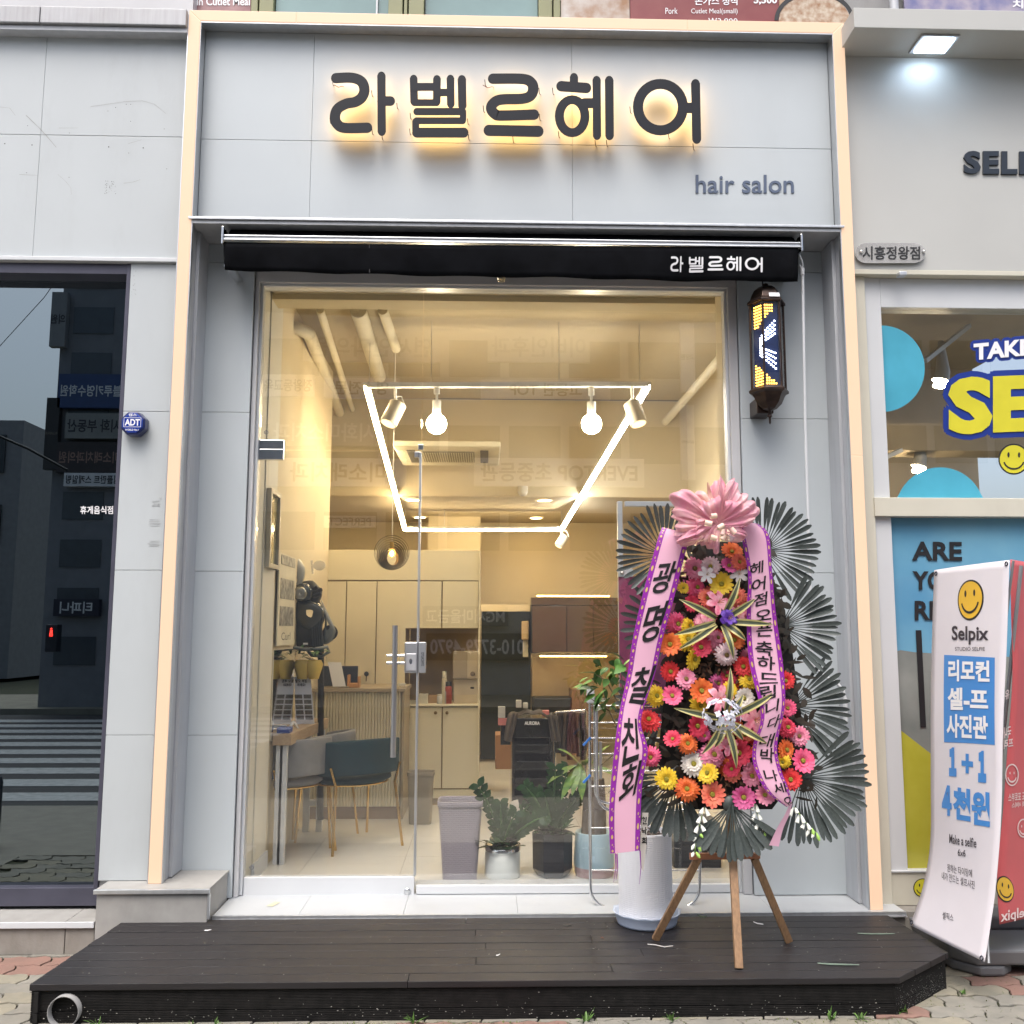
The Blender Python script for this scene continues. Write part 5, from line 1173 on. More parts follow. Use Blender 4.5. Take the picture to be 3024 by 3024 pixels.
# ================================================================== PLANTER, RACK
pcx = P(1908, 2700, -.16).x
sa0 = PZ(1917, 2752, ZDK); pr = .128; rs = pr*1.28
py_ = sa0.y+rs*.86
wp = thing('tall_planter', 'tall white ribbed planter with leafy shrub standing in a saucer', 'planter', (pcx, py_, ZDK+.006))
zt_ = P(1908, 2452, py_).z; pr = 79*MPP(P(1908, 2600, py_))
RIBW = mat('white_ribbed_plastic', (.72, .73, .76), .5, var=.03)
prof = []; nr = 46; z0_ = ZDK+.012
prof.append((.0001, z0_)); prof.append((pr*.985, z0_))
for k in range(nr): z = z0_+.004+(zt_-z0_-.008)*k/nr; prof += [(pr, z), (pr, z+(zt_-z0_)/nr*.6), (pr-.0010, z+(zt_-z0_)/nr*.75), (pr-.0010, z+(zt_-z0_)/nr*.95)]
prof += [(pr, zt_-.003), (pr-.003, zt_), (pr-.012, zt_), (pr-.014, zt_-.03), (.0001, zt_-.032)]
obj('pot', MB().lathe(prof, (pcx, py_, 0), 40, False), RIBW, wp)
obj('soil', MB().lathe([(pr-.014, zt_-.028), (.05, zt_-.018), (.0001, zt_-.016)], (pcx, py_, 0), 20, True, False, False), mat('bark_soil', (.10, .085, .07), .95, bump=.9, bscale=120, var=.4, scale=40), wp)
brk = MB()
for k in range(60):
    a = ru(0, 6.3); r = pr*.85*math.sqrt(rnd()); c = Vector((pcx+r*math.cos(a), py_+r*math.sin(a), zt_-.018+ru(0, .014))); s_ = ru(.006, .016)
    brk.beam(c-Vector((ru(-s_, s_), ru(-s_, s_), ru(-.004, .004))), c+Vector((ru(-s_, s_), ru(-s_, s_), ru(0, .01))), .009, .005)
tag(obj('bark_chips', brk, mat('bark_chip', (.16, .13, .115), .9, var=.4, scale=60), wp), kind='stuff')
obj('plant_tag', BX(1887, 2466, 1907, 2513, py_-pr-.004, .003), mat('black_tag', (.02, .02, .03), .5), wp)
TL = mat('fresh_green_leaf', (.11, .26, .035), .45, col2=(.05, .15, .025), scale=25)
TL2 = mat('deep_green_leaf', (.035, .10, .025), .45, col2=(.06, .15, .035), scale=25)
def leaf_me(nm, m_, w=.30, fold=.12):
    mb = MB(); mb.sm = True; vs = []; n_ = 7
    for i in range(n_+1):
        t = i/n_; ww = w*math.sin(math.pi*(t**.75))**.9 if 0 < t < 1 else .005; z = -.28*t*t; vs += [(t, -ww, z+fold*ww), (t, 0, z-.01), (t, ww, z+fold*ww)]
    mb.add(vs, [(3*i+a, 3*i+3+a, 3*i+4+a, 3*i+1+a) for i in range(n_) for a in (0, 1)]); return mesh_of(mb, m_, nm)
LFA, LFB = leaf_me('leaf', TL), leaf_me('leaf', TL2)
tr_top = P(1850, 1960, py_+.08)
br = [[Vector((pcx, py_, zt_-.03)), P(1880, 2330, py_+.03), P(1850, 2150, py_+.08), P(1832, 1960, py_+.10)], [P(1865, 2250, py_+.05), P(1800, 2100, py_+.10), P(1740, 2060, py_+.10)], [P(1856, 2180, py_+.05), P(1870, 2050, py_), P(1830, 1945, py_+.05)], [P(1868, 2280, py_+.05), P(1810, 2230, py_+.12), P(1775, 2260, py_+.14)], [P(1850, 2120, py_+.05), P(1790, 2010, py_+.12), P(1755, 1990, py_+.12)], [P(1868, 2300, py_+.05), P(1840, 2320, py_+.1), P(1795, 2340, py_+.12)]]
sm_ = MB()
for i, b in enumerate(br): sm_.tube(b, [.010 if i == 0 else .004]*(len(b)-1)+[.002], 7)
obj('stem', sm_, mat('young_bark', (.14, .11, .07), .8), wp)
lp = [(1855, 1930), (1880, 1940), (1820, 1945), (1808, 1930), (1845, 1965), (1835, 1985), (1870, 1970), (1800, 1985), (1790, 2005), (1770, 1975), (1755, 1990), (1740, 2010), (1725, 2018), (1712, 2028), (1760, 2030), (1775, 2045), (1790, 2035), (1810, 2020), (1830, 2030), (1750, 2050), (1765, 2065), (1785, 2070), (1800, 2060), (1815, 2075), (1840, 2060), (1770, 2090), (1785, 2105), (1760, 2030), (1822, 2000), (1850, 2010), (1745, 2035), (1735, 2000)]
for i, (x, y) in enumerate(lp):
    a = ru(2.2, 4.4) if x < 1800 else ru(0, 6.3); inst('leaf', LFA if i % 3 else LFB, wp, P(x+ru(0, 10), y, py_+.08+ru(-.06, .07))-wp.location, (ru(-.7, .3), ru(-.3, .9), a), ru(.065, .10))
for i in range(70):
    x = ru(1765, 1850); y = ru(2110, 2390)
    if i > 44: x = ru(1735, 1860); y = ru(1945, 2090); inst('leaf', LFB if i % 3 else LFA, wp, P(x, y, py_+.10+ru(-.05, .08))-wp.location, (ru(-.7, .3), ru(.2, 1.1), ru(0, 6.3)), ru(.04, .07))
sau = MB(); n_ = 64; pf = [(.0001, 0), (rs*.88, 0), (rs*.91, .010), (rs*.97, .050), (rs*1.03, .060), (rs*.95, .055), (rs*.88, .014), (.0001, .010)]
vs = []
for j, (r, z) in enumerate(pf):
    for k in range(n_):
        a = 2*math.pi*k/n_; sc_ = 1+(.018*math.cos(a*14) if j in (4,) else 0); vs.append((pcx+.004+r*sc_*math.cos(a), py_+r*sc_*math.sin(a), ZDK+.002+z+(.003*math.cos(a*14) if j == 4 else 0)))
sau.sm = True; sau.add(vs, [(i*n_+k, i*n_+(k+1) % n_, (i+1)*n_+(k+1) % n_, (i+1)*n_+k) for i in range(len(pf)-1) for k in range(n_)])
tag(obj('saucer', sau, mat('pale_blue_plastic', (.58, .66, .80), .35, var=.05)), 'pale blue scalloped plastic saucer under the tall white planter', 'saucer')
dr = thing('drying_rack', 'folded chrome wire rack leaning at the window behind the tall planter', 'rack', P(1905, 2680, .12))
def T(pts, Y_): return [P(x, y, Y_) for x, y in pts]
def ucurve(xl, xr, yt, yb, r, Y_):
    q = [(xl, yt), (xl, (yt+yb)/2), (xl+2, yb-r)]
    for k in range(1, 6): a = math.pi/2*k/5; q.append((xl+2+r-r*math.cos(a), yb-r+r*math.sin(a)))
    for k in range(0, 6): a = math.pi/2*k/5; q.append((xr-r+r*math.sin(a), yb-r+r*math.cos(a)))
    q += [(xr+2, (yt+yb)/2), (xr+2, yt)]; return T(q, Y_)
obj('outer_frame', MB().tube(ucurve(1742, 2066, 2060, 2680, 55, .12), .0085, 12), CHROME, dr)
obj('inner_frame', MB().tube(ucurve(1762, 2050, 2060, 2395, 50, .10), .0075, 12), CHROME, dr)
obj('inner_frame', MB().tube(ucurve(1755, 2056, 2060, 2372, 40, .14), .0065, 12), CHROME, dr)
for y in (2084, 2134, 2180, 2226, 2276, 2322, 2445, 2570): obj('rung', MB().tube(T([(1744, y), (2064, y)], .115), .0035, 8), CHROME, dr)
obj('hinge_cap', BX(1734, 2034, 1756, 2078, .10, .04), mat('grey_plastic_cap', (.45, .46, .48), .4), dr, .006)
obj('hinge_strap', BX(1770, 2190, 1778, 2300, .105, .01), ALU, dr, .002)
for x, y in ((1722, 2190), (1722, 2300)): obj('blue_clip', MB().beam(P(x, y+12, .10), P(x+22, y-12, .10), .010, .012), mat('blue_plastic', (.04, .18, .55), .4), dr, .002)

# ================================================================== STANDING BANNERS
BL = PL([(2759, 1684), (2754, 1837), (2749, 2060), (2749, 2300), (2748, 2480), (2728, 2610), (2688, 2732)], -.27)
BR = PL([(2981, 1654), (2973, 1900), (2962, 2150), (2957, 2400), (2942, 2605), (2927, 2720), (2908, 2841)], -.82)
bs = thing('banner_stand', 'free standing white banner with yellow smiling face and blue korean lettering', 'banner', (2.05, -.55, 0))
BS = Surf(BL, BR, .012)
BWH = mat('banner_vinyl', (.68, .65, .69), .45, var=.02)
sheet = obj('banner_sheet', BS.mesh(12, 40), BWH, bs, solid=.0015)
BBL = mat('banner_blue', (.055, .24, .60), .45, var=.03)
cq = BS.quad(2829, 1713, 2905, 1833, .002, -6)
smb = thing('x', 'x', 'x'); bpy.data.objects.remove(smb)
smiley(sheet, lambda x, y, l: BS.quad(2829, 1716, 2906, 1836, .002+.0012*l, -8)(x/2+.5, .5-y/2), 1, mat('banner_yellow', (.70, .42, .03), .45))
def bt(body, x0, y0, x1, y1, m_=BLACKP, bold=.0, tilt=0., d=.003): text('lettering', body, BS.quad(x0, y0, x1, y1, d, tilt), m_, sheet, bold)
DKG = mat('banner_charcoal', (.035, .028, .038), .5)
bt('Selpix', 2812, 1848, 2921, 1904, DKG, .025); bt('STUDIO SELFIE', 2822, 1911, 2910, 1922, DKG)
q = BS.quad(2789, 1934, 2939, 2192, .002, 8); obj('blue_box', MB().grid(lambda u, v: q(u, v), 6, 8), BBL, sheet)
bt('리모컨', 2803, 1948, 2925, 2012, PAPERW, .035, 3, .0045); bt('셀-프', 2801, 2030, 2921, 2096, PAPERW, .035, 4, .0045); bt('사진관', 2798, 2108, 2920, 2178, PAPERW, .035, 7, .0045)
bt('１', 2804, 2206, 2826, 2292, BBL, .10, 2); bt('＋', 2841, 2224, 2875, 2282, BBL, .09, 4); bt('１', 2890, 2216, 2914, 2310, BBL, .10, 2)
bt('４', 2783, 2316, 2812, 2406, BBL, .05, 5); bt('천', 2816, 2322, 2868, 2418, BBL, .05, 9); bt('원', 2870, 2332, 2925, 2434, BBL, .05, 9)
bt('Make a selfie', 2805, 2462, 2885, 2490, DKG, .01, 14); bt('6x6', 2830, 2507, 2853, 2527, DKG, .01, 3)
bt('원하는 타이밍에', 2799, 2550, 2872, 2574, DKG, 0, 18); bt('내가 만드는 셀프사진', 2783, 2574, 2880, 2598, DKG, 0, 28); bt('셀픽스', 2785, 2692, 2817, 2714, DKG, 0, 8)
for x, y in ((2765, 1694), (2973, 1665), (2693, 2724), (2900, 2830)):
    u, v = BS.inv(x, y); c = BS.off(u, v, .002); nn = BS.nrm0(v); t1 = nn.orthogonal().normalized(); t2 = nn.cross(t1)
    mb = MB(); mb.tube([c+(t1*math.cos(a)+t2*math.sin(a))*.009 for a in [k*math.pi/6 for k in range(12)]], .003, 6, closed=True); obj('eyelet', mb, DARKMET, sheet)
POLE = mat('banner_pole', (.30, .31, .32), .4, metal=.4)
top_ = P(2978, 1650, -.78)+Vector((.03, .03, .0))
obj('pole', MB().tube([P(2985, 1670, -.70)+Vector((.05, 0, 0)), Vector((2.33, -.45, .12))], .009, 8).tube([BS.off(1, .0, -.02), BS.off(.5, .55, -.1), BS.off(0, 1, -.02)], .006, 8).tube([BS.off(0, .0, -.02), BS.off(.5, .55, -.1), BS.off(1, 1, -.02)], .006, 8), POLE, bs)
GP = mat('grey_base_plastic', (.16, .165, .175), .5, var=.06)
b0 = PZ(2862, 2880, 0)
def base(x0, x1, y0, y1, mb, m_):
    prof = [(0, .0), (.03, .0), (.045, .03), (.16, .035)]
bse = MB()
bx_, by2 = b0.x-.02, b0.y-.03
bse.prism([(bx_-.05, by2+.75), (bx_-.05, by2+.08), (bx_+.05, by2-.02), (bx_+.75, by2-.02), (bx_+.85, by2+.08), (bx_+.85, by2+.75)], lambda x, y: (x, y, .125), lambda x, y: (x+(.02 if x < bx_ else 0), y+.02, .05))
bse.prism([(bx_-.03, by2+.72), (bx_-.03, by2+.10), (bx_+.06, by2), (bx_+.17, by2), (bx_+.24, by2+.06), (bx_+.24, by2+.72)], lambda x, y: (x, y, .0495), lambda x, y: (x+.005, y+.005, .001))
bse.prism([(bx_+.60, by2+.72), (bx_+.60, by2+.02), (bx_+.8, by2+.02), (bx_+.8, by2+.72)], lambda x, y: (x, y, .0495), lambda x, y: (x, y, .001))
bse.box(bx_+.02, bx_+.62, by2+.28, by2+.46, .126, .19)
obj('water_base', bse, GP, bs, .012)
rb2 = thing('banner_stand', 'red banner standing back to back behind the white banner at right edge', 'banner', (2.5, -.6, .12))
RL2 = PL([(2984, 1652), (2986, 1800), (2990, 2000), (2976, 2200), (2962, 2400), (2945, 2580), (2952, 2730)], -.66)
RR2 = [p+Vector((.50, .50, .0)) for p in PL([(2996, 1652), (3002, 1800), (3012, 2000), (3024, 2200), (3034, 2400), (3040, 2600), (3040, 2780)], -.78)]
RS = Surf(RL2, RR2, .0)
REDB = mat('red_banner_vinyl', (.55, .10, .11), .45, var=.05)
sh2 = obj('banner_sheet', RS.mesh(8, 30), REDB, rb2, solid=.0015)
WHB = mat('red_banner_ink', (.75, .6, .58), .5)
def rt_(body, x0, y0, x1, y1, tilt=6): text('lettering', body[::1], RS.quad(x1, y0, x0, y1, .003, tilt), WHB, sh2, .02)
rt_('유', 2966, 2034, 2979, 2062); rt_('국내', 2962, 2142, 2984, 2176); rt_('프리', 2962, 2178, 2990, 2206); rt_('별도 포토부스', 2976, 2336, 3034, 2362); rt_('인화 서비스', 2986, 2364, 3034, 2380); rt_('Selpix', 2953, 2676, 3040, 2722, 10)
for cx_, cy_2, rx, ry in ((2986, 2288, 20, 33), (3020, 2445, 18, 28)):
    mb = MB(); q = lambda x, y: RS.off(*RS.inv(x, y), .004); vs = []
    for i in range(25): a = 2*math.pi*i/24; vs += [q(cx_+rx*math.cos(a), cy_2+ry*math.sin(a)), q(cx_+(rx-3)*math.cos(a), cy_2+(ry-4)*math.sin(a))]
    mb.add(vs, [(2*i, 2*i+1, 2*i+3, 2*i+2) for i in range(24)]); vs = []
    for i in range(13): a = rad(20+140*i/12); vs += [q(cx_+rx*.6*math.cos(a), cy_2+ry*.55*math.sin(a)), q(cx_+rx*.72*math.cos(a), cy_2+ry*.7*math.sin(a))]
    mb.add(vs, [(2*i, 2*i+1, 2*i+3, 2*i+2) for i in range(12)])
    for s_ in (-.3, .3): mb.add([q(cx_+rx*s_-1.2, cy_2-9), q(cx_+rx*s_+1.2, cy_2-9), q(cx_+rx*s_+1.2, cy_2-2), q(cx_+rx*s_-1.2, cy_2-2)], [(0, 1, 2, 3)])
    obj('face_outline', mb, WHB, sh2)
smiley(sh2, lambda x, y, l: RS.off(*RS.inv(2966+27*x, 2625+38*y+8*x), .003+.0012*l), 1, mat('banner_yellow', (0, 0, 0)))
# ================================================================== INSIDE THE SALON
FLZ = ZTH-.002
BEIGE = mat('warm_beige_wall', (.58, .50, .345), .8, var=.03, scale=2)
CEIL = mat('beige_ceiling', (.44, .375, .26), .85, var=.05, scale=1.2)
YB, YBK = 3.95, 6.2            # bulkhead, back wall
XIL, XIR = -2.3, 1.95
ZC = 3.82; ZSF = P(1500, 1466, YB).z
sr = tag(obj('salon_floor', MB().box(XIL, XIR, .625, YBK, FLZ-.08, FLZ-.006), mat('tile_grout', (.4, .38, .34), .8)), kind='structure')
FT = mat('polished_floor_tile', (.70, .685, .64), .10, var=.04, scale=2, spec=.6)
ts = .6
for i in range(int((XIR-XIL)/ts)+1):
    for j in range(10):
        x0, y0 = XIL+i*ts, .625+j*ts
        if y0 > YBK: continue
        obj('floor_tile', MB().box(x0+.001, min(x0+ts, XIR)-.001, y0+.001, min(y0+ts, YBK)-.001, FLZ-.0055, FLZ), FT, sr)
sw = thing('salon_interior', 'warm beige walls and ceiling of the lit salon behind the glass', 'room', (0, 3, FLZ))
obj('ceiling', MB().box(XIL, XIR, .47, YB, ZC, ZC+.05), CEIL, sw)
obj('ceiling_seam', MB().box(P(1400, 1207, 3.0).x-.4, XIR, YB-.035, YB-.03, ZC-.006, ZC-.001), DARKMET, sw)
obj('bulkhead', MB().box(XIL, XIR, YB, YB+.06, ZSF, ZC-.001), BEIGE, sw)
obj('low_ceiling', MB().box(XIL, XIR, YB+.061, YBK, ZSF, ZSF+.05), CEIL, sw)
obj('back_wall', MB().box(XIL, XIR, YBK, YBK+.06, FLZ-.08, ZSF+.05), BEIGE, sw)
obj('side_wall', MB().box(XIR, XIR+.06, .47, YBK+.06, FLZ-.08, ZC+.05), BEIGE, sw)
obj('side_wall', MB().box(XIL-.06, XIL, .47, YBK+.06, FLZ-.08, ZC+.05), BEIGE, sw)
# pier at left of the door with header beam
PX = P(801, 2000, .95).x
obj('entrance_pier', MB().box(XG0-.02, PX, .63, .95, FLZ, ZC-.001).box(XG0-.5, XG0-.021, .461, .95, FLZ, ZC-.001), mat('offwhite_wall', (.62, .60, .53), .7, var=.03), sw)
zh_ = P(1500, 918, .80).z
obj('header_beam', MB().box(PX+.001, XIR, .63, .80, zh_, ZC-.001), BEIGE, sw)
obj('entrance_pier', MB().box(XG1+.01, XIR, .461, .60, FLZ, ZC-.001), BEIGE, sw)
obj('header_beam', MB().box(XG0, XG1+.009, .461, .629, ZG1+.06, ZC-.002), BEIGE, sw)
obj('floor_skirting', MB().box(XG0-.018, PX+.012, .62, .962, FLZ, FLZ+.10), WHITE, sw)
# left wall with mirror
MX = P(864, 2000, 1.55).x
LXW = PX-.004
obj('side_partition', MB().box(LXW-.06, LXW-.002, .951, 3.0, FLZ, ZC-.001), BEIGE, sw)
tag(obj('wall_mirror', MB().box(LXW-.001, LXW+.012, .97, 1.62, FLZ+.75, P(870, 1915, 1.6).z), mat('mirror_silver', (.85, .86, .85), .02, metal=1., var=.01)), 'tall frameless mirror on the left salon wall beside the table', 'mirror')

# ---- light track rectangle
def pt(x, y, Y): return P(x, y, Y)
YT0, YT1 = 1.6, 5.0
lt_ = thing('light_track', 'hanging white light track rectangle with glowing strips and four lamps', 'track light', P(1500, 1135, YT0))
A_, B_ = P(1082, 1138, YT0), P(1914, 1136, YT0); C_, D_ = P(1658, 1562, YT1), P(1196, 1562, YT1)
WS = mat('warm_light_strip', (1, .9, .7), .4, emit=(1.0, .76, .43), estr=35.); CS = mat('cool_light_strip', (1, 1, 1), .4, emit=(1.0, .95, .86), estr=35.)
RAILW = mat('white_rail', (.72, .72, .70), .4)
obj('rail', MB().beam(A_+Vector((0, 0, .0)), B_, .05, .035), RAILW, lt_, .003)
for a, b, m_, nm in ((A_, D_, WS, 'left'), (D_, C_, WS, 'back'), (C_, B_, CS, 'right')):
    k = 4
    for i in range(k):
        p_, q_ = a.lerp(b, i/k+.004), a.lerp(b, (i+1)/k-.004)
        obj('light_strip', MB().beam(p_-Vector((0, 0, .012)), q_-Vector((0, 0, .012)), .036, .022), m_, lt_)
    obj('strip_channel', MB().beam(a+Vector((0, 0, .012)), b+Vector((0, 0, .012)), .044, .022), RAILW, lt_)
for x, yt in ((1273, 905), (1651, 912), (1090, 905), (1890, 918)):
    p_ = P(x, 1130, YT0); obj('hanging_wire', MB().tube([p_, (p_.x, p_.y, ZC)], .0025, 6), STEEL, lt_)
for p_ in (D_, C_, D_.lerp(C_, .25)): obj('hanging_wire', MB().tube([p_, (p_.x, p_.y, ZSF if p_.y > YB else ZC)], .003, 6), STEEL, lt_)
BULB = mat('bulb_glow', (1, .95, .85), .4, emit=(1.0, .84, .58), estr=55.)
SPOTW = mat('white_spot', (.66, .63, .55), .45)
for x, y in ((1289, 1252), (1747, 1252)):
    c = P(x, y, YT0); r = 30*MPP(c)
    f_ = obj('bulb_fitting', MB().tube([(c.x, c.y, A_.z), (c.x, c.y, A_.z-.06)], .022, 12).tube([(c.x, c.y, A_.z-.06), (c.x, c.y, A_.z-.11)], .009, 10).tube([(c.x, c.y, A_.z-.11), (c.x, c.y, c.z+r*.8)], .032, 14), RAILW, lt_)
    obj('globe_bulb', MB().sphere(c, r, 20, 14), BULB, f_)
GLOWD = mat('spot_lens', (.9, .8, .6), .4, emit=(1, .75, .42), estr=1.1)
def spot(x, y, Y_, dx, r_, L_, root, top):
    c = P(x, y, Y_); d = Vector((dx, -.25, -.9)).normalized()
    s_ = obj('spot_head', MB().tube([c-d*L_/2, c+d*L_/2], r_, 20, True), SPOTW, root)
    obj('spot_lens', MB().tube([c+d*(L_/2+.001), c+d*(L_/2+.004)], r_*.86, 20), GLOWD, s_)
    obj('spot_yoke', MB().tube([top, (top.x, top.y, top.z-.06), c-d*L_*.35+Vector((0, -.0, 0))], .010, 8).tube([c-d*L_*.45+Vector((.05*(1 if dx < 0 else -1), 0, .0)), c-d*L_*.55+Vector((.02, 0, .05)), c-d*L_*.2+Vector((0, 0, .1))], .005, 6), RAILW, s_)
spot(1161, 1222, YT0, -.38, .062, .17, lt_, P(1168, 1140, YT0)); spot(1876, 1222, YT0, .22, .062, .17, lt_, P(1866, 1140, YT0))
spot(1658, 1598, YT1, -.6, .045, .13, lt_, C_)

# pendant
pd = thing('pendant_lamp', 'spiral ring pendant lamp with glowing filament bulb hanging over the desk', 'pendant lamp', P(1157, 1632, 2.3))
c = P(1157, 1632, 2.3); r0 = 50*MPP(c)
RNG = mat('pale_wood_ring', (.16, .13, .075), .5, var=.15)
for k in range(8):
    r = r0*(1-.082*k); mb = MB(); tl = .10*k+.05
    ring = [c+Vector((r*math.cos(a)*math.cos(tl)-0, r*math.cos(a)*math.sin(tl), r*math.sin(a)-.006*k)) for a in [2*math.pi*i/40 for i in range(40)]]
    vs = []
    for i, p_ in enumerate(ring):
        n_ = (p_-c).normalized(); t_ = Vector((-math.sin(tl), math.cos(tl), 0))*.015; vs += [p_-t_, p_+t_, p_+t_+n_*.004, p_-t_+n_*.004]
    mb.add(vs, [(4*i+a, 4*i+(a+1) % 4, 4*((i+1) % 40)+(a+1) % 4, 4*((i+1) % 40)+a) for i in range(40) for a in range(4)])
    obj('ring', mb, RNG, pd)
obj('cord', MB().tube([c+Vector((0, 0, r0*.55)), (c.x, c.y, ZC)], .003, 6), RAILW, pd)
obj('bulb_socket', MB().tube([c+Vector((0, 0, r0*.62)), c+Vector((0, 0, r0*.25))], .016, 12), mat('brass', (.55, .38, .15), .3, metal=.9), pd)
FIL = mat('filament_glow', (1, .6, .2), .4, emit=(1, .50, .12), estr=22.)
obj('filament', MB().sphere(c+Vector((0, 0, -.005)), .016, 12, 8, (1, 1, 1.5)), FIL, pd)
obj('glass_bulb', MB().sphere(c, .030, 16, 10, (1, 1, 1.25)), mat('amber_glass', (.9, .6, .25), .1, alpha=.25, emit=(1, .5, .12), estr=2.2), pd)

# pipes under the ceiling
PIP = mat('painted_pipe', (.56, .51, .38), .6, var=.05)
zp = 3.70
for i, (a, b, r) in enumerate((((945, 915), (1104, 1406), .026), ((1058, 915), (1120, 1112), .055), ((1130, 915), (1170, 1030), .034), ((912, 985), (1005, 1225), .046))):
    p_, q_ = PZ(*a, zp if i != 3 else zp-.02), PZ(*b, zp if i != 3 else zp-.02); p_.y = max(p_.y, .70); q_.y = min(q_.y, 8)
    if i == 0: q_ = p_.lerp(q_, (YB-p_.y)/(q_.y-p_.y)*.98)
    tag(obj('ceiling_pipe', MB().tube([p_, q_], r, 14), PIP), ['thinnest long painted pipe under the salon ceiling', 'thick painted duct under the salon ceiling', 'painted duct nearest to the middle of the salon ceiling', 'corrugated painted hose duct at the far left of the salon ceiling'][i], 'pipe')
p_ = PZ(912, 985, zp-.02); tag(obj('ceiling_pipe', MB().tube([PZ(832, 968, zp-.02), PZ(880, 968, zp-.02), p_+Vector((0, .02, 0))], .046, 14), PIP), 'short elbow duct joining the corrugated hose at the far left', 'pipe')
p_, q_ = Vector((XIR-.22, .85, 3.60)), Vector((XIR-.22, YB-.05, 3.60))
tag(obj('ceiling_pipe', MB().tube([p_, q_], .036, 12), PIP), 'long painted pipe along the right salon wall top', 'pipe')
# cassette air conditioner
ac = thing('ceiling_cassette', 'cream ceiling air conditioner cassette with grille behind the globe bulbs', 'air conditioner', P(1318, 1290, 2.85))
zc_ = P(1318, 1319, 2.7).z
xa0, xa1 = P(1160, 1319, 2.7).x, P(1478, 1319, 2.7).x
obj('body', MB().box(xa0, xa1, 2.7, 3.62, zc_, zc_+.05)
, mat('aircon_cream', (.62, .58, .46), .5), ac, .01)
obj('grille', MB().box(xa0+.22, xa1-.22, 2.92, 3.40, zc_-.008, zc_-.0005), mat('aircon_grey', (.30, .28, .22), .6), ac)
gb = MB()
for k in range(22): x = xa0+.235+(xa1-xa0-.47)*k/21; gb.box(x-.004, x+.004, 2.93, 3.39, zc_-.016, zc_-.0085)
obj('grille_bars', gb, mat('aircon_cream', (0, 0, 0)), ac)['kind'] = 'stuff'
for x in (xa0+.10, xa1-.17): obj('air_slot', MB().box(x, x+.07, 2.86, 3.44, zc_-.006, zc_-.0005), DARKMET, ac)
for i, (x, y) in enumerate(((1221, 1476), (1607, 1477), (1240, 1527), (1583, 1529))):
    c = PZ(x, y, ZSF-.002)
    t = thing('downlight', ['left front', 'right front', 'left rear', 'right rear'][i]+' round downlight in the low salon ceiling', 'downlight', c, 'downlights in the low ceiling')
    obj('trim_ring', MB().lathe([(.085, .0), (.085, -.006), (.065, -.008)], c, 20, True, False, False), RAILW, t)
    obj('lamp_disc', MB().lathe([(.066, -.004), (.0001, -.004)], c, 20), mat('downlight_glow', (1, .9, .75), .4, emit=(1, .78, .50), estr=7.), t)
c = PZ(1545, 1458, ZC); 
tag(obj('dome_camera', MB().sphere(P(1544, 1455, YB-.08), .045, 14, 8, (1, 1, .8)).tube([P(1544, 1455, YB-.08), P(1544, 1455, YB-.08)+Vector((0, 0, .06))], .05, 14), mat('camera_white', (.5, .47, .4), .4)), 'small dome security camera under the salon ceiling', 'camera')
tag(obj('dome_camera', MB().sphere(P(1621, 1511, 5.4), .03, 12, 8), BLACK), 'tiny black sensor on the low ceiling right of the downlights', 'sensor')

# ---- back cabinets
YC = 3.0
CABW = mat('cream_cabinet', (.76, .695, .51), .5, var=.02, scale=3); CABD = mat('cabinet_gap', (.10, .08, .05), .8)
cb = thing('cabinet_wall', 'tall cream built in cabinets with coffee niche at the back of the salon', 'cabinet', P(1150, 2360, YC))
def R4(x0, y0, x1, y1, Y_, d=.02): return BX(x0, y0, x1, y1, Y_, d)
xr_ = 1419; zfl = FLZ
a = P(830, 1624, YC); b = P(xr_, 1624, YC)
obj('carcass', MB().box(a.x, P(1197, 1800, YC).x, YC+.022, YC+.5, zfl, a.z-.002).box(P(1197, 1800, YC).x, b.x, YC+.022, YC+.5, P(1300, 1857, YC).z, a.z-.002).box(P(1197, 1800, YC).x, b.x, YC+.022, YC+.5, zfl, P(1300, 2087, YC).z).box(P(1197, 2000, YC).x, b.x, YC+.48, YC+.5, zfl+.5, a.z-.1), mat('niche_brown', (.33, .25, .15), .7), cb)
obj('top_panel', R4(830, 1624, xr_-3, 1713, YC), CABW, cb, .002)
for x0, x1 in ((830, 925), (928, 1015), (1018, 1106), (1109, 1195)): obj('cabinet_door', R4(x0, 1717, x1, 2350, YC), CABW, cb, .002)
for x0, x1 in ((1198, 1303), (1307, 1412)):
    obj('cabinet_door', R4(x0, 1717, x1, 1855, YC), CABW, cb, .002)
    d_ = obj('cabinet_door', R4(x0, 2089, x1, 2328, YC), CABW, cb, .002)
    kx = 1286 if x0 < 1250 else 1320
    obj('door_knob', MB().sphere(P(kx, 2105, YC-.02), .014, 10, 8).tube([P(kx, 2105, YC-.02), P(kx, 2105, YC)], .006, 8), mat('brown_knob', (.22, .15, .08), .4), d_)
obj('side_panel', MB().box(P(1413, 1800, YC).x, b.x, YC-.03, YC+.021, zfl, a.z), CABW, cb, .002)
obj('worktop', R4(1197, 2080, 1417, 2086, YC-.02, .5), CABW, cb, .003)
obj('base_board', R4(830, 2332, 1412, 2358, YC+.01, .012), CABW, cb, .002)
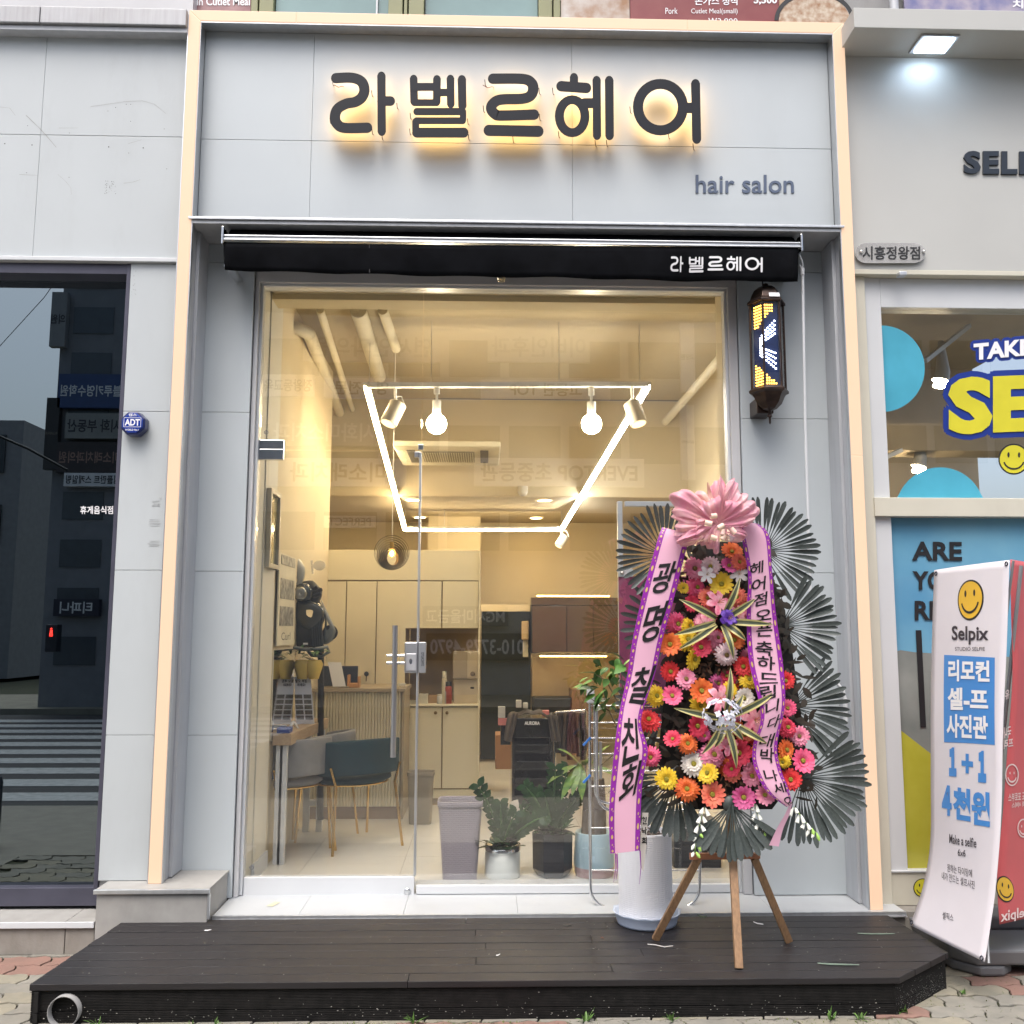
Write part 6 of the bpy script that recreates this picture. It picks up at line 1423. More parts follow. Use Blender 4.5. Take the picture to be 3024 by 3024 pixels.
# things on the niche worktop
zt2 = P(1300, 2080, YC-.02).z+.001
wpf = thing('water_purifier', 'cream countertop water purifier with round button in the cabinet niche', 'water purifier', (P(1378, 2078, YC+.05).x, YC+.2, zt2))
obj('body', R4(1339, 2005, 1412, 2079, YC+.06, .3).box(P(1338, 1950, YC+.06).x, P(1413, 1950, YC+.06).x, YC+.02, YC+.34, P(1338, 2004, YC+.06).z, P(1338, 1924, YC+.06).z), mat('purifier_cream', (.58, .50, .36), .35), wpf, .008)
obj('front_panel', R4(1338, 1925, 1380, 2003, YC+.012, .006), mat('purifier_taupe', (.36, .30, .22), .35), wpf, .003)
bt_ = P(1396, 1990, YC+.014); placed('button', MB().lathe([(.020, 0), (.020, .006), (.012, .008), (.0001, .008)], n=20), mat('purifier_dark', (.18, .14, .1), .4), wpf, bt_, (rad(90), 0, 0))
obj('label', R4(1389, 2029, 1400, 2034, YC+.056, .003), BLACK, wpf)
def bottle(x0, y0, x1, m1, m2, lab, nm='bottle'):
    c = P((x0+x1)/2, 2079, YC+.06); w = (x1-x0)/2*MPP(c); h_ = (2079-y0)*MPP(c)
    t = thing(nm, lab, nm, (c.x, c.y, zt2)); obj('bottle_body', MB().lathe([(.0001, 0), (w, 0), (w, h_*.72), (w*.9, h_*.78), (.0001, h_*.78)], (c.x, c.y, zt2), 16), m1, t); obj('bottle_cap', MB().lathe([(w*.9, h_*.79), (w*.85, h_), (.0001, h_)], (c.x, c.y, zt2), 16), m2, t)
bottle(1312, 2015, 1334, mat('red_tin', (.35, .05, .03), .4), BLACK, 'red tin with dark lid beside the water purifier', 'tin')
bottle(1310, 2032, 1330, mat('grey_tin', (.40, .40, .38), .4), WHITE, 'pale grey bottle standing in front of the red tin', 'bottle')
bottle(1304, 1985, 1319, CABW, CREAM, 'tall cream bottle behind the red tin', 'bottle')
bottle(1290, 2052, 1308, WHITE, CREAM, 'white cup with stirrers left of the bottles', 'cup')
tag(obj('cup_tray', R4(1262, 2053, 1300, 2078, YC+.10, .1), mat('light_wood', (.45, .30, .17), .6), None, .003), 'light wooden tray of cups on the niche worktop', 'tray')
tag(obj('paper_box', R4(1236, 2050, 1263, 2079, YC+.05, .12), CREAM, None, .003), 'cream paper box at the left end of the niche worktop', 'box')

# ---- reception desk
YD = 2.1
DY_ = PZ(1000, 2420, FLZ).y; YD = DY_
rd_ = thing('reception_desk', 'ribbed cream reception desk with brown plinth left in the salon', 'desk', P(1000, 2420, YD))
dx0, dx1 = P(792, 2200, YD).x, P(1192, 2200, YD).x
zd = P(1000, 2032, YD).z
obj('body', MB().box(dx0, dx1-.02, YD+.035, YD+.55, FLZ, zd-.03), mat('desk_taupe', (.34, .28, .19), .6), rd_)
obj('plinth', MB().box(dx0, dx1, YD+.02, YD+.034, FLZ, P(1000, 2384, YD).z), mat('desk_brown', (.24, .165, .115), .6), rd_)
obj('side_board', MB().box(dx1-.019, dx1, YD-.0, YD+.56, FLZ, zd-.031), mat('desk_taupe', (0, 0, 0)), rd_, .002)
rb3 = MB(); nr = 44; w_ = (dx1-.025-dx0)/nr
FLUT = mat('cream_fluted_panel', (.66, .60, .45), .5)
z0_, z1_ = P(1000, 2383, YD).z, zd-.032
vs = []
for k in range(nr):
    x = dx0+w_*k
    for i, (a, d) in enumerate(((0, .0), (.12, -.010), (.35, -.016), (.65, -.016), (.88, -.010), (1., 0))): vs.append((x+w_*a, YD+.02+d))
rb3.sm = False
rb3.add([(x, y, z0_) for x, y in vs]+[(x, y, z1_) for x, y in vs], [(i, i+1, len(vs)+i+1, len(vs)+i) for i in range(len(vs)-1)])
obj('fluted_front', rb3, FLUT, rd_)
obj('desk_top', MB().box(dx0-.01, dx1+.01, YD-.02, YD+.58, zd-.029, zd), mat('desk_top_wood', (.36, .29, .19), .45), rd_, .003)
tag(obj('monitor', R4(945, 1967, 1056, 2026, YD+.12, .03).box(P(985, 2000, YD+.16).x, P(1015, 2000, YD+.16).x, YD+.15, YD+.25, zd+.001, zd+.1), mat('dark_navy_screen', (.03, .04, .06), .4), None, .004), 'dark flat monitor back on the reception desk', 'monitor')
tag(obj('price_sheet', MB().slab([P(968, 1955, YD+.03), P(1007, 1956, YD+.03), P(1021, 2027, YD+.01), P(983, 2028, YD+.01)], (0, .004, 0)), PAPERW), 'white price sheet leaning on the reception desk', 'sheet')
tag(obj('card_holder', R4(1025, 1993, 1031, 2027, YD+.02, .08).box(P(1031, 2010, YD+.02).x, P(1056, 2010, YD+.02).x, YD+.02, YD+.10, zd+.001, zd+.035).box(P(1056, 2000, YD+.02).x, P(1062, 2000, YD+.02).x, YD+.02, YD+.1, zd+.001, P(1060, 1998, YD).z), mat('orange_wood', (.50, .26, .10), .5), None, .004), 'small orange wooden card holder on the reception desk', 'holder')
tag(obj('desk_device', R4(1175, 2018, 1198, 2027, YD+.05, .05), CREAM, None, .003), 'small cream device at the right end of the reception desk', 'device')
o = tag(obj('hanging_key', MB().sphere(P(1082, 1990, YC-.02), .02, 10, 8).tube([P(1082, 1995, YC-.02), P(1081, 2012, YC-.02)], .004, 6), BLACK), 'black key knob hanging on the tall cabinet door', 'key')

# ---- table and chairs
TY0 = PZ(908, 2540, FLZ).y
tb = thing('work_table', 'wood topped table with white legs along the left salon wall', 'table', (P(830, 2500, 1.2).x, 1.4, FLZ))
ztb = P(850, 2165, 1.05).z
WTP = mat('table_wood', (.42, .31, .20), .45, col2=(.34, .24, .15), scale=10, stretch=(8, .6, 8))
tx0, tx1 = LXW+.013, P(858, 2220, 1.0).x
tp_ = MB().prism([(tx0, 1.0), (tx1, 1.0), (tx1+.06, 2.05), (tx0, 2.05)], lambda x, y: (x, y, ztb), lambda x, y: (x, y, ztb-.07)); tp_.f = [list(reversed(f)) for f in tp_.f]
obj('table_top', tp_, WTP, tb, .003)
for x, y in ((tx1-.05, 1.05), (tx1+.02, 2.0), (tx0+.04, 1.05), (tx0+.04, 2.0)): obj('leg', MB().box(x-.022, x+.022, y-.022, y+.022, FLZ, ztb-.071), WHITE, tb, .002)
obj('stretcher', MB().box(tx0+.06, tx1-.072, 1.03, 1.07, FLZ+.11, FLZ+.15).box(tx0+.06, tx1-.01, 1.98, 2.02, FLZ+.18, FLZ+.22), WHITE, tb, .002)
tag(obj('blue_box', MB().box(tx0+.02, tx0+.10, 1.02, 1.12, ztb+.001, ztb+.035), mat('blue_cover', (.03, .06, .25), .4), None, .003), 'small blue pack on the table edge by the glass', 'pack')
tag(obj('tablet', MB().slab([P(799, 2092, 1.25), P(839, 2090, 1.35), P(840, 2142, 1.35), P(800, 2140, 1.25)], (0, .012, 0)), mat('tablet_back', (.42, .36, .26), .35), None, .003), 'tablet standing on the wood table in front of the mirror', 'tablet')
tag(obj('tablet_stand', MB().beam(P(866, 2130, 1.3), P(852, 2155, 1.25), .012).beam(P(866, 2130, 1.3), P(882, 2154, 1.35), .012).beam(P(845, 2146, 1.2), P(815, 2146, 1.2), .02), WHITE), 'small white folding stand on the wood table', 'stand')
GOLD = mat('gold_metal', (.72, .48, .18), .22, metal=1.)
def chair(label, cols, x, y, rz, group=None):
    t = thing('arm_chair', label, 'chair', (0, 0, 0), group)
    m_ = cols
    mb = MB(); n_ = 18
    def bk(u, v):   # curved wrap-around back, front faces +Y
        a = rad(-98)+rad(196)*u; R_ = .285; e = abs(u-.5)*2; z = .54+(.22-.05*e*e)*v+.02*(1-v); 
        return Vector((R_*math.sin(a), -R_*math.cos(a)*.92+.02, z-.05+.03*v-(0.02*e if v < .5 else 0)))
    mb.grid(bk, n_, 6)
    obj('backrest', mb, m_, t, solid=.035, bevel=.008)
    s_ = MB(); s_.lathe([(.0001, .435), (.22, .435), (.255, .455), (.25, .485), (.2, .5), (.0001, .503)], (0, .03, 0), 24); obj('seat', s_, m_, t)
    for sx in (-1, 1):
        obj('rear_leg', MB().tube([(sx*.235, -.22, 0), (sx*.20, -.175, .43), (sx*.235, -.17, .56)], .0085, 8), GOLD, t)
        obj('front_leg', MB().tube([(sx*.25, .26, 0), (sx*.235, .22, .43), (sx*.275, .20, .60), (sx*.285, .06, .615)], .0085, 8), GOLD, t)
    obj('seat_ring', MB().tube([(.235*math.cos(a), .03+.225*math.sin(a), .43) for a in [2*math.pi*k/24 for k in range(24)]], .007, 8, closed=True), GOLD, t)
    t.location = (x, y, FLZ); t.rotation_euler = (0, 0, rz); return t
TEALV = mat('dark_teal_velvet', (.002, .027, .038), .75, var=.2, scale=8); GREYV = mat('grey_velvet', (.20, .20, .20), .8, var=.15, scale=8)
c1 = PZ(1010, 2520, FLZ); c2 = PZ(1172, 2508, FLZ); cc = (c1+c2)/2
chair('dark teal velvet armchair with gold legs seen from behind the door', TEALV, cc.x-.15, cc.y+.20, rad(36)).scale = (1.1, 1.08, .97)
c3 = PZ(906, 2552, FLZ)
chair('grey velvet armchair with gold legs close to the glass door', GREYV, c3.x-.20, c3.y+.33, rad(48))
c5 = PZ(960, 2440, FLZ); chair('grey velvet armchair pushed to the table behind the teal chair', GREYV, P(960, 2300, 2.0).x-.02, 1.75, rad(75))

# ---- framed picture on the pier
fp = thing('framed_picture', 'framed landscape picture on the white pier inside the glass at left', 'picture', (PX, .8, P(800, 1560, .8).z))
za, zb_ = P(790, 1450, .80).z, P(790, 1680, .80).z
fx0 = PX+.001
obj('frame', MB().box(fx0, fx0+.03, .66, .69, zb_, za).box(fx0, fx0+.03, .91, .94, zb_, za).box(fx0, fx0+.03, .6905, .9095, za-.03, za).box(fx0, fx0+.03, .6905, .9095, zb_, zb_+.03), mat('picture_frame', (.40, .36, .28), .4), fp, .003)
obj('print', MB().box(fx0, fx0+.012, .691, .909, zb_+.031, za-.031), mat('landscape_print', (.20, .21, .17), .12, col2=(.42, .36, .16), scale=7, stretch=(3, 3, 1), coat=.6), fp)

# ---- hood machine with cape by the mirror
pm = thing('hair_machine', 'grey hooded hair processing machine draped with dark capes near the mirror', 'hair machine', (P(915, 2200, 1.75).x, 1.85, FLZ))
MG = mat('machine_grey', (.17, .18, .17), .4); MD = mat('dark_cape', (.022, .024, .024), .6, var=.3, scale=15)
Yp = 1.75
obj('arm', MB().beam(P(818, 1575, Yp), P(858, 1548, Yp), .07).beam(P(858, 1548, Yp), P(852, 1620, Yp), .075).beam(P(815, 1630, Yp), P(850, 1630, Yp), .06).tube([P(862, 1548, Yp-.03), P(862, 1548, Yp+.05)], .035, 16), MG, pm, .012)
def shape(pts, Y0, d, m_, nm, parent, inset=.85, n=5):
    """rounded bulging body from an outline"""
    q = smooth_poly(pts+[pts[0]], 2)[:-1]; cx = sum(p.x for p in q)/len(q); cy = sum(p.y for p in q)/len(q); mb = MB(); mb.sm = True; vs = []; L_ = len(q)
    for i in range(2*n+1):
        a = -math.pi/2+math.pi*i/(2*n); s_ = max(.02, math.cos(a))**.35; yy = Y0+d*math.sin(a); vs += [P(cx+(p.x-cx)*s_, cy+(p.y-cy)*s_, yy) for p in q]
    mb.add(vs, [(i*L_+k, i*L_+(k+1) % L_, (i+1)*L_+(k+1) % L_, (i+1)*L_+k) for i in range(2*n) for k in range(L_)]); return obj(nm, mb, m_, parent)
shape([(843.2, 1631.9), (859.5, 1635.5), (879.4, 1646.4), (897.5, 1668.1), (901.9, 1689.9), (893.9, 1718.8), (875.8, 1744.2), (866.7, 1765.9), (864.2, 1867.4), (853.3, 1867.4), (854.8, 1762.3), (863.1, 1711.6), (859.5, 1671.7)], Yp, .07, mat('machine_pale', (.30, .31, .30), .35), 'hood_shell', pm)
shape([(879.4, 1718.8), (901.2, 1715.2), (922.9, 1714.5), (937.4, 1727.9), (951.9, 1746.0), (949.0, 1765.9), (944.6, 1776.8), (955.5, 1794.9), (960.9, 1820.3), (951.9, 1845.7), (946.4, 1871.0), (955.5, 1909.1), (908.4, 1912.7), (861.3, 1907.2), (845.0, 1869.2), (866.7, 1831.2), (877.6, 1798.6), (869.3, 1776.8), (870.4, 1751.4)], Yp+.03, .07, MD, 'cape', pm)
shape([(869.3, 1776.8), (922.9, 1773.2), (951.9, 1791.3), (957.3, 1816.7), (922.9, 1863.8), (872.2, 1834.8)], Yp-.02, .05, mat('smoky_shell', (.035, .04, .04), .2, coat=.6), 'smoky_shell', pm)
shape([(872.2, 1726.1), (908.4, 1722.5), (922.9, 1747.8), (917.5, 1773.2), (883.0, 1776.8), (871.4, 1755.1)], Yp-.04, .05, mat('smoky_shell', (0, 0, 0)), 'front_shell', pm)
shape([(946.4, 1765.9), (966.4, 1805.8), (989.9, 1854.7), (991.7, 1871.0), (981.6, 1892.8), (959.1, 1903.6), (951.9, 1889.1), (959.9, 1834.8), (955.5, 1794.9)], Yp+.05, .05, MG, 'side_shell', pm)
for k in range(5):
    x = 560+k*18; obj('cape_fold', MB().tube([P(720+(x+10)/2.76, 1400+(1120+k*10)/2.76, Yp-.05), P(720+(x-6)/2.76, 1400+1250/2.76, Yp-.05), P(720+(x+4)/2.76, 1400+1400/2.76, Yp-.03)], [.004, .012, .014], 8), MD, pm)
obj('name_label', BX(895, 1898, 909, 1904, Yp-.06, .002), PAPERW, pm)
placed('speaker_grille', MB().lathe([(.055, .0), (.05, .008), (.045, .002), (.035, .01), (.028, .003), (.018, .012), (.0001, .012)], n=24), BLACK, pm, P(975, 1868, Yp+.025), (rad(90), 0, rad(20)))
placed('lens', MB().lathe([(.05, .0), (.045, .02), (.03, .024), (.018, .028), (.0001, .02)], n=24), mat('dull_lens', (.25, .25, .22), .25, metal=.6), pm, P(886, 1753, Yp-.10), (rad(90), 0, rad(15)))
for x, y in ((934, 1732), (945, 1752), (948, 1740)): obj('clip', MB().beam(P(925, y+10, Yp-.08), P(x+4, y, Yp-.08), .025), BLACK, pm, .006)
obj('hand_mirror', MB().sphere(P(943, 1670, Yp), .045, 14, 8, (1, .3, .8)).tube([P(920, 1655, Yp), P(924, 1695, Yp)], .008, 8), mat('clear_acrylic', (0, 0, 0)), pm)
obj('tray_rail', MB().tube([P(868, 1912, Yp-.12), P(900, 1918, Yp-.15), P(940, 1915, Yp-.15), P(966, 1910, Yp-.1), P(972, 1925, Yp-.1), P(950, 1938, Yp-.1), P(920, 1935, Yp-.12), P(908, 1920, Yp-.15)], .012, 8), MG, pm)
obj('stand_column', MB().tube([P(948, 1915, Yp), P(946, 2420, Yp)], .022, 10), BLACK, pm)
# small potted plant row in front of the mirror
pp = thing('potted_plants', 'dark leaved plant in yellow wrapped pots on the table by the mirror', 'plant', P(880, 2000, 1.62))
mb = MB()
for k in range(46):
    a = ru(0, 6.3); leaf_strip(mb, P(ru(868, 945), ru(1920, 1960), 1.62), (math.cos(a), math.sin(a)*.5, ru(-.2, .8)), ru(.06, .14), ru(.008, .016), .8, 4)
obj('leaves', mb, TL2, pp)
for x in (903, 936): obj('wrapped_pot', MB().lathe([(.035, 0), (.065, .10), (.05, .13)], P(x-10, 2005, 1.62), 12, True), mat('yellow_wrapper', (.60, .42, .08), .5, var=.2), pp)
# posters on the table
for i, (q, lab) in enumerate(((((869, 1998), (917, 1998), (929, 2142), (873, 2142)), 'white sheet with korean heading and rows of small head photographs beside the mirror'),)):
    t = thing('info_sheet', lab, 'poster', P(900, 2140, 1.64)); Yq = 1.64
    obj('sheet', MB().slab([P(x, y, Yq) for x, y in q], (0, .004, 0)), PAPERW, t)
    text_px('lettering', '탈모 걱정', 872, 2006, 906, 2016, Yq-.002, BLACKP, t, .03); text_px('lettering', '마세요!', 878, 2018, 902, 2027, Yq-.002, BLACKP, t, .03)
    for r in range(5):
        for c_ in range(2): obj('photo', MB().slab([P(870+c_*26+r*1.3, 2051+r*15.5, Yq-.002), P(892+c_*26+r*1.3, 2051+r*15.5, Yq-.002), P(893+c_*26+r*1.3, 2063+r*15.5, Yq-.002), P(871+c_*26+r*1.3, 2063+r*15.5, Yq-.002)], (0, .0012, 0)), mat('head_photo', (.07, .06, .05), .4, col2=(.22, .2, .18), scale=60), t)
# product cards at the pier edge
pcds = thing('display_board', 'tall board with dark product photographs beside the framed picture', 'display board', P(835, 1800, 1.0))
zb_of = lambda y: P(835, y, 1.28).z
obj('board', MB().box(LXW+.013, LXW+.022, 1.0, 1.52, zb_of(1905), zb_of(1640)), mat('board_cream', (.60, .55, .42), .6), pcds)
for y0, y1 in ((1645, 1672), (1712, 1770), (1792, 1848)):
    obj('photo', MB().box(LXW+.0222, LXW+.026, 1.05, 1.47, zb_of(y1), zb_of(y0)), mat('curl_photo', (.05, .05, .05), .4, col2=(.5, .48, .42), scale=28), pcds)
text('lettering', 'Curl', lambda u, v: Vector((LXW+.0225, 1.12+.28*u, zb_of(1890)+.05*v)), BLACKP, pcds)

# ---- back zone: dark doorway, brown wall cabinets, dark gap below them
YK = 5.6
dw = thing('back_doorway', 'dark open doorway between the cream cabinets and brown cupboards', 'doorway', P(1490, 2240, YK))
obj('doorway_dark_sheet', BX(1421, 1806, 1567, 2242, YK, .03), mat('dark_green_black', (.012, .016, .014), .35), dw)  # dark sheet painted in place of the unlit space beyond the opening
obj('door_header', BX(1421, 1785, 1567, 1805, YK-.01, .05), BEIGE, dw)
obj('partition', MB().box(P(1421, 1700, YK+.05).x-.6, P(1421, 1700, YK+.05).x-.01, YK+.0, YK+.05, FLZ, ZSF), BEIGE, dw)
wc = thing('wall_cupboard', 'glossy brown wall cupboards with warm strip light below, at the back', 'cupboard', P(1700, 1900, YK-.3))
BRN = mat('glossy_brown', (.10, .065, .042), .15, var=.05, coat=.5)
obj('top_rail', BX(1569, 1765, 1840, 1787, YK-.33, .33), BRN, wc)
for x0, x1 in ((1572, 1672), (1674, 1752), (1754, 1838)): obj('cupboard_door', BX(x0, 1789, x1, 1927, YK-.33, .02), BRN, wc, .003)
obj('carcass', BX(1570, 1788, 1840, 1929, YK-.305, .30), DARKMET, wc)
STL = mat('under_cabinet_glow', (1, .8, .4), .4, emit=(1, .62, .16), estr=7.)
obj('strip_light', BX(1594, 1936, 1792, 1940, YK-.30, .02), STL, wc)
obj('splash_panel', BX(1572, 1941, 1840, 2058, YK-.02, .02), mat('beige_gloss', (.42, .33, .20), .2), wc)
obj('top_light', BX(1585, 1758, 1800, 1762, YK-.1, .03), STL, wc)
tag(obj('low_cabinet', BX(1690, 2036, 1750, 2230, YK-.4, .4), mat('mid_wood', (.22, .13, .07), .5), None, .004), 'brown wooden low cabinet beneath the wall cupboards', 'cabinet')
tag(obj('dark_gap_box', BX(1574, 2060, 1692, 2110, YK-.35, .3), BLACK, None, .02), 'black box in place of the dark gap below the splash panel at the back', 'dark gap')  # black box stands in for the dark gap under the splash panel
pdp = thing('paper_dispenser', 'wall paper dispenser with a hanging sheet beside the dark doorway', 'dispenser', P(1555, 1860, YK-.1))
obj('case', BX(1541, 1834, 1562, 1890, YK-.12, .12), mat('dispenser_cream', (.55, .42, .25), .4), pdp, .012); obj('paper_sheet', BX(1544, 1890, 1560, 1940, YK-.06, .004), CREAM, pdp)
tag(obj('wooden_stool', BX(1463, 2170, 1510, 2272, 3.6, .3), mat('stool_wood', (.33, .17, .07), .5), None, .006), 'brown wooden box stool left of the black trolley', 'stool')
# trolley
tY = 2.3
tr = thing('salon_trolley', 'black wheeled salon trolley with white lettering and many drawers', 'trolley', P(1573, 2400, tY))
tx0_, tx1_ = P(1512, 2200, tY).x, P(1634, 2200, tY).x
zt3 = P(1573, 2120, tY).z
GBL = mat('gloss_black', (.010, .010, .011), .25, coat=.4)
obj('frame', MB().box(tx0_, tx0_+.02, tY, tY+.36, FLZ+.06, zt3).box(tx1_-.02, tx1_, tY, tY+.36, FLZ+.06, zt3).box(tx0_+.0205, tx1_-.0205, tY+.34, tY+.36, FLZ+.06, zt3), GBL, tr, .004)
hd_ = obj('top_drawer', MB().box(tx0_+.021, tx1_-.021, tY-.006, tY+.33, zt3-.15, zt3-.002), GBL, tr, .006)
text_px('lettering', 'AURORA', 1549, 2130, 1594, 2141, tY-.0085, PAPERW, hd_, .03)
for k in range(5):
    z = zt3-.18-k*.125; obj('tray', MB().box(tx0_+.021, tx1_-.021, tY+.01, tY+.33, z-.085, z-.075).box(tx0_+.021, tx1_-.021, tY+.005, tY+.015, z-.075, z-.02), GBL, tr, .003)
for x in (tx0_+.03, tx1_-.03): obj('wheel', MB().tube([(x-.012, tY+.05, FLZ+.03), (x+.012, tY+.05, FLZ+.03)], .03, 14), BLACK, tr)
cape = Surf([P(1500, 2110, tY-.04), P(1492, 2150, tY-.06), P(1488, 2185, tY-.05)], [P(1530, 2106, tY-.02), P(1520, 2150, tY-.05), P(1509, 2190, tY-.05)], .03)
tag(obj('grey_cape', MB().grid(lambda u, v: cape.at(u, v)+Vector((0, .012*math.sin(u*14), 0)), 14, 10).grid(lambda u, v: P(1502+130*u, 2108-12*math.sin(u*3.1), tY+.02-.05*v+.05)+Vector((0, 0, -.03*v+.01*math.sin(u*20))), 16, 5).grid(lambda u, v: P(1618+28*u+10*v, 2112+78*v, tY-.05+.02*math.sin(u*12)), 10, 8), mat('taupe_cape', (.10, .085, .075), .8, var=.2, scale=10), None, solid=.004), 'taupe hair cape draped over the top of the black trolley', 'cape')
for i, (x0, y0, x1, y1, c_, lab) in enumerate(((1471, 2087, 1492, 2120, (.55, .54, .5), 'white phone standing in the pink holder left of the trolley'), (1471, 2122, 1498, 2142, (.62, .22, .20), 'pink card holder clipped left of the trolley'), (1602, 2098, 1622, 2117, (.70, .24, .22), 'pink brush box at the right of the trolley top'), (1524, 2068, 1540, 2090, (.65, .62, .55), 'small white box on top of the trolley'), (1545, 2076, 1559, 2092, (.6, .58, .5), 'second small white box on the trolley top with dark print'))):
    tag(obj(['phone', 'card_holder', 'brush_box', 'small_box', 'small_box'][i], BX(x0, y0, x1, y1, tY+.05, .05), mat('trolley_item_%d' % i, c_, .5), None, .003), lab, ['phone', 'holder', 'box', 'box', 'box'][i])
tag(obj('side_bin', BX(1478, 2140, 1508, 2200, tY+.08, .1), GBL, None, .004), 'black side bin hooked left of the trolley', 'bin')
hr = thing('cape_rail', 'rail with brown capes and hair pieces right of the trolley', 'clothes rail', P(1690, 2400, 2.7))
obj('rail', MB().tube([P(1640, 2105, 2.7), P(1728, 2098, 2.7)], .012, 8).tube([P(1730, 2098, 2.7), P(1730, 2400, 2.7)], .012, 8).tube([P(1638, 2105, 2.7), P(1638, 2400, 2.7)], .012, 8), CHROME, hr)
for k in range(6):
    x = 1645+k*14; obj('hanging_cape', MB().grid(lambda u, v: P(x+u*16+3*math.sin(v*5+k), 2104+v*(120+10*(k % 3)), 2.7-.08*math.sin(u*3.1)-.02*k), 6, 10), mat('brown_cape_%d' % (k % 3), [(.06, .045, .04), (.10, .07, .05), (.045, .03, .045)][k % 3], .8, var=.3, scale=12), hr, solid=.004)
# bins
def bin_(lab, x0, x1, xb0, xb1, y0, y1, Y_, m_, nm='waste_bin', weave=0):
    a = P(x0, y0, Y_); b = P(x1, y0, Y_); w = (b.x-a.x)/2; c = Vector(((a.x+b.x)/2, Y_+w*.8, FLZ+.002)); wb = (P(xb1, y1, Y_).x-P(xb0, y1, Y_).x)/2; h_ = a.z-FLZ
    t = thing(nm, lab, 'bin', c)
    def ring(w_, z, k=32): return [c+Vector((math.copysign(abs(math.cos(q))**.35, math.cos(q))*w_, math.copysign(abs(math.sin(q))**.35, math.sin(q))*w_*.8, z)) for q in [2*math.pi*i/k for i in range(k)]]
    mb = MB(); rows = 40 if weave else 4; K = 72 if weave else 32; vs = []; mb.sm = not weave
    for i in range(rows+1):
        t_ = i/rows; rr = ring(wb+(w*.95-wb)*t_, h_*.93*t_, K)
        if weave: rr = [p+(p-c-Vector((0, 0, h_*.93*t_))).normalized()*(.003*math.sin(k*math.pi/2+ (i//2 % 2)*math.pi) if i not in (0, rows) and i % 2 else -.001) for k, p in enumerate(rr)]
        vs += rr
    mb.add(vs, [(i*K+k, i*K+(k+1) % K, (i+1)*K+(k+1) % K, (i+1)*K+k) for i in range(rows) for k in range(K)]); mb.add(vs[:K], [tuple(reversed(range(K)))])
    obj('bin_body', mb, m_, t)
    mb = MB(); mb.sm = True; vs = ring(w*.955, h_*.925)+ring(w*.99, h_*.93)+ring(w, h_)+ring(w*.97, h_+.004)+ring(w*.93, h_*.985)+ring(w*.90, h_*.80)
    mb.add(vs, [(i*32+k, i*32+(k+1) % 32, (i+1)*32+(k+1) % 32, (i+1)*32+k) for i in range(5) for k in range(32)]); obj('bin_rim', mb, m_, t); return t
def woven(name, col):
    m = mat(name, col, .5, var=.04); n = m.node_tree.nodes; l = m.node_tree.links; b = n['Principled BSDF']
    tc = n.new('ShaderNodeTexCoord'); sx = n.new('ShaderNodeSeparateXYZ'); cx = n.new('ShaderNodeCombineXYZ'); l.new(tc.outputs['Object'], sx.inputs[0]); l.new(sx.outputs[0], cx.inputs[0]); l.new(sx.outputs[2], cx.inputs[1])
    br_ = n.new('ShaderNodeTexBrick'); br_.inputs['Scale'].default_value = 1.; br_.inputs['Brick Width'].default_value = .026; br_.inputs['Row Height'].default_value = .0115; br_.inputs['Mortar Size'].default_value = .0022; br_.inputs['Mortar Smooth'].default_value = .9
    l.new(cx.outputs[0], br_.inputs['Vector']); bp = n.new('ShaderNodeBump'); bp.invert = True; bp.inputs['Strength'].default_value = .9; bp.inputs['Distance'].default_value = .004; l.new(br_.outputs['Fac'], bp.inputs['Height']); l.new(bp.outputs[0], b.inputs['Normal']); return m
LIL_ = woven('lilac_woven_plastic', (.38, .34, .38)) if True else mat('lilac_grey_plastic', (.40, .36, .395), .5, var=.05)
bin_('tall lilac grey woven pattern waste bin just inside the window', 1290, 1427, 1309, 1411, 2372, 2604, .58, LIL_)
bin_('small taupe waste bin at the end of the reception desk', 1200, 1282, 1206, 1272, 2284, 2416, 2.2, mat('taupe_plastic', (.25, .22, .17), .5))

# ---- plants inside the window
ZZG = mat('glossy_dark_leaf', (.012, .042, .012), .25, col2=(.024, .07, .018), scale=20)
def zz(root, c, stems, lenr, lab=None, arch=.35):
    for (dx, dy, L, b) in stems:
        d = Vector((dx, dy, 1)).normalized(); p = Vector(c); pts = [p.copy()]; dd = d.copy(); n_ = 10
        for i in range(n_): dd = (dd+Vector((dx*.06+b*.07, dy*.05-.015, -.025*arch*3))).normalized(); p = p+dd*L/n_; pts.append(p.copy())
        st = obj('stem', MB().tube(pts, [.007]*(n_-1)+[.004, .002], 6), TL2, root); mb = MB()
        for i in range(2, n_+1):
            t_ = (pts[i]-pts[i-1]).normalized(); s_ = t_.cross(Vector((0, -1, .2))).normalized()
            for sg_ in (-1, 1): leaf_strip(mb, pts[i], s_*sg_*.9+t_*.55+Vector((0, ru(-.35, .1), 0)), lenr*ru(.8, 1.1), lenr*.33, .3, 4, Vector((0, -1, .2)).normalized())
        obj('leaves', mb, ZZG, st)
def broad(root, c, n_, R_, sz, m_):
    for k in range(n_):
        a = ru(0, 6.3); mb = MB(); leaf_strip(mb, Vector(c)+Vector((ru(-R_, R_)*.5, ru(-R_, R_)*.5, 0)), (math.cos(a), math.sin(a)-.3, ru(.3, 1.2)), sz*ru(.7, 1.2), sz*.20, .5, 5); obj('leaf', mb, m_, root)
Yp2 = .80
def potc(x, yb, Y_): p_ = PZ(x, yb, FLZ); return p_
w1 = thing('potted_plant', 'glossy leaved plant in white pot with silver rim inside the window', 'plant', (P(1485, 2600, .62).x, .62+.11, FLZ+.001))
c = w1.location.copy(); rr1 = 53*MPP(P(1485, 2560, .66)); hz = P(1485, 2504, .62).z
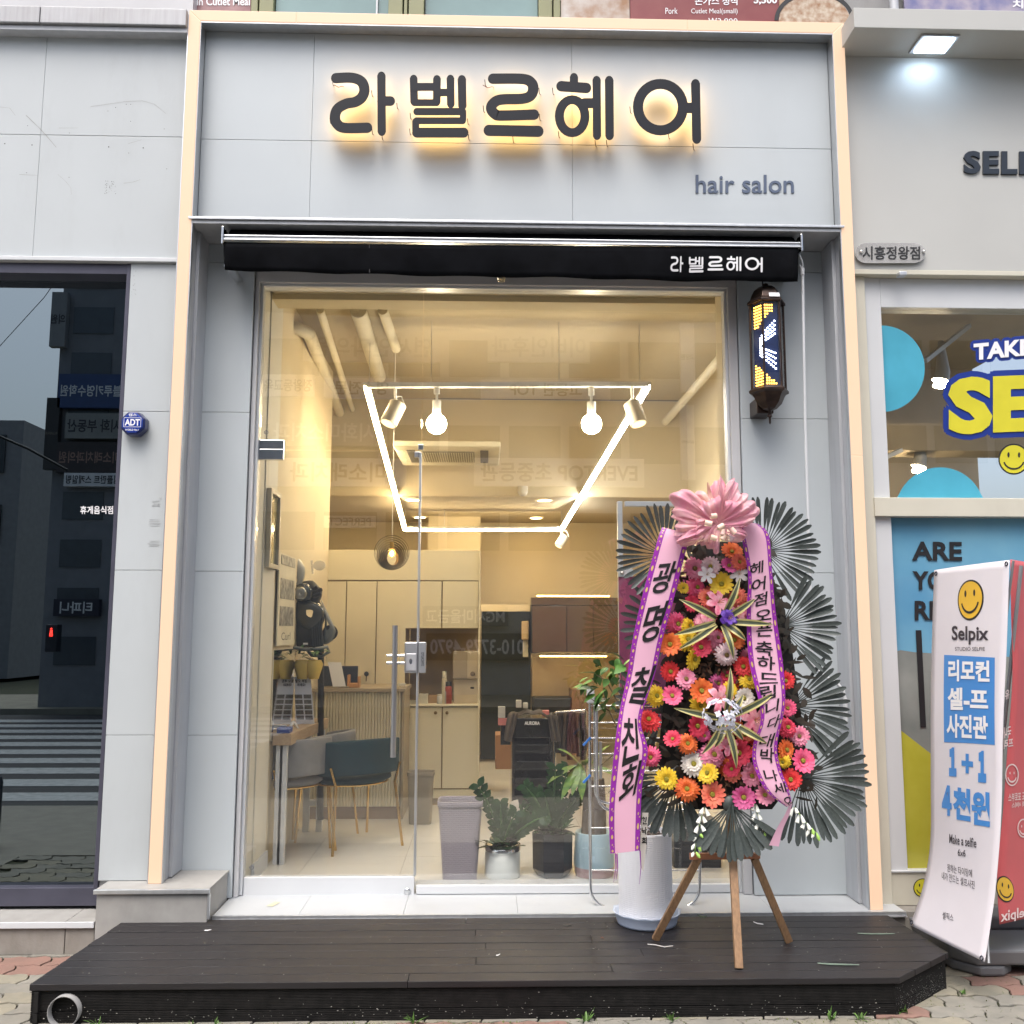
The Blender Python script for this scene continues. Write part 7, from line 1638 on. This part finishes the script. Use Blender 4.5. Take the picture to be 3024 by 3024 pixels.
obj('pot', MB().lathe([(.0001, 0), (rr1*.97, 0), (rr1, .01), (rr1, hz-c.z-.03), (rr1*.9, hz-c.z-.03)], c, 32), mat('white_pot', (.74, .77, .75), .35), w1); obj('pot_rim', MB().lathe([(rr1*1.005, hz-c.z-.034), (rr1*1.01, hz-c.z), (rr1*.9, hz-c.z), (rr1*.88, hz-c.z-.04), (.0001, hz-c.z-.045)], c, 32, True, False), CHROME, w1)
b_ = Vector((c.x, c.y, hz-.04))
zz(w1, b_, ((-.16, -.12, .43, -.28), (.50, -.2, .34, .6), (.30, .1, .40, .5), (-.05, -.15, .30, .05), (.15, -.2, .26, .2)), .062); broad(w1, b_+Vector((0, -.03, .03)), 26, .12, .13, ZZG)
for x, y in ((1508, 2395), (1512, 2420)):
    mb = MB(); q = P(x, y, .66); leaf_strip(mb, q, (.5, -.3, .8), .08, .03, .3, 5, Vector((0, -1, 0))); obj('spathe_flower', mb, mat('white_spathe', (.7, .62, .5), .4), w1)
w2 = thing('potted_plant', 'dark leafy plant in faceted navy black pot inside the window', 'plant', (P(1636, 2600, .62).x, .62+.12, FLZ+.001))
c = w2.location.copy(); rr2 = 58*MPP(P(1636, 2560, .66)); hz = P(1636, 2468, .62).z-c.z
obj('pot', MB().lathe([(.0001, 0), (rr2*.80, 0), (rr2*1.03, hz*.17), (rr2*1.05, hz), (rr2*.95, hz), (rr2*.93, hz-.03), (.0001, hz-.03)], c, 6, False, rot=rad(0)), mat('navy_black_pot', (.016, .018, .026), .3, coat=.3), w2, .004)
b_ = Vector((c.x, c.y, c.z+hz-.03)); zz(w2, b_, ((.02, -.1, .42, .0), (-.25, .0, .34, -.35), (.36, .1, .33, .4), (.12, .1, .40, .15), (-.1, -.2, .28, -.1)), .060); broad(w2, b_+Vector((0, -.03, .03)), 30, .12, .13, ZZG)
w3 = thing('potted_plant', 'thick trunked dracaena in pale blue and pink pot inside the window', 'plant', (P(1762, 2600, .62).x, .62+.13, FLZ+.001))
c = w3.location.copy(); rr3 = 60*MPP(P(1762, 2560, .66)); hz = P(1762, 2468, .62).z-c.z
obj('pot', MB().lathe([(rr3*1.0, hz*.22), (rr3*1.02, hz*.35), (rr3*.93, hz*.98), (rr3*.90, hz), (rr3*.85, hz*.95), (.0001, hz*.93)], c, 32, True, False), mat('pale_blue_pot', (.40, .55, .63), .4), w3)
obj('pot_foot', MB().lathe([(.0001, 0), (rr3*.90, 0), (rr3*.95, .01), (rr3*1.0, hz*.218)], c, 32), mat('dusty_pink_pot', (.52, .36, .36), .45), w3)
TRK = mat('dracaena_bark', (.16, .12, .085), .9, bump=.8, bscale=60, col2=(.09, .065, .05), scale=20)
tz = P(1762, 2300, .75).z
obj('trunk', MB().tube([(c.x+.0, c.y, c.z+hz*.92), (c.x+.005, c.y, (c.z+hz+tz)/2), (c.x, c.y, tz)], [.075, .070, .066], 16), TRK, w3)
DRA = mat('lime_striped_leaf', (.20, .32, .05), .35, col2=(.06, .16, .03), scale=14, stretch=(1, 1, 3))
for (x, y, tx2, ty2) in ((1715, 2262, 1660, 2225), (1725, 2260, 1735, 2250), (1712, 2255, 1700, 2335), (1700, 2260, 1645, 2320), (1715, 2250, 1740, 2255), (1708, 2262, 1680, 2350), (1716, 2258, 1718, 2345), (1745, 2260, 1790, 2215), (1750, 2265, 1800, 2300)):
    a, b = P(x, y, .72), P(tx2, ty2, .66); mb = MB(); d = b-a; leaf_strip(mb, a, d.normalized()+Vector((0, 0, .5)), d.length*1.25, .028, .65, 7, Vector((0, -.3, 1)).normalized()); obj('leaf', mb, DRA, w3)
# white stand with colourful poster behind the wreath
ps_ = thing('poster_stand', 'white framed stand with pink and purple poster behind the wreath', 'stand', (P(1990, 2500, .55).x, .6, FLZ))
obj('stand_frame', BX(1830, 1480, 1845, 2600, .55, .04).box(P(1845.5, 1490, .55).x, P(2100, 1490, .55).x, .55, .59, P(1900, 1495, .55).z, P(1900, 1480, .55).z), WHITE, ps_, .003)
obj('poster', BX(1829, 1702, 2100, 2150, .545, .004), mat('galaxy_print', (.55, .12, .22), .35, col2=(.03, .012, .06), scale=3.2, coat=.4), ps_)
o = obj('corner_clip', BX(1826, 1680, 1870, 1703, .535, .009), WHITE, ps_, .002)
placed('clip_screw', MB().lathe([(.012, 0), (.012, .004), (.0001, .005)], n=14), STEEL, ps_, P(1837, 1692, .534), (rad(90), 0, 0))
tag(obj('dark_box', BX(1990, 2430, 2130, 2590, .9, .3), mat('blue_black_crate', (.018, .022, .032), .4), None, .01), 'dark blue black crate on the floor behind the wreath tripod', 'crate')
